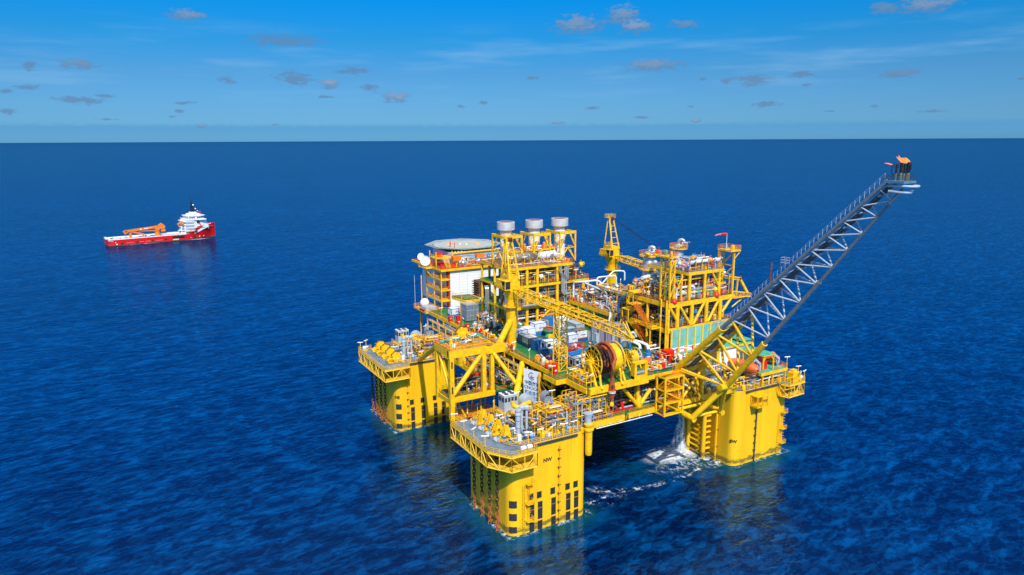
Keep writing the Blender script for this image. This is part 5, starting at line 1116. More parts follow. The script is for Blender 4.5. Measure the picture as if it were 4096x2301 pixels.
solo(M('boat_orange').lathe((-2.2, -39.4, 32.9), [(.02, -1.3), (.7, -1.2), (.8, -.9), (.8, -.1), (.7, 0), (.8, .1), (.8, .9), (.7, 1.2), (.02, 1.3)], 18, 'X').use('white').tube((-3.62, -39.4, 32.9), (-3.5, -39.4, 32.9), .25, 10).use('yellow').bx(-3.2, -1.2, -40, -38.8, ZU, 32.2), 'marker_buoy', 'orange drum-shaped buoy lying in a yellow cradle by the rope reel', 'buoy')
t = T('roller_frame', 'square yellow portal frame with a dark roller at the edge of the reel deck', 'frame', (-8.6, -44, ZU))
M('yellow').bx(-10.6, -9.9, -44.9, -43.5, ZU + .02, 34.6).bx(-7.3, -6.6, -44.9, -43.5, ZU + .02, 34.6).bx(-10.6, -6.6, -44.9, -43.5, 34.6, 35.1).bx(-10.6, -6.6, -44.8, -43.6, ZU + .02, ZU + .7).obj('portal', t); M('mid_grey').tube((-9.9, -44.2, 32.3), (-7.3, -44.2, 32.3), .45, 14).obj('roller', t)
# blue deluge valves and neighbours
for x, y, l in ((-1.2, -35.6, 'blue valve head with a white elbow nearest the orange buoy'), (.3, -37.0, 'blue valve head with a white elbow nearest the red cabinet')):
    t = T('deluge_valve', l, 'valve', (x, y, ZU), 'blue valve heads'); M('blue').lathe((x, y, ZU), [(.55, 0), (.55, .3), (.4, .4), (.4, 1.1), (.6, 1.15), (.6, 1.5), (.42, 1.6), (.42, 2.4), (.75, 2.45), (.75, 2.8), (.5, 3.0), (.5, 4.0)], 16).cb((x - .8, y, ZU + 1.9), (.6, .5, .6)).cb((x + .8, y, ZU + 2.1), (.5, .6, .7)).obj('body', t)
    M('white').lathe((x, y, ZU + 2.0), [(.62, 0), (.62, .3)], 16).lathe((x, y, ZU + .6), [(.5, 0), (.5, .25)], 16).path([(x, y, ZU + 4.0), (x, y + .2, ZU + 4.9), (x - .4, y + 2.2, ZU + 5.3), (x - .8, y + 5, ZU + 5.2), (x - .8, y + 6.4, ZU + 4.2)], .38, 12, bend=.9).obj('elbow', t)
for x, y, l in ((2.2, -27.5, 'upright blue pipe with a grey bend beside the lower stair flight'), (.6, -26, 'upright blue pipe with a grey bend below the boom tip'), (-1.2, -24.6, 'upright blue pipe with a grey bend nearest the ribbed tanks')):
    t = T('pump_pipe', l, 'pipe', (x, y, ZU), 'upright blue pipes'); M('blue').tube((x, y, ZU), (x, y, 34.6), .42, 12).lathe((x, y, 34.2), [(.6, 0), (.6, .25)], 12).obj('riser', t); M('light_grey').path([(x, y, 34.6), (x, y, 36.6), (x + .9, y - .4, 37), (x + 1.4, y - .7, 35.6)], .38, 12, bend=.8).obj('bend', t)
solo(M('red').bx(4.6, 7.4, -39, -37, ZU, 34.2).use('black').bx(4.9, 5.5, -39.05, -39.0, 31.6, 33.6), 'fire_cabinet', 'large red cabinet standing in front of the turquoise blast wall', 'cabinet')
sk = M(); pipework(sk, 1.4, 4.4, -40, -34, ZU, 34.2, 60, 21, ['blue', 'white', 'blue', 'light_grey', 'silver', 'red', 'deep_blue']); sk.use('white').tube((1.6, -36, 34.4), (5, -36, 34.4), .16, 8).tube((1.6, -34.6, 34.8), (5, -34.6, 34.8), .16, 8); solo(sk, 'valve_skid', 'blue and white valve skid between the red cabinet and the blue valve heads', 'valve skid')
t = T('pipe_bundle', 'long grey pipes laid along the deck edge below the red cabinet', 'pipes', (3, -42, ZU))
m = M('mid_grey'); 
for k in range(4): m.use(['mid_grey', 'brown', 'orange_deck', 'light_grey'][k]).tube((-4, -42.6 + k * .45, ZU + .45), (11, -42.6 + k * .45, ZU + .45), .17, 8)
m.use('blue').ball((8.6, -40, 32.4), .55, 10).ball((10, -40, 32.4), .55, 10).tube((7, -41, 31.9), (9.5, -41, 31.9), .12, 6); m.obj('pipe', t)
# ------------------------------------------------------------------ containers and cargo on the main deck
def container(c, d, top, low, label, band=None, windows=False, roof='white', split=.32, name='cargo_container', mark=True):
    x, y, z = c; lx, ly, h = d; t = T(name, label, 'container', c, 'containers and cabins on the main deck')
    b = M(low).bx(x - lx / 2, x + lx / 2, y - ly / 2, y + ly / 2, z, z + h * split); b.use(top).bx(x - lx / 2, x + lx / 2, y - ly / 2, y + ly / 2, z + h * split + .002, z + h - .1)
    b.use(roof).bx(x - lx / 2 + .05, x + lx / 2 - .05, y - ly / 2 + .05, y + ly / 2 - .05, z + h - .1, z + h)
    if band: b.use(band).bx(x - lx / 2 - .012, x + lx / 2 + .012, y - ly / 2 - .012, y + ly / 2 + .012, z + h * split - .05, z + h * split + .17)
    b.obj('body', t); f = M(low if low != 'deep_blue' else 'dark_grey')
    for sx in (-1, 1):
        for sy in (-1, 1): f.bx(x + sx * lx / 2 - .09, x + sx * lx / 2 + .09, y + sy * ly / 2 - .09, y + sy * ly / 2 + .09, z, z + h + .06)
    for s in (-1, 1):
        f.beam((x - lx / 2, y + s * ly / 2, z + h), (x + lx / 2, y + s * ly / 2, z + h), .12).beam((x + s * lx / 2, y - ly / 2, z + h), (x + s * lx / 2, y + ly / 2, z + h), .12)
    n = int(lx / .45)
    for k in range(1, n): f.bx(x - lx / 2 + k * lx / n - .03, x - lx / 2 + k * lx / n + .03, y - ly / 2 - .04, y - ly / 2, z + .1, z + h - .1) if not windows else None
    f.obj('frame', t)
    if windows:
        g = M('glass').bx(x - lx * .3, x - lx * .05, y - ly / 2 - .03, y - ly / 2 + .1, z + h * .5, z + h * .8).bx(x - lx / 2 - .03, x - lx / 2 + .1, y - ly * .25, y + ly * .2, z + h * .42, z + h * .85); g.obj('window', t)
    if mark: M('print_blue').bx(x - lx * .1, x + lx * .32, y - ly / 2 - .055, y - ly / 2 - .042, z + h * .58, z + h * .64).obj('stripe', t)
    return t
Z = ZU + .01
container((-15.1, -14.2, Z), (3.7, 2.5, 3.0), 'white', 'blue', 'white cabin with a glazed end and blue skirt, nearest the green walkway', windows=True)
container((-18.7, -16.9, Z), (2.1, 1.7, 1.9), 'deep_blue', 'deep_blue', 'small dark blue locker container at the foot of the glazed white cabin', roof='blue', mark=False)
container((-16.6, -11.0, Z), (3.2, 2.3, 2.7), 'blue', 'blue', 'plain blue container between the glazed cabin and the row of cabins along the walkway', roof='blue_grey', mark=False)
container((-16.9, -7.4, Z), (3.2, 3.6, 2.7), 'light_grey', 'deep_blue', 'pale container with a dark blue skirt in the walkway row, beside the plain blue one', band='brown')
container((-16.7, -4.2, Z), (3.0, 2.2, 2.5), 'blue_grey', 'deep_blue', 'blue-grey container in the walkway row, second from the crane pedestal', roof='light_grey', mark=False)
container((-16.4, -1.6, Z), (2.8, 2.4, 3.4), 'white', 'blue', 'tall white and blue container nearest the crane pedestal', band='light_grey')
container((-12.2, 1.6, Z), (3.4, 3.2, 2.6), 'white', 'light_grey', 'rust-stained white container behind the tall one at the crane pedestal', roof='wall_white', mark=False)
container((-8.4, 1.8, Z), (4.0, 2.6, 3.6), 'white', 'blue', 'tall white cabin with an orange stripe standing behind the walkway row', band='orange')
container((-12.4, -6.5, Z), (2.6, 3.4, 1.3), 'blue', 'deep_blue', 'low blue open-topped skip in the middle of the container deck', roof='dark_grey', mark=False)
container((-11.6, -11.2, Z), (3.4, 2.2, 1.6), 'white', 'light_grey', 'low white crate behind the glazed cabin', mark=False)
container((-6.6, -12.4, Z), (3.2, 2.4, 3.2), 'white', 'blue', 'white container with blue skirt behind the lattice boom rest', roof='wall_white')
container((-2.0, -10.2, Z), (3.8, 2.4, 3.3), 'white', 'deep_blue', 'white cabin with a tan roof and orange stripe in front of the grey container', band='orange', roof='bronze_clad', windows=False)
container((.9, -13.6, Z), (1.9, 3.8, 2.9), 'light_grey', 'light_grey', 'plain pale grey container nearest the ribbed tanks', roof='light_grey', mark=False)
container((-2.8, -4.6, Z), (5.6, 2.4, 2.5), 'blue_grey', 'blue_grey', 'long blue-grey container lying behind the tan-roofed cabin', roof='light_grey', mark=False)
container((2.6, -1.2, Z), (3.0, 5.6, 2.9), 'light_grey', 'mid_grey', 'long grey container with dark side openings under the pipe platform', roof='light_grey', mark=False)
container((-1.6, 6.6, Z), (3.6, 2.6, 3.2), 'blue', 'blue', 'bright blue covered container at the back of the deck beside the yellow posts', roof='blue', mark=False)
container((2.8, 6.0, Z), (3.4, 2.4, 2.8), 'white', 'white', 'plain white container at the back of the deck beside the blue covered one', mark=False)
container((6.2, 3.6, Z), (2.2, 2.2, 2.2), 'blue', 'deep_blue', 'small blue container tucked under the pipe platform', roof='blue', mark=False)
container((-17.2, -30.4, Z), (3.5, 2.4, 2.9), 'white', 'deep_blue', 'white cabin with glazed side and orange stripe right beside the boom rest', band='orange', windows=True)
container((-13.4, -30.0, Z), (3.8, 2.4, 2.9), 'white', 'deep_blue', 'white cabin with orange stripe between the boom rest cabin and the big hose reel', band='orange')
container((-20.0, 34.6, Z), (3.6, 2.6, 2.8), 'white', 'blue', 'white container with blue skirt standing against the foot of the white wall', roof='wall_white')
# baskets, spool, barrels, bags
def basket(c, d, mt, label, fill=None):
    x, y, z = c; lx, ly, h = d; t = T('cargo_basket', label, 'cargo basket', c, 'open cargo baskets on the main deck'); f = M(mt)
    f.bx(x - lx / 2, x + lx / 2, y - ly / 2, y + ly / 2, z, z + .12)
    for k in (.12, .5, 1): f.beam((x - lx / 2, y - ly / 2, z + h * k), (x + lx / 2, y - ly / 2, z + h * k), .12).beam((x - lx / 2, y + ly / 2, z + h * k), (x + lx / 2, y + ly / 2, z + h * k), .12).beam((x - lx / 2, y - ly / 2, z + h * k), (x - lx / 2, y + ly / 2, z + h * k), .12).beam((x + lx / 2, y - ly / 2, z + h * k), (x + lx / 2, y + ly / 2, z + h * k), .12)
    for sx in (-1, 0, 1):
        for sy in (-1, 1): f.beam((x + sx * lx / 2, y + sy * ly / 2, z), (x + sx * lx / 2, y + sy * ly / 2, z + h), .12)
    f.obj('frame', t); g = M(); pipework(g, x - lx * .4, x + lx * .4, y - ly * .4, y + ly * .4, z + .12, z + h, 10, int(x * 7 + y * 3), fill or ['rust', 'white', 'mid_grey', 'blue', 'red'], rmax=.2); g.obj('load', t); return t
basket((-9.4, -17.4, Z), (2.4, 1.8, 1.5), 'red', 'red open cargo basket nearest the lattice boom rest')
basket((-6.6, -16.6, Z), (2.4, 1.8, 1.6), 'red', 'red open cargo basket nearest the tan-roofed cabin')
basket((-8.2, -19.6, Z), (3.4, 1.6, 1.0), 'rust', 'low rusty open basket between the red baskets and the blue barrels')
basket((-4.0, -18.4, Z), (2.6, 2.0, 1.8), 'deep_blue', 'dark blue open basket at the end of the barrel row by the big reel')
basket((-5.2, 4.4, Z), (2.4, 2.2, 3.2), 'yellow', 'tall yellow open basket beside the bright blue container', ['yellow', 'rust', 'yellow'])
basket((-10.4, -8.6, Z), (2.8, 2.2, 1.2), 'orange', 'flat orange slatted basket in the middle of the container deck', ['orange', 'bronze_clad', 'yellow'])
basket((-12.8, -16.8, Z), (2.8, 2.2, 1.6), 'yellow', 'yellow open basket behind the glazed cabin', ['red', 'yellow', 'rust', 'bronze_clad'])
basket((-18.4, -21.0, Z), (2.4, 3.6, 1.6), 'deep_blue', 'dark blue open bin of scrap beside the boom rest', ['white', 'pink', 'light_grey', 'mid_grey', 'dark_grey'])
t = T('hose_spool', 'green spool topped with coiled red hose in the middle of the container deck', 'spool', (-7.2, -2.0, Z))
M('roof_green').lathe((-7.2, -2.0, Z), [(1.1, 0), (.9, .6), (.9, 1.2), (1.7, 1.9), (1.75, 2.2), (.8, 2.2)], 20).use('yellow').bx(-8.2, -6.2, -3.4, -3.0, Z, Z + .9).obj('base', t)
m = M('hose_orange')
for r, z in ((1.5, 2.35), (1.2, 2.55), (1.35, 2.7)): m.lathe((-7.2, -2, Z + z), [(r - .14, 0), (r, .12), (r + .14, 0), (r, -.12), (r - .14, 0)], 22, caps=False)
m.obj('hose', t)
bar0 = None; names = ['nearest the boom rest', 'second from the boom rest', 'third from the boom rest', 'fourth from the boom rest', 'fifth from the boom rest', 'fifth from the big reel', 'fourth from the big reel', 'third from the big reel', 'second from the big reel', 'nearest the big reel']
for i in range(10):
    x, y = -14.0 + i * .74, -21.9 + i * .1
    if bar0 is None:
        o = M('blue').lathe((0, 0, 0), [(.34, 0), (.36, .1), (.36, .38), (.38, .42), (.36, .46), (.36, 1.0), (.34, 1.05), (.05, 1.05)], 14).obj('blue_barrel'); bar0 = o
    else: o = bar0.copy(); COL.objects.link(o)
    o.location = (x, y, Z); o.scale = (1.05, 1.05, 1.25); tag(o, 'blue barrel in the row behind the white cabins, ' + names[i], 'barrel', 'blue barrels in a row')
for i, (x, y, mt, l) in enumerate(((-16.2, -22.6, 'light_grey', 'grey bulk bag beside the scrap bin'), (-15.4, -24.4, 'pink', 'pink bulk bag beside the scrap bin'), (-16.6, -25.2, 'white', 'white bulk bag nearest the boom rest cabin'), (-14.0, -19.0, 'brown', 'brown bulk bag behind the boom rest'))):
    solo(M(mt).ball((x, y, Z + .7), .8, 10, (1, .9, .9)), 'bulk_bag', l, 'bag', 'bulk bags near the boom rest')

# tank stack, pump skids beside the white wall
t = T('tank_stack', 'grey louvred tank rack with yellow rails standing before the white wall', 'tank rack', (-18.2, 27.6, ZU))
m = M('mid_grey')
for k in range(3): m.bx(-20.4, -16.0, 25.4, 29.6, ZU + .3 + k * 1.75, ZU + 1.9 + k * 1.75).use('light_grey').bx(-20.45, -15.95, 25.35, 29.65, ZU + 1.9 + k * 1.75, ZU + 2.0 + k * 1.75).use('mid_grey')
m.use('dark_grey')
for k in range(3):
    for j in range(8): m.bx(-20.3 + j * .54, -20.2 + j * .54, 25.33, 25.4, ZU + .4 + k * 1.75, ZU + 1.8 + k * 1.75)
m.obj('tank', t); M('yellow').rail([(-20.4, 29.6, 36.6), (-20.4, 25.4, 36.6), (-16, 25.4, 36.6), (-16, 29.6, 36.6)], r=.07).ladder(-20.7, 28.6, ZU, 37, -1, 0).obj('railing', t)
def skid(c, d, n, seed, pal, label):
    x, y, z = c; t = T('pump_skid', label, 'pump skid', c, 'pump and valve skids'); b = M('dark_grey').bx(x - d[0] / 2, x + d[0] / 2, y - d[1] / 2, y + d[1] / 2, z, z + .25); b.obj('base', t)
    m = M(); pipework(m, x - d[0] * .45, x + d[0] * .45, y - d[1] * .45, y + d[1] * .45, z + .25, z + d[2], n, seed, pal, rmax=.26); m.obj('pipework', t); return t
skid((-17.6, 17.6, Z), (5.6, 8, 4.2), 150, 31, ['silver', 'white', 'silver', 'dark_grey', 'light_grey', 'mid_grey', 'silver'], 'silver pump skid of upright pipes between the tank rack and the crane pedestal')
skid((-14.8, 8.6, Z), (5, 6, 2.4), 60, 32, ['dark_grey', 'deep_blue', 'mid_grey', 'silver', 'black'], 'dark machinery skid behind the crane pedestal')
skid((-22.4, 14, Z), (2, 7, 1.8), 34, 33, ['blue', 'silver', 'red', 'orange_rail', 'yellow'], 'blue and orange valve skid at the deck edge below the white wall')
skid((-9.8, 14.8, Z), (3.4, 3, 4.2), 36, 34, ['white', 'silver', 'light_grey', 'red', 'dark_grey'], 'grey valve skid at the foot of the generator module nearest the crane pedestal')
skid((7.6, 13.6, Z), (5, 3, 4.2), 50, 35, ['silver', 'orange_rail', 'light_grey', 'red', 'dark_grey', 'white'], 'orange and silver valve skid at the foot of the generator module nearest the pipe platform')
skid((-21.6, -40, Z), (2.2, 6, 2.2), 44, 36, ['yellow', 'red', 'white', 'blue', 'silver', 'yellow', 'orange_rail'], 'small yellow valve skid at the corner before the big hose reel')
skid((-24.6, -38, ZL), (1.4, 3, 2), 20, 37, ['blue', 'yellow', 'silver', 'red'], 'yellow and blue valve skid on the lower deck beside the corner post')
skid((-23.3, -24.5, Z), (1.2, 9, 1.8), 50, 51, ['yellow', 'orange_rail', 'white', 'yellow', 'blue', 'red', 'light_grey'], 'low yellow and orange fittings along the deck edge above the banner')
skid((-23.3, -4, Z), (1.2, 12, 1.5), 50, 52, ['yellow', 'orange_rail', 'yellow', 'white', 'silver', 'red'], 'low yellow fittings along the deck edge outside the crane pedestal')
skid((-18.6, -37, Z), (5, 6.5, 2.6), 70, 53, ['yellow', 'yellow', 'dark_grey', 'light_grey', 'orange_rail', 'white', 'deep_blue'], 'yellow pipe skid between the white cabins and the corner of the reel deck')
skid((-10, -36.6, Z), (4.6, 4, 2.2), 50, 54, ['dark_grey', 'yellow', 'light_grey', 'orange_rail', 'yellow', 'silver'], 'dark and yellow machinery skid behind the square roller frame')
skid((0, -41, Z), (6, 3.4, 1.9), 50, 55, ['yellow', 'orange_rail', 'silver', 'white', 'red', 'light_grey'], 'yellow and silver skid at the deck edge above the stair tower')
skid((8.6, -40.6, Z), (5, 4, 2), 56, 56, ['yellow', 'silver', 'blue', 'orange_rail', 'white', 'dark_grey'], 'yellow and blue skid at the foot of the flare boom')
skid((-23, 6, Z), (1.4, 8, 1.6), 40, 57, ['orange_rail', 'yellow', 'red', 'silver', 'yellow'], 'orange and red fittings along the deck edge behind the pull-in deck')
t = T('corner_rack', 'open yellow pipe rack at the near main deck corner beside the hose reel', 'pipe rack', (-22.6, -38.6, ZU))
f = M('yellow')
for x in (-23.8, -21.6):
    for y in (-43.6, -41, -38.4, -35.8): f.beam((x, y, ZU), (x, y, 33.6), .2)
for z in (32.2, 33.6):
    for x in (-23.8, -21.6): f.beam((x, -43.6, z), (x, -35.8, z), .2)
    for y in (-43.6, -41, -38.4, -35.8): f.beam((-23.8, y, z), (-21.6, y, z), .18)
f.obj('frame', t)
for i, (x, y, l) in enumerate(((-24.0, 29.5, 'red fire box on the deck edge nearest the white wall'), (-23.6, 24.6, 'red fire box on the deck edge above the slogan board'), (-24.4, -31.2, 'red fire cabinet on the small corner platform above the banner'), (-23.6, 18.4, 'red fire box on the deck edge above the orange pull-in deck'))):
    solo(M('red').bx(x - .55, x + .55, y - .6, y + .6, ZU + .01, ZU + (2.7 if i in (1, 2) else 1.5)).use('white').bx(x - .3, x + .3, y - .62, y - .605, ZU + .8, ZU + 1.1), 'fire_box', l, 'fire box', 'red fire boxes on the main deck edge')

# ------------------------------------------------------------------ banners
t = T('banner', 'large pale blue company banner with blue lettering hung above the nearest column', 'banner', (-26.4, -23.9, 21.9))
bx_ = -26.4; M('banner').bx(bx_ - .03, bx_ + .03, -26.7, -21.1, 21.9, 30.15).obj('sheet', t)
mt = lambda y, z: face_mtx((bx_ - .05, y, z), R(-90))
text('lettering', '中国海油', 1.22, mt(-23.9, 26.5), 'print_blue', t, bold=.03)
text('lettering', 'CNOOC', 1.2, mt(-23.9, 25.3) @ Matrix.Scale(1.16, 4, (1, 0, 0)), 'print_blue', t, bold=.02)
text('lettering', '挺进深海', 1.22, mt(-23.9, 23.9), 'blue', t, bold=.02)
text('lettering', '能源报国', 1.22, mt(-23.9, 22.65), 'blue', t, bold=.02)
def logo(y, z, r, parent, x):
    l = M('print_blue'); mk_ = lambda r0, r1, a0, a1: l.add([(x, y - rr_ * math.cos(R(a)), z + rr_ * math.sin(R(a))) for a in [a0 + (a1 - a0) * k / 16 for k in range(17)] for rr_ in (r0, r1)], [(2 * k, 2 * k + 1, 2 * k + 3, 2 * k + 2) for k in range(16)])
    mk_(r * .8, r, 60, 325); l.use('blue'); mk_(r * .45, r * .62, 190, 330); mk_(r * .2, r * .33, 200, 330)
    l.use('print_red').add([(x, y + r * .15, z + r * 1.1), (x, y + r * .32, z - r * .3), (x, y + r * .15, z - r * .3)], [(0, 1, 2)]).add([(x, y - r * .1, z + r * .7), (x, y + r * .1, z - r * .3), (x, y - r * .2, z - r * .3)], [(0, 1, 2)]).add([(x, y + r * .35, z - r * .25), (x, y - r * 1.15, z + r * .05), (x, y - r * .3, z - r * .45)], [(0, 1, 2)])
    l.obj('emblem', parent)
logo(-23.8, 28.5, 1.05, t, bx_ - .06)
t.rotation_euler = (0, 0, R(18))
f = M('yellow')
for y in (-26.9, -21.2): f.beam((-26.2, y, 21.3), (-26.2, y, 30.2), .26)
for y in (-27.2, -32.5): f.beam((-26, y, 21.3), (-26, y, 30.4), .3)
for z in (22, 25, 28): f.beam((-26, -27.2, z), (-26, -32.5, z), .24)
f.tube((-26, -27.2, 22), (-26, -32.5, 25), .14, 6).tube((-26, -32.5, 25), (-26, -27.2, 28), .14, 6)
f.use('orange_rail').rail([(-26.2, -27.2, 22), (-26.2, -32.5, 22)]).rail([(-26.2, -27.2, 25), (-26.2, -32.5, 25)])
solo(f, 'braced_support', 'yellow braced frame standing behind the edge of the company banner', 'frame')
t = T('slogan_board', 'grey slogan board with an emblem hung on the deck edge below the white wall', 'banner', (-24.9, 27.4, 27.2))
M('light_grey').bx(-24.95, -24.85, 22.6, 32.2, 27.3, 29.7).obj('sheet', t); logo(30.8, 28.55, .95, t, -24.98)
m = M('dark_grey'); rn = random.Random(2)
for k in range(7):
    y = 29.2 - k * .92
    for j in range(4): a, b = rn.random() * .5, rn.random() * .5 + .3; m.bx(-24.975, -24.955, y - b - .05, y - a * .3, 28.0 + j * .32, 28.1 + j * .32) if j % 2 else m.bx(-24.976, -24.954, y - .2 - j * .12, y - .1 - j * .12, 27.95, 29.1)
m.obj('lettering', t)

# ------------------------------------------------------------------ equipment on the two north columns
def hvac(loc, d, label):
    x, y, z = loc; lx, ly, h = d; t = T('chiller_cabin', label, 'chiller', loc, 'grey chiller cabins'); b = M('light_grey').bx(x - lx / 2, x + lx / 2, y - ly / 2, y + ly / 2, z, z + h)
    b.use('pipe_white').bx(x - lx / 2 - .04, x + lx / 2 + .04, y - ly / 2 - .04, y + ly / 2 + .04, z + h, z + h + .08); b.obj('housing', t); v = M('dark_grey')
    for k in range(4): a = x - lx / 2 + .12 + k * lx / 4; v.bx(a, a + lx / 4 - .25, y - ly / 2 - .02, y - ly / 2 + .05, z + h * .62, z + h * .88)
    for k in range(2): a = y - ly / 2 + .15 + k * ly / 2; v.bx(x - lx / 2 - .02, x - lx / 2 + .05, a, a + ly / 2 - .3, z + h * .6, z + h * .88)
    v.obj('louvre', t); f = M('dark_grey')
    for i in range(2):
        for j in range(2): f.lathe((x - lx * .22 + i * lx * .44, y - ly * .22 + j * ly * .44, z + h + .08), [(.5, 0), (.55, .18), (.4, .2), (.1, .12)], 14)
    f.obj('fan', t); return t
def column_kit(cx, cy, sgn, who):
    """deck equipment on a north column; sgn mirrors in y"""
    Y = lambda y: cy + sgn * y
    hv = hvac((cx - 1.4, Y(6.2), 23.0), (3.6, 2.9, 4.2), 'grey chiller cabin with roof fans on the ' + who)
    t = T('chiller_platform', 'yellow railed platform carrying the chiller on the ' + who, 'platform', (cx - 1.4, Y(5.6), ZT)); ya, yb = sorted((Y(3.2), Y(8.2)))
    f = M('yellow').bx(cx - 4.2, cx + 1.0, ya, yb, 22.5, 22.95)
    for x in (cx - 4, cx + .8):
        for y in (ya + .2, yb - .2): f.beam((x, y, ZT), (x, y, 22.5), .3)
    f.obj('deck', t); M('yellow').rail([(cx - 4.2, yb, 22.95), (cx - 4.2, ya, 22.95), (cx + 1, ya, 22.95), (cx + 1, yb, 22.95)], r=.06).obj('railing', t)
    xc, yc, zc, r = cx + 3.2, Y(5.2), 24.6, 1.75; t = T('fan_housing', 'big rounded grey fan housing on the ' + who, 'fan housing', (xc, yc, 22.6))
    M('light_grey').lathe((xc, yc, zc), [(r - .05, -1.2), (r, -1.15), (r, 1.15), (r - .05, 1.2)], 22, 'Y', arc=R(180), caps=False).add([(xc + r * math.cos(R(a)), yc - 1.2, zc + r * math.sin(R(a))) for a in range(0, 181, 12)] + [(xc - r, yc - 1.2, 22.9), (xc + r, yc - 1.2, 22.9)], [list(range(18))]).bx(xc - r, xc + r, yc - 1.18, yc + 1.2, 22.9, zc).obj('housing', t)
    M('black').lathe((xc + .6, yc - 1.23, 24.1), [(.02, 0), (.75, -.01)], 18, 'Y', caps=False).obj('intake', t); M('red_deck').bx(xc - 2, xc + 2, yc - 1.3, yc + 1.3, 22.5, 22.88).obj('base', t)
    t = T('vent_pipe', 'tall grey vent pipe with a flared top on the ' + who, 'vent pipe', (cx - 5.4, Y(-5.4), ZT)); M('light_grey').lathe((cx - 5.4, Y(-5.4), ZT), [(.55, 0), (.55, 5.2), (.75, 5.3), (.75, 5.6), (.6, 5.9), (.78, 6.3), (.78, 6.6), (.3, 6.65)], 16).obj('pipe', t)
    M('dark_grey').lathe((cx - 5.4, Y(-5.4), ZT), [(.57, 2.2), (.57, 2.3)], 16, caps=False).lathe((cx - 5.4, Y(-5.4), ZT), [(.57, 3.9), (.57, 4.0)], 16, caps=False).obj('band', t)
    t = T('mushroom_vent', 'pair of pale mushroom vents behind the tall vent pipe on the ' + who, 'vent', (cx - 3.4, Y(-3), ZT))
    for x, y in ((-3.6, -4.0), (-2.6, -4.5)): M('light_grey').lathe((cx + x, Y(y), ZT), [(.3, 0), (.3, 5.9), (.7, 6.0), (.75, 6.5), (.4, 6.8), (.02, 6.9)], 14).obj('cowl', t)
    t = T('suction_pipe', 'thick yellow double-elbow suction pipe on the ' + who, 'pipe', (cx - 2.8, Y(.6), ZT)); q = M('yellow')
    q.lathe((cx - 2.2, Y(-.6), ZT), [(1.0, 0), (1.0, 3.6), (.6, 4.2), (.6, 4.4)], 18)
    q.path([(cx - 2.2, Y(-.6), 24.8), (cx - 2.2, Y(-.6), 25.9), (cx - 1.0, Y(-.2), 26.3), (cx + 1.2, Y(.4), 26.3)], .55, 14, bend=1.2).path([(cx - 3.4, Y(.6), 27.4), (cx - 3.3, Y(.4), 26.2), (cx - 2.2, Y(-.6), 26.1), (cx - 1.0, Y(-.2), 26.3)], .48, 12, bend=.7).obj('pipe', t)
    k = M(); y0_, y1_ = sorted((Y(-9.2), Y(-1))); pipework(k, cx - 1.6, cx + 9, y0_, y1_, ZT + .06, 27, 260, 71 if sgn > 0 else 72, ['yellow', 'yellow', 'yellow', 'mid_grey', 'dark_pipe', 'yellow', 'light_grey', 'blue', 'silver', 'white', 'red', 'yellow', 'bronze_clad'], rmax=.24); k.use('yellow')
    for x in (cx + .4, cx + 3.6, cx + 6.8):
        for y in (Y(-8), Y(-3.4)): k.beam((x, y, ZT), (x, y, 26.6), .34)
    for z in (24.4, 26.6):
        for y in (Y(-8), Y(-3.4)): k.beam((cx + .4, y, z), (cx + 6.8, y, z), .32)
        for x in (cx + .4, cx + 6.8): k.beam((x, Y(-8), z), (x, Y(-3.4), z), .3)
    k.rail([(cx + .4, Y(-3.4), 26.7), (cx + .4, Y(-8), 26.7), (cx + 6.8, Y(-8), 26.7)], r=.06)
    k.use('mid_grey').tube((cx + .6, Y(-7.6), 25.4), (cx + 6.6, Y(-7.6), 25.4), .3, 10).tube((cx - 5, Y(-3), 25.4), (cx + 1.6, Y(-6.4), 24), .2, 8)
    t = T('pipe_rack', 'dense yellow pipe rack on the ' + who, 'pipe rack', (cx + 3.6, Y(-5.6), ZT)); k.obj('pipework', t)
    t = T('exhaust_hood', 'brown rounded exhaust hood above the pipe rack on the ' + who, 'hood', (cx + 4.4, Y(-2.2), 26.6)); M('mid_grey').lathe((cx + 4.4, Y(-2.2), 28.0), [(1.25, -1), (1.25, 1)], 16, 'Y', arc=R(180), caps=False).bx(cx + 3.15, cx + 5.65, Y(-2.2) - .98, Y(-2.2) + .98, 26.7, 28).obj('hood', t)
    d = M(); y0_, y1_ = sorted((Y(-9.4), Y(9.2))); pipework(d, cx - 9.4, cx - 2, y0_, y1_, ZT + .06, 22.9, 110, 81 if sgn > 0 else 82, ['yellow', 'yellow', 'light_grey', 'blue', 'dark_grey', 'white', 'grey_deck', 'mid_grey'], rmax=.18)
    t = T('deck_fittings', 'small valves, boxes and pipes scattered on the ' + who, 'deck fittings', (cx - 6, cy, ZT)); d.obj('fitting', t)
    t = T('control_desk', 'brown-fronted control desk standing near the chains on the ' + who, 'desk', (cx - 7.2, Y(-4.6), ZT)); M('light_grey').cb((cx - 7.0, Y(-4.6), ZT + 1.1), (1.5, 1.1, 2.0), ry=.2).obj('housing', t); M('brown').cb((cx - 7.1, Y(-4.6) - .62, ZT + 1.2), (1.3, .06, 1.5)).obj('panel', t)
column_kit(-C0, -C0, 1, 'nearest column'); column_kit(-C0, C0, 1, 'far north column')
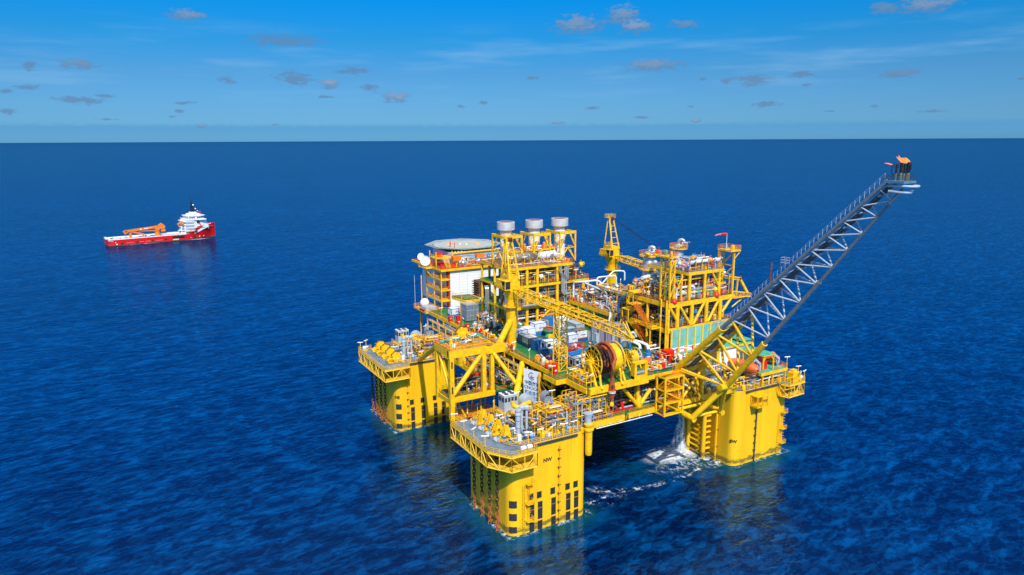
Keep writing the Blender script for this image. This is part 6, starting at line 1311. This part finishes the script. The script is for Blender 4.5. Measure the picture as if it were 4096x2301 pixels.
for i, (x, y, s, l) in enumerate(((-43.0, -47.6, 1, 'white life raft canister on the front edge of the nearest balcony'), (-41.4, -47.6, 1, 'maroon-ended life raft canister beside the ladder on the nearest balcony'), (-47.6, 44, 1, 'white life raft canister at the outer corner of the far north balcony'), (47.6, -46.8, 1, 'white life raft canister on the balcony below the lifeboats'))):
    solo(M('white').lathe((x, y, ZT + .9), [(.02, -.85), (.45, -.8), (.5, -.7), (.5, .3), (.5, .7), (.45, .8), (.02, .85)], 14, 'X').use('red_deck' if i == 1 else 'mid_grey').lathe((x, y, ZT + .9), [(.52, .3), (.52, .7)], 14, 'X', caps=False).use('yellow').bx(x - .8, x + .8, y - .3, y + .3, ZT, ZT + .45), 'liferaft_canister', l, 'life raft', 'life raft canisters')
solo(M('yellow').lathe((-24.6, -46.0, 0), [(.7, 15.6), (.82, 16.6), (.82, 21.4), (1.15, 21.7), (1.15, 22.1), (.85, 22.3), (1.15, 22.9), (1.15, 23.2)], 22).use('light_grey').lathe((-24.4, -45.4, 0), [(.8, 23.2), (.9, 24.6), (1.2, 25.6)], 18).use('yellow').bx(-26.2, -23.2, -45.3, -44.3, 20.9, 22.2), 'caisson', 'yellow vertical caisson pipe hung at the edge of the nearest column', 'caisson')
# scaffolding round the corner post
sc = M('light_grey'); rn = random.Random(5)
for x in (-27.5, -25.5, -23.5, -21.4, -19.6):
    for y in (-44.6, -42.6, -40.4): sc.tube((x, y, ZT), (x, y, 29.4), .05, 5)
for z in (22.6, 24.4, 26.2, 28.0):
    for y in (-44.6, -42.6, -40.4): sc.tube((-28.2, y, z), (-19, y, z), .045, 5)
    for x in (-27.5, -25.5, -23.5, -21.4, -19.6): sc.tube((x, -45.1, z + .1), (x, -40, z + .1), .045, 5)
sc.use('pipe_white').bx(-24.8, -20.2, -44.9, -44.5, 25.1, 25.35).use('bronze_clad').bx(-27.5, -23.6, -44, -41, 24.4, 24.5); solo(sc, 'scaffold', 'pale scaffolding of thin tubes wrapped round the corner post above the nearest column', 'scaffold')

k = M(); pipework(k, -28.5, -16, -45, -36, ZT + .1, 29.4, 260, 63, ['yellow', 'yellow', 'yellow', 'mid_grey', 'bronze_clad', 'light_grey', 'yellow', 'dark_pipe', 'orange_rail', 'blue'], rmax=.16)
solo(k, 'corner_pipework', 'tangle of yellow pipes under the near corner of the main deck, behind the scaffold', 'pipework')
# ------------------------------------------------------------------ lifeboat station on the SW column
t = T('lifeboat_station', 'green-roofed lifeboat station above the column marked SW', 'lifeboat station', (37, -36, 25))
M('yellow').bx(33, 43.4, -45.6, -24, 24.4, 25.25).use('roof_green').bx(33.1, 43.3, -45.5, -24, 25.25, 25.3).obj('deck', t)
for x in (34.1, 38.1):
    for y in (-45.0, -38, -31):
        p = M('yellow').beam((x, y, 25.3), (x, y, 29.8), .3)
        if y == -45: k = 1 if x < 36 else -1; p.beam((x, y, 28.2), (x + k * 1.3, y, 29.7), .2)
        p.obj('post', t)
for x in (34, 38, 43):
    for y in (-45.2, -38, -30): M('yellow').beam((x, y, ZT), (x, y, 24.4), .32).obj('post', t)
M('roof_green').bx(33.8, 38.4, -45.3, -30, 29.95, 30.05).use('yellow').bx(33.75, 38.45, -45.35, -30, 29.7, 29.94).obj('roof', t)
M('orange_rail').rail([(38.4, -45.5, 25.3), (43.4, -45.5, 25.3), (43.4, -30, 25.3)], r=.06).rail([(33.1, -45.5, 25.3), (34.1, -45.5, 25.3)]).obj('railing', t)
M('red').bx(34.6, 37.4, -43.6, -42, 25.3, 28.2).obj('fire_cabinet', t)
t = T('shelter_house', 'white house with a green roof and yellow trim behind the lifeboat station', 'shelter', (33, -30, 24))
M('wall_white').bx(25.6, 37.6, -36.6, -26, 24.4, 30.9).obj('wall', t); M('roof_green').prism([(25, -37.2), (38.2, -37.2), (38.2, -25.5), (25, -25.5)], 31.3, 31.5).bx(34.4, 38.6, -36.9, -28, 31.9, 32.1).obj('roof', t); M('yellow').bx(24.9, 38.3, -37.35, -37.1, 30.9, 31.28).bx(24.9, 25.1, -37.1, -25.4, 30.9, 31.28).bx(25, 26, -37, -36.65, 24.2, 30.9).obj('trim', t)
M('mid_grey').bx(28, 29, -36.66, -36.6, 24.6, 26.6).obj('door', t)
def lifeboat(x, y, z, label):
    t = T('lifeboat', label, 'lifeboat', (x, y, z), 'orange lifeboats'); pr = []
    secs = [(-5.2, .2, .9), (-4.6, 1.0, .55), (-3, 1.5, .2), (0, 1.7, 0), (3, 1.55, .15), (4.6, 1.0, .5), (5.3, .2, 1.0)]; n = 10; vs = []
    for (s, b, k) in secs:
        for i in range(n + 1): a = math.pi * i / n; vs.append((x + b * math.cos(a), y + s, z + 1.4 - (1.4 - k) * math.sin(a) ** .7))
    m = M('boat_orange').add(vs, [(j * (n + 1) + i, (j + 1) * (n + 1) + i, (j + 1) * (n + 1) + i + 1, j * (n + 1) + i + 1) for j in range(6) for i in range(n)], True); m.obj('hull', t)
    vs = []
    for (s, b, k) in secs:
        hh = {5.3: .15, 4.6: .8, 3: 1.25, 0: 1.35, -3: 1.45, -4.6: 1.0, -5.2: .2}[s]
        for i in range(n + 1): a = math.pi * i / n; vs.append((x + b * .98 * math.cos(a), y + s, z + 1.45 + hh * math.sin(a) ** .6))
    m = M('boat_orange').add(vs, [(j * (n + 1) + i + 1, (j + 1) * (n + 1) + i + 1, (j + 1) * (n + 1) + i, j * (n + 1) + i) for j in range(6) for i in range(n)], True).lathe((x, y - 2.8, z + 2.6), [(.7, 0), (.65, .6), (.3, .75)], 12); m.obj('canopy', t)
    M('hose_brown').path([(x - 1.74, y - 3, z + 1.42), (x - 1.76, y, z + 1.42), (x - 1.74, y + 3, z + 1.42), (x - 1.1, y + 4.6, z + 1.42)], .09, 6).path([(x + 1.74, y - 3, z + 1.42), (x + 1.76, y, z + 1.42), (x + 1.74, y + 3, z + 1.42)], .09, 6).obj('fender_line', t)
    M('dark_grey').tube((x, y - 5.0, z + .3), (x, y - 5.3, z + .3), .35, 10).obj('propeller_guard', t); return t
lifeboat(30.8, -41.0, 25.3, 'orange enclosed lifeboat hanging before the white shelter, partly behind the flare boom')
lifeboat(42.0, -38.6, 25.6, 'orange enclosed lifeboat farthest to the south, behind the red cabinet')
for x, y, l in ((32.9, -44.4, 'grey davit arm holding the nearer lifeboat'), (41.2, -43.6, 'grey davit arm at the outer lifeboat')):
    solo(M('light_grey').beam((x + .6, y, 25.3), (x + .6, y, 27.6), .5).beam((x + .6, y, 27.6), (x - 1.4, y, 29.2), .5, .6).beam((x - 1.4, y, 29.2), (x - 1.8, y, 28.6), .4).beam((x + .6, y + .2, 25.4), (x - .6, y + .2, 28.5), .22), 'lifeboat_davit', l, 'davit', 'lifeboat davits')
solo(M('white').ball((18.5, -42.4, 24.6), 1.7, 16, (1, 1, .95)).use('blue_grey').lathe((18.5, -42.4, ZL), [(1.4, 0), (1.5, .9)], 14).use('white').path([(19.6, -42.6, 25.2), (20.6, -42.8, 25.2), (20.8, -42.8, 23)], .4, 10, bend=.7), 'ball_tank', 'white ball-shaped tank on a blue-grey base behind the flare root frame', 'tank')
t = T('access_cage', 'yellow box-shaped access cage hung on the face of the column marked SW', 'cage', (31.6, -46.4, 17))
c = M('yellow').bx(29.6, 33.8, -47.8, -45.3, 16.6, 16.85).bx(29.6, 33.8, -47.8, -45.3, 19.6, 19.75)
for x in (29.7, 31.7, 33.7):
    for y in (-47.7, -45.6): c.beam((x, y, 16.8), (x, y, 19.6), .2)
c.rail([(29.6, -45.4, 16.8), (29.6, -47.8, 16.8), (33.8, -47.8, 16.8), (33.8, -45.4, 16.8)], r=.06).ladder(31.6, -45.5, 19.7, 23, 0, -1); c.obj('frame', t)
pw = M(); pipework(pw, 25.4, 44, -44.8, -38, ZT + .06, 24.2, 190, 19, ['yellow', 'yellow', 'white', 'yellow', 'light_grey', 'mid_grey', 'blue', 'dark_grey']); solo(pw, 'deck_pipework', 'yellow and white pipework between the SW column top and the lifeboat station', 'pipework')
t = T('chain_locker', 'yellow louvred cabin with a swivel light on the balcony below the lifeboats', 'cabin', (45.4, -46, ZT)); M('yellow').bx(43.6, 46.6, -47.4, -45.5, ZT + .05, 24.0).bx(44.3, 46, -46.8, -45.6, 24, 24.6).obj('housing', t)
f = M('yellow')
for x in (39.6, 41.6, 43.4): f.beam((x, -48.2, ZT - 1), (x, -48.2, 23.4), .18)
f.beam((39.6, -48.2, 23.4), (43.4, -48.2, 23.4), .18).beam((39.6, -48.2, ZT - 1), (43.4, -48.2, ZT - 1), .2).beam((39.6, -45.4, 23.4), (39.6, -48.2, 23.4), .18).beam((39.6, -45.4, 20), (39.6, -48.2, 20.2), .2); f.obj('guard_frame', t)

# riser guard and water outfall beside the SW column
t = T('riser_guard', 'yellow ladder-like riser guard rising from the splash beside the column marked SW', 'riser guard', (22.6, -34, -1))
g = M('hull_yellow').tube((22.1, -30.6, -2), (22.1, -30.6, 15.5), .62, 12).tube((21.9, -36.6, -2), (21.9, -36.6, 14.0), .62, 12)
for k in range(9): z = .9 + k * 1.6; g.tube((22.1, -30.6, z), (21.9, -36.6, z), .27, 8); g.tube((21.9, -36.6, z + .1), (24.3, -36.9, z + .1), .3, 8)
g.obj('frame', t)
solo(M('hull_yellow').tube((23.5, -39.6, -2), (23.5, -39.6, 19.5), .3, 10).use('brown').bx(23.3, 24.3, -39.9, -39.3, 4, 4.2).bx(23.3, 24.3, -39.9, -39.3, 9, 9.2).bx(23.3, 24.3, -39.9, -39.3, 14, 14.2), 'standpipe', 'slim yellow standpipe on the shaded face of the column marked SW', 'pipe')
def spray_mat():
    m = bpy.data.materials.new('spray'); m.use_nodes = True; N = NT(m.node_tree)
    pos = N.n('ShaderNodeNewGeometry').outputs['Position']; z = N.n('ShaderNodeSeparateXYZ', {0: pos}).outputs[2]
    nz = N.n('ShaderNodeTexNoise', {'Vector': N.n('ShaderNodeVectorMath', {0: pos, 1: (1.6, 1.6, .22)}, operation='MULTIPLY').outputs[0], 'Scale': 1.0, 'Detail': 7.0, 'Roughness': .7}).outputs[0]
    a = N.m('MULTIPLY', N.rng(nz, .42, .66), .62)
    b = N.n('ShaderNodeBsdfDiffuse', {0: (.82, .88, .92, 1)}); tr = N.n('ShaderNodeBsdfTransparent')
    mx_ = N.n('ShaderNodeMixShader', {0: a, 1: tr.outputs[0], 2: b.outputs[0]}); N.n('ShaderNodeOutputMaterial', {0: mx_.outputs[0]}); MATS['spray'] = m
spray_mat()
m = M('spray')
for dx, dy, r0, r1 in ((0, 0, .5, 1.6), (.2, .3, .4, 1.2), (-.2, .2, .45, 2.1), (-.9, .6, .4, 2.6)): m.lathe((20.6 + dx, -29.6 + dy, 0), [(r1, .05), ((r0 + r1) / 2, 3.5), (r0 * 1.1, 8), (r0, 14.5)], 16, caps=False)
o = m.obj('falling_water'); o['kind'] = 'stuff'; tag(o, 'white column of water falling beside the riser guard into the foam', 'falling water')
solo(M('dark_pipe').path([(20.6, -29.6, 14.2), (20.6, -29.6, 18), (20.6, -29.6, 22.1)], .6, 12), 'outfall_pipe', 'dark outfall pipe ending above the falling water', 'pipe')

# ------------------------------------------------------------------ lamp posts
def lamp():
    t = T('lamp_post', 'x', 'lamp', (0, 0, 0), 'tube lamps on yellow posts')
    M('yellow').tube((0, 0, 0), (0, 0, 2.9), .085, 6).bx(-.2, .2, -.12, .12, 2.75, 2.95).obj('post', t)
    M('lamp_white').tube((-.85, 0, 3.02), (.85, 0, 3.02), .13, 8).obj('tube', t); return t
lp0 = lamp(); nl = 0
def lamps(pts, where, rz=0.0):
    global nl
    od = ['first', 'second', 'third', 'fourth', 'fifth', 'sixth', 'seventh', 'eighth', 'ninth', 'tenth', 'eleventh', 'twelfth']
    for i, p in enumerate(pts):
        o = lp0 if nl == 0 else copy_tree(lp0); nl += 1
        o.location = p; o.rotation_euler = (0, 0, rz + (i % 3 - 1) * .5); o['label'] = (od[i] + ' tube lamp ' if len(pts) > 1 else 'tube lamp ') + where
W_ = -C0 - HC + .2
lamps([(-40.4, W_, ZT), (-37.2, W_, ZT), (-34.0, W_, ZT), (-31.0, W_, ZT), (-28.2, W_, ZT)], 'from the balcony along the lit edge of the nearest column')
lamps([(-49.8, -27, ZT), (-49.8, -32, ZT), (-49.8, -37, ZT), (-49.6, -42, ZT)], 'from the back on the outer rail of the near balcony')
lamps([(-41, -33, ZT), (-36.5, -41.5, ZT), (-32.6, -44, ZT), (-29.6, -38, 26.7), (-33.4, -28.6, 24)], 'inward from the chain stoppers on the nearest column', .4)
lamps([(-49.3, 43.6, ZT), (-49.3, 38, ZT), (-47, 44.9, ZT)], 'around the outer corner of the far north balcony')
lamps([(-40, 24.4, ZT), (-36.4, 24.4, ZT), (-32, 24.4, ZT)], 'from the chain wheels along the far north column edge')
lamps([(-38, 31, ZT), (-30.4, 35, 26), (-28, 40, 25)], 'inward among the pipes of the far north column', .5)
lamps([(-24.2, 36, ZU), (-24.2, 27, ZU), (-24.2, 20, ZU), (-24.2, 12, ZU), (-24.2, 4, ZU), (-24.2, -3, ZU), (-24.2, -11, ZU), (-24.2, -19, ZU), (-24.2, -25, ZU)], 'from the white wall along the main deck walkway edge', .8)
lamps([(-26.6, -33.5, ZU), (-23.8, -38, ZU), (-22.6, -43.8, ZU)], 'from the banner round the near main deck corner')
lamps([(-12, 11.9, 43.9), (-8, 11.9, 43.9), (-3.4, 11.9, 43.9), (1.6, 11.9, 43.9), (12, 11.9, 43.9)], 'from the crane on the generator module middle floor')
lamps([(-12, 11.9, 49.6), (-7, 11.9, 49.6), (-1, 11.9, 49.6), (5, 11.9, 49.6)], 'from the crane on the generator module top floor')
lamps([(13, 11.9, 37.2), (16, 14, 37.2), (17, 20, 43.9)], 'around the far end of the generator module')
lamps([(9.3, -8, 45.3), (9.3, -14, 45.3), (9.3, -20, 45.3), (9.3, -26, 45.3)], 'along the shaded edge of the upper process deck', .9)
lamps([(18.4, -34.1, 52.9), (20.6, -34.1, 52.9), (23, -34.1, 52.9), (25.4, -34.1, 52.9), (27.6, -34.1, 52.9)], 'from the corner tower on the highest process deck', 1.1)
lamps([(9.3, -12, 38.4), (9.3, -31, 38.4), (6, -31.6, 38.4)], 'beside the outside stairs of the process module', .8)
lamps([(11.8, -39, ZU), (6.4, -44.2, ZU), (3, -44.2, ZU)], 'from the blast wall toward the flare root')
lamps([(-43.5, -15.4, 36.05), (-38.6, -15.4, 36.05), (-33.5, -13.4, 36.05)], 'along the front of the orange pull-in deck', .3)
lamps([(-42, -12, 16), (-36, -12, 16), (-31.2, -12, 16), (-31.2, -7.2, 16)], 'along the hanging walkway below the pull-in frame', .5)
lamps([(43.2, -45.4, 25.3), (47.8, -47.8, ZT), (46, -48, ZT), (49.8, -44.2, ZT)], 'from the lifeboat station round the balcony below', .2)
lamps([(-20.2, 29, 37.2)], 'alone on the green platform beside the white wall')

# ------------------------------------------------------------------ people
def person(loc, rz, cloth, label, arms=0, hat='white'):
    t = T('person', label, 'person', loc, 'people at work'); me = bpy.data.meshes.new('body'); bo = bpy.data.objects.new('body', me); COL.objects.link(bo); bo.parent = t
    J = [(0, 0, .95), (0, 0, 1.2), (0, .01, 1.42), (0, 0, 1.52), (.19, 0, 1.42), (.26 + .04 * arms, -.03, 1.14 + .1 * arms), (.24, -.16, .92 + .3 * arms), (-.19, 0, 1.42), (-.26, .02, 1.14), (-.25, -.08, .9), (.1, 0, .9), (.11, -.05, .5), (.12, .02, .07), (-.1, 0, .9), (-.11, .03, .5), (-.13, .12, .07), (.12, -.14, .04), (-.13, -.04, .04), (0, 0, 1.63), (0, 0, 1.76)]
    E_ = [(0, 1), (1, 2), (2, 3), (2, 4), (4, 5), (5, 6), (2, 7), (7, 8), (8, 9), (0, 10), (10, 11), (11, 12), (0, 13), (13, 14), (14, 15), (12, 16), (15, 17), (3, 18), (18, 19)]
    rad = [.15, .15, .16, .065, .085, .06, .045, .085, .06, .045, .10, .075, .055, .10, .075, .055, .045, .045, .095, .085]
    me.from_pydata(J, E_, []); sk = bo.modifiers.new('skin', 'SKIN'); bo.modifiers.new('sub', 'SUBSURF').levels = 1; bo.modifiers['sub'].render_levels = 1
    for i, v in enumerate(me.skin_vertices[0].data): v.radius = (rad[i], rad[i]); v.use_root = (i == 0)
    dg = bpy.context.evaluated_depsgraph_get(); nm = bpy.data.meshes.new_from_object(bo.evaluated_get(dg)); bo.modifiers.clear(); bo.data = nm; nm.name = 'body'
    nm.materials.clear(); nm.materials.append(MATS[cloth]); nm.materials.append(MATS['skin']); nm.materials.append(MATS['black'])
    for p in nm.polygons: p.material_index = 1 if p.center.z > 1.5 else (2 if p.center.z < .1 else 0); p.use_smooth = True
    ORG[t.name] = V(0, 0, 0); M(hat).ball((0, 0, 1.76), .15, 10, (1, 1.15, .75)).obj('helmet', t); t.rotation_euler = (0, 0, rz); t.scale = (1.12, 1.12, 1.05); return t
person((-9.6, 59.2, 50.02), .4, 'red', 'person in red overalls pointing with one arm, on the helideck edge', 1, 'red')
person((-9.3, 56.2, 50.02), 1.2, 'red', 'person in red overalls standing with arms down, on the helideck edge', 0, 'red')
person((-45.6, -25.4, ZT + .05), .8, 'red', 'person in red overalls on the grey corner of the near balcony', 0)
person((-23.3, 30.7, ZU + .01), .2, 'red', 'person in red overalls and white helmet on the deck edge by the white wall')
person((-38.2, -30.4, ZT + .07), .2, 'orange', 'person in orange overalls and white helmet behind the chain stoppers')
person((-20.5, -42.6, ZL + .01), 1.2, 'red', 'person in red and white helmet on the lower deck beside the red mat')
# ------------------------------------------------------------------ supply ship (built along +X, then turned)
t = T('supply_ship', 'red offshore supply ship with white bridge and orange crane, far off on the open sea', 'ship', (0, 0, 0)); ship = t
secs = []
for i in range(31):
    s = i / 30 * 91
    if s < 4: b = 8.2 + s * .4
    elif s < 62: b = 9.8
    else: b = 9.8 * max(.02, 1 - ((s - 62) / 29.3) ** 2.1)
    bw = b if s < 60 else 9.8 * max(.02, 1 - ((s - 60) / 25.5) ** 1.9) if s < 85.4 else .05
    zd = 5.2 if s < 66 else (5.2 + (s - 66) / 6 * 5.2 if s < 72 else 10.4 + (s - 72) / 19 * 1.8)
    secs.append((s, bw, b, zd))
h = M('ship_red'); vs = []; n = 12
for (s, bw, b, zd) in secs:
    xo = 0 if s < 85 else 0
    for y, z in ((-bw * .9, -2), (-bw, 0.0), (-bw, .75), (-(bw * .45 + b * .55), zd * .55), (-b, zd), (-b + .25, zd + .02)): vs.append((min(s, 86.5) if z < .5 and s > 86.5 else s, y, z))
    for y, z in ((b - .25, zd + .02), (b, zd), (bw * .45 + b * .55, zd * .55), (bw, .75), (bw, 0), (bw * .9, -2)): vs.append((min(s, 86.5) if z < .5 and s > 86.5 else s, y, z))
for j in range(30):
    for i in range(11):
        if i == 5: continue
        h.use('boot_brown' if i in (0, 1, 9, 10) else 'ship_red'); o = j * n + i
        h.f.append([o, o + n, o + n + 1, o + 1]); h.fm.append(h.cur); h.fs.append(False)
h.v = vs; h.f.append(list(range(n))); h.fm.append(h.names.index('ship_red')); h.fs.append(False)
h.use('ship_red').bx(.2, 66, -9.85, -9.6, 4.9, 5.3)
hull = h.obj('hull', t)
d = M('ship_deck').bx(1, 66, -9.4, 9.4, 4.0, 4.3); d.use('white').bx(.3, 62, -9.5, -9.05, 4.3, 5.9).bx(.3, 62, 9.05, 9.5, 4.3, 6.0).bx(.1, 1.6, -9.4, -6, 4.3, 6.6).bx(.1, 1.6, 6, 9.4, 4.3, 6.4)
d.use('ship_deck').prism([(66, -9), (72, -9.2), (78, -7.6), (84, -5), (88, -2.4), (90, 0), (88, 2.4), (84, 5), (78, 7.6), (72, 9.2), (66, 9)], 10.3, 10.45)
rn = random.Random(4)
for k in range(60): x = rn.uniform(2, 60); y = rn.choice((-8.6, 8.6, rn.uniform(-8, 8))); d.use(rn.choice(('white', 'light_grey', 'mid_grey', 'teal', 'dark_grey'))).bx(x, x + rn.uniform(.4, 2.0), y - .4, y + .5, 4.3, 4.3 + rn.uniform(.3, 1.3))
d.use('ship_deck').bx(44, 58, -7, 7, 4.3, 6.2).use('white').bx(44, 58, -7.1, 7.1, 6.2, 6.35); d.obj('deck', t)
bd = M('black').prism([(50.8, -10.0), (61, -10.0), (61, -9.5), (50.8, -9.5)], 2.2, 4.3); rec = bd.obj('side_opening', t)
ye = M('pale_yellow').bx(51, 56, -9.93, -9.8, .95, 2.0).use('white').bx(51, 56, -9.94, -9.8, 1.5, 1.95); ye.obj('side_plate', t)
mk = M('hose_brown')
for x, z in ((10, 1.8), (22, 2.0), (34, 2.2), (45, 2.3)): mk.cb((x, -9.84, z), (2.4, .08, 1.6), ry=-.3)
for x, y, z in ((69.5, -9.5, 3.0), (71.5, -9.4, 7.2)): mk.cb((x, y, z), (2.6, .3, 1.6), ry=-.3, rz=.12)
mk.use('white')
for k in range(22): mk.bx(12 + k * 1.55, 12.9 + k * 1.55, -9.84, -9.8, 1.95, 2.12) if k % 5 else None
mk.ball((6, -9.8, 1.4), .55, 10, (1, .2, 1)).bx(5, 7, -9.72, -9.5, 2.5, 3.5); mk.ball((74.4, -8.3, 2.4), .5, 8, (1, .5, 1)).ball((78.6, -6.4, 2.4), .42, 8, (1, .6, 1)).bx(66, 67, -9.6, -9.4, 1.9, 2.1)
mk.obj('hull_marking', t)
text('lettering', '92', 1.4, face_mtx((83.9, -5.25, 8.9), R(33)), 'white', t, bold=.03)
tw = M('white')
tw.add([(70.4, -8.8, 5), (84.4, -5.4, 10.4), (81.4, -6.2, 17.6), (70.4, -8.8, 17.6), (70.4, 8.8, 5), (84.4, 5.4, 10.4), (81.4, 6.2, 17.6), (70.4, 8.8, 17.6)], [(0, 1, 2, 3), (7, 6, 5, 4), (1, 5, 6, 2), (3, 2, 6, 7), (0, 3, 7, 4)])
tw.bx(64, 71, -7.6, 7.6, 4.3, 17.4)
tw.use('light_grey')
for z in (8.2, 11.0, 13.8): tw.bx(63, 70.6, -8.9, 8.9, z + 1.0, z + 2.3)
tw.use('white')
for z in (7.6, 10.4, 13.2, 16.0): tw.bx(61.8, 70.8, -9.1, 9.1, z, z + .9)
tw.bx(64, 81.5, -9.4, 9.4, 17.3, 18.0); wh = tw.obj('superstructure', t)
rs = M('ship_red').beam((70.6, -8.95, 17.0), (75.0, -8.1, 17.0), .14, .45).beam((73.6, -8.3, 17.0), (77.6, -7.45, 10.4), .16, .75); rs.obj('red_stripe', wh)
br = M('white').prism([(66, -8.6), (76.5, -8.6), (80.5, -5.5), (80.5, 5.5), (76.5, 8.6), (66, 8.6)], 18, 20.9).prism([(65, -9), (77, -9), (81.4, -6), (81.4, 6), (77, 9), (65, 9)], 20.9, 21.3); br.rail([(64, 9.3, 18), (64, -9.3, 18), (74, -9.3, 18)], r=.08)
br.bx(68, 77, -5.5, 5.5, 21.3, 22.9).ball((67.5, -6.6, 22.2), 1.3, 12).bx(70, 75, -3, 3, 22.9, 24.2); brd = br.obj('bridge', t)
for i, x in enumerate((66.9, 68.6, 70.3, 73.4, 75.0)): M('glass').bx(x, x + 1.3, -8.66, -8.58, 18.9, 20.2).obj('window', brd)
for i, k in enumerate((.15, .5, .85)):
    a = V(76.5, -8.6, 0).lerp(V(80.5, -5.5, 0), k); M('glass').cb((a.x + .03, a.y - .04, 19.55), (1.3, .1, 1.3), rz=.66).obj('window', brd)
M('glass').cb((74.4, -8.25, 15.4), (2.6, .12, 1.9), rz=.2).obj('window', wh)
ms = M('black'); lattice(ms, (72.5, 0, 24), (72.0, 0, 33), 2.0, .6, 6, .3, .16); ms.tube((72, 0, 33), (72, 0, 36.5), .16, 6).bx(70.4, 74.6, -1.6, 1.6, 26, 26.3).bx(70.8, 73.6, -1.2, 1.2, 29.4, 29.7).tube((70.8, -1, 34.4), (73, 1, 34.4), .14, 6).tube((74, 0, 24), (76.5, 0, 25.4), .4, 8)
ms.use('white').ball((73.4, -.8, 30.4), .8, 10).ball((75, -1, 27), .6, 10).ball((76.4, -1.6, 25.0), .5, 8).use('red').bx(77.6, 78.8, -2.6, -1.4, 22.9, 24.6); ms.obj('mast', t)
cr_ = M('orange').lathe((41, 0, 4.3), [(2.4, 0), (2.4, 1.4), (1.9, 2.2), (1.9, 5), (2.2, 5.4), (2.2, 6.2)], 16).bx(39.2, 43, -2, 2, 10.4, 13.4).add([(43, -1.8, 11.2), (47, -1.8, 11), (47.6, -1.8, 13.4), (45, -1.8, 16), (42, -1.8, 14), (43, 1.8, 11.2), (47, 1.8, 11), (47.6, 1.8, 13.4), (45, 1.8, 16), (42, 1.8, 14)], [(4, 3, 2, 1, 0), (5, 6, 7, 8, 9)] + [(i, (i + 1) % 5, 5 + (i + 1) % 5, 5 + i) for i in range(5)]).bx(44, 47.4, -1.8, 1.8, 8.6, 10.6)
cr_.beam((41, 0, 13), (15, 0, 10.8), 1.6, 1.9).beam((40, .2, 9.6), (24, 0, 10.6), .7, .7).beam((18, 0, 10.9), (29, 0, 7.6), 1.2, 1.3).cb((15.4, 0, 10.3), (3.0, 1.6, 3.0), ry=-.5).cb((29.4, 0, 7.0), (1.6, 1.2, 2.0)).beam((19.4, 0, 4.3), (19.0, 0, 9.4), 1.7).cb((19.4, 0, 4.8), (2.8, 2.4, .9))
cr_.use('white').cb((27.6, -.86, 12.0), (1.2, .06, 1.1)).cb((32, -.86, 12.3), (3.4, .06, .6)).use('pale_yellow').cb((35.6, -.86, 12.6), (1.6, .06, .6)); cr_.obj('cargo_crane', t)
rc = M('orange').path([(58.5, -6.5, 12.4), (57.5, -6.5, 14.4), (59.5, -6.8, 15.6), (61.5, -7, 14.2), (64.5, -7.2, 13.2), (65.5, -7.4, 9.4)], [.9, 1.2, 1.2, 1.0, .95, .8], 10); rc.use('white').bx(58, 63, -9, -5.5, 4.3, 7).bx(59, 60, -8.6, -7.6, 7, 12.6).bx(62, 63, -8.6, -7.6, 7, 12.4).bx(57, 65, -9.2, -5, 8.6, 9); rc.obj('rescue_davit', t)
lb = M('boat_orange').ball((67.2, -9.4, 7.4), 1.0, 12, (3.1, 1.0, .9)); lb.use('teal').bx(63.4, 70.2, -8.7, -8.4, 4.8, 7.0); lb.obj('lifeboat', t)
bw_ = M('ship_red').bx(82, 88, -2.0, 2.0, 10.5, 11.0); bw_.use('roof_green').cb((83.4, -2, 11.4), (2.4, 1.6, 1.4)).use('white').ball((87, -1.2, 12.4), .6, 8).cb((86, 1, 11.6), (1.6, 1.4, 1.2)); bw_.use('ship_red')
for (s0_, _, b0_, z0_), (s1_, _, b1_, z1_) in zip(secs[24:30], secs[25:31]):
    for sg in (-1, 1): bw_.add([(s0_, sg * b0_, z0_), (s1_, sg * b1_, z1_), (s1_ + .2, sg * b1_ * 1.02, z1_ + .9), (s0_ + .2, sg * b0_ * 1.02, z0_ + .9)], [(0, 1, 2, 3) if sg < 0 else (3, 2, 1, 0)])
bw_.obj('bow_fittings', t)
ship.location = (-113.9, 531, 0); ship.rotation_euler = (0, 0, SHIP_RZ)
print('TOP', sum(1 for o in bpy.data.objects if o.parent is None), 'ALL', len(bpy.data.objects), 'FACES', sum(len(m.polygons) for m in bpy.data.meshes))
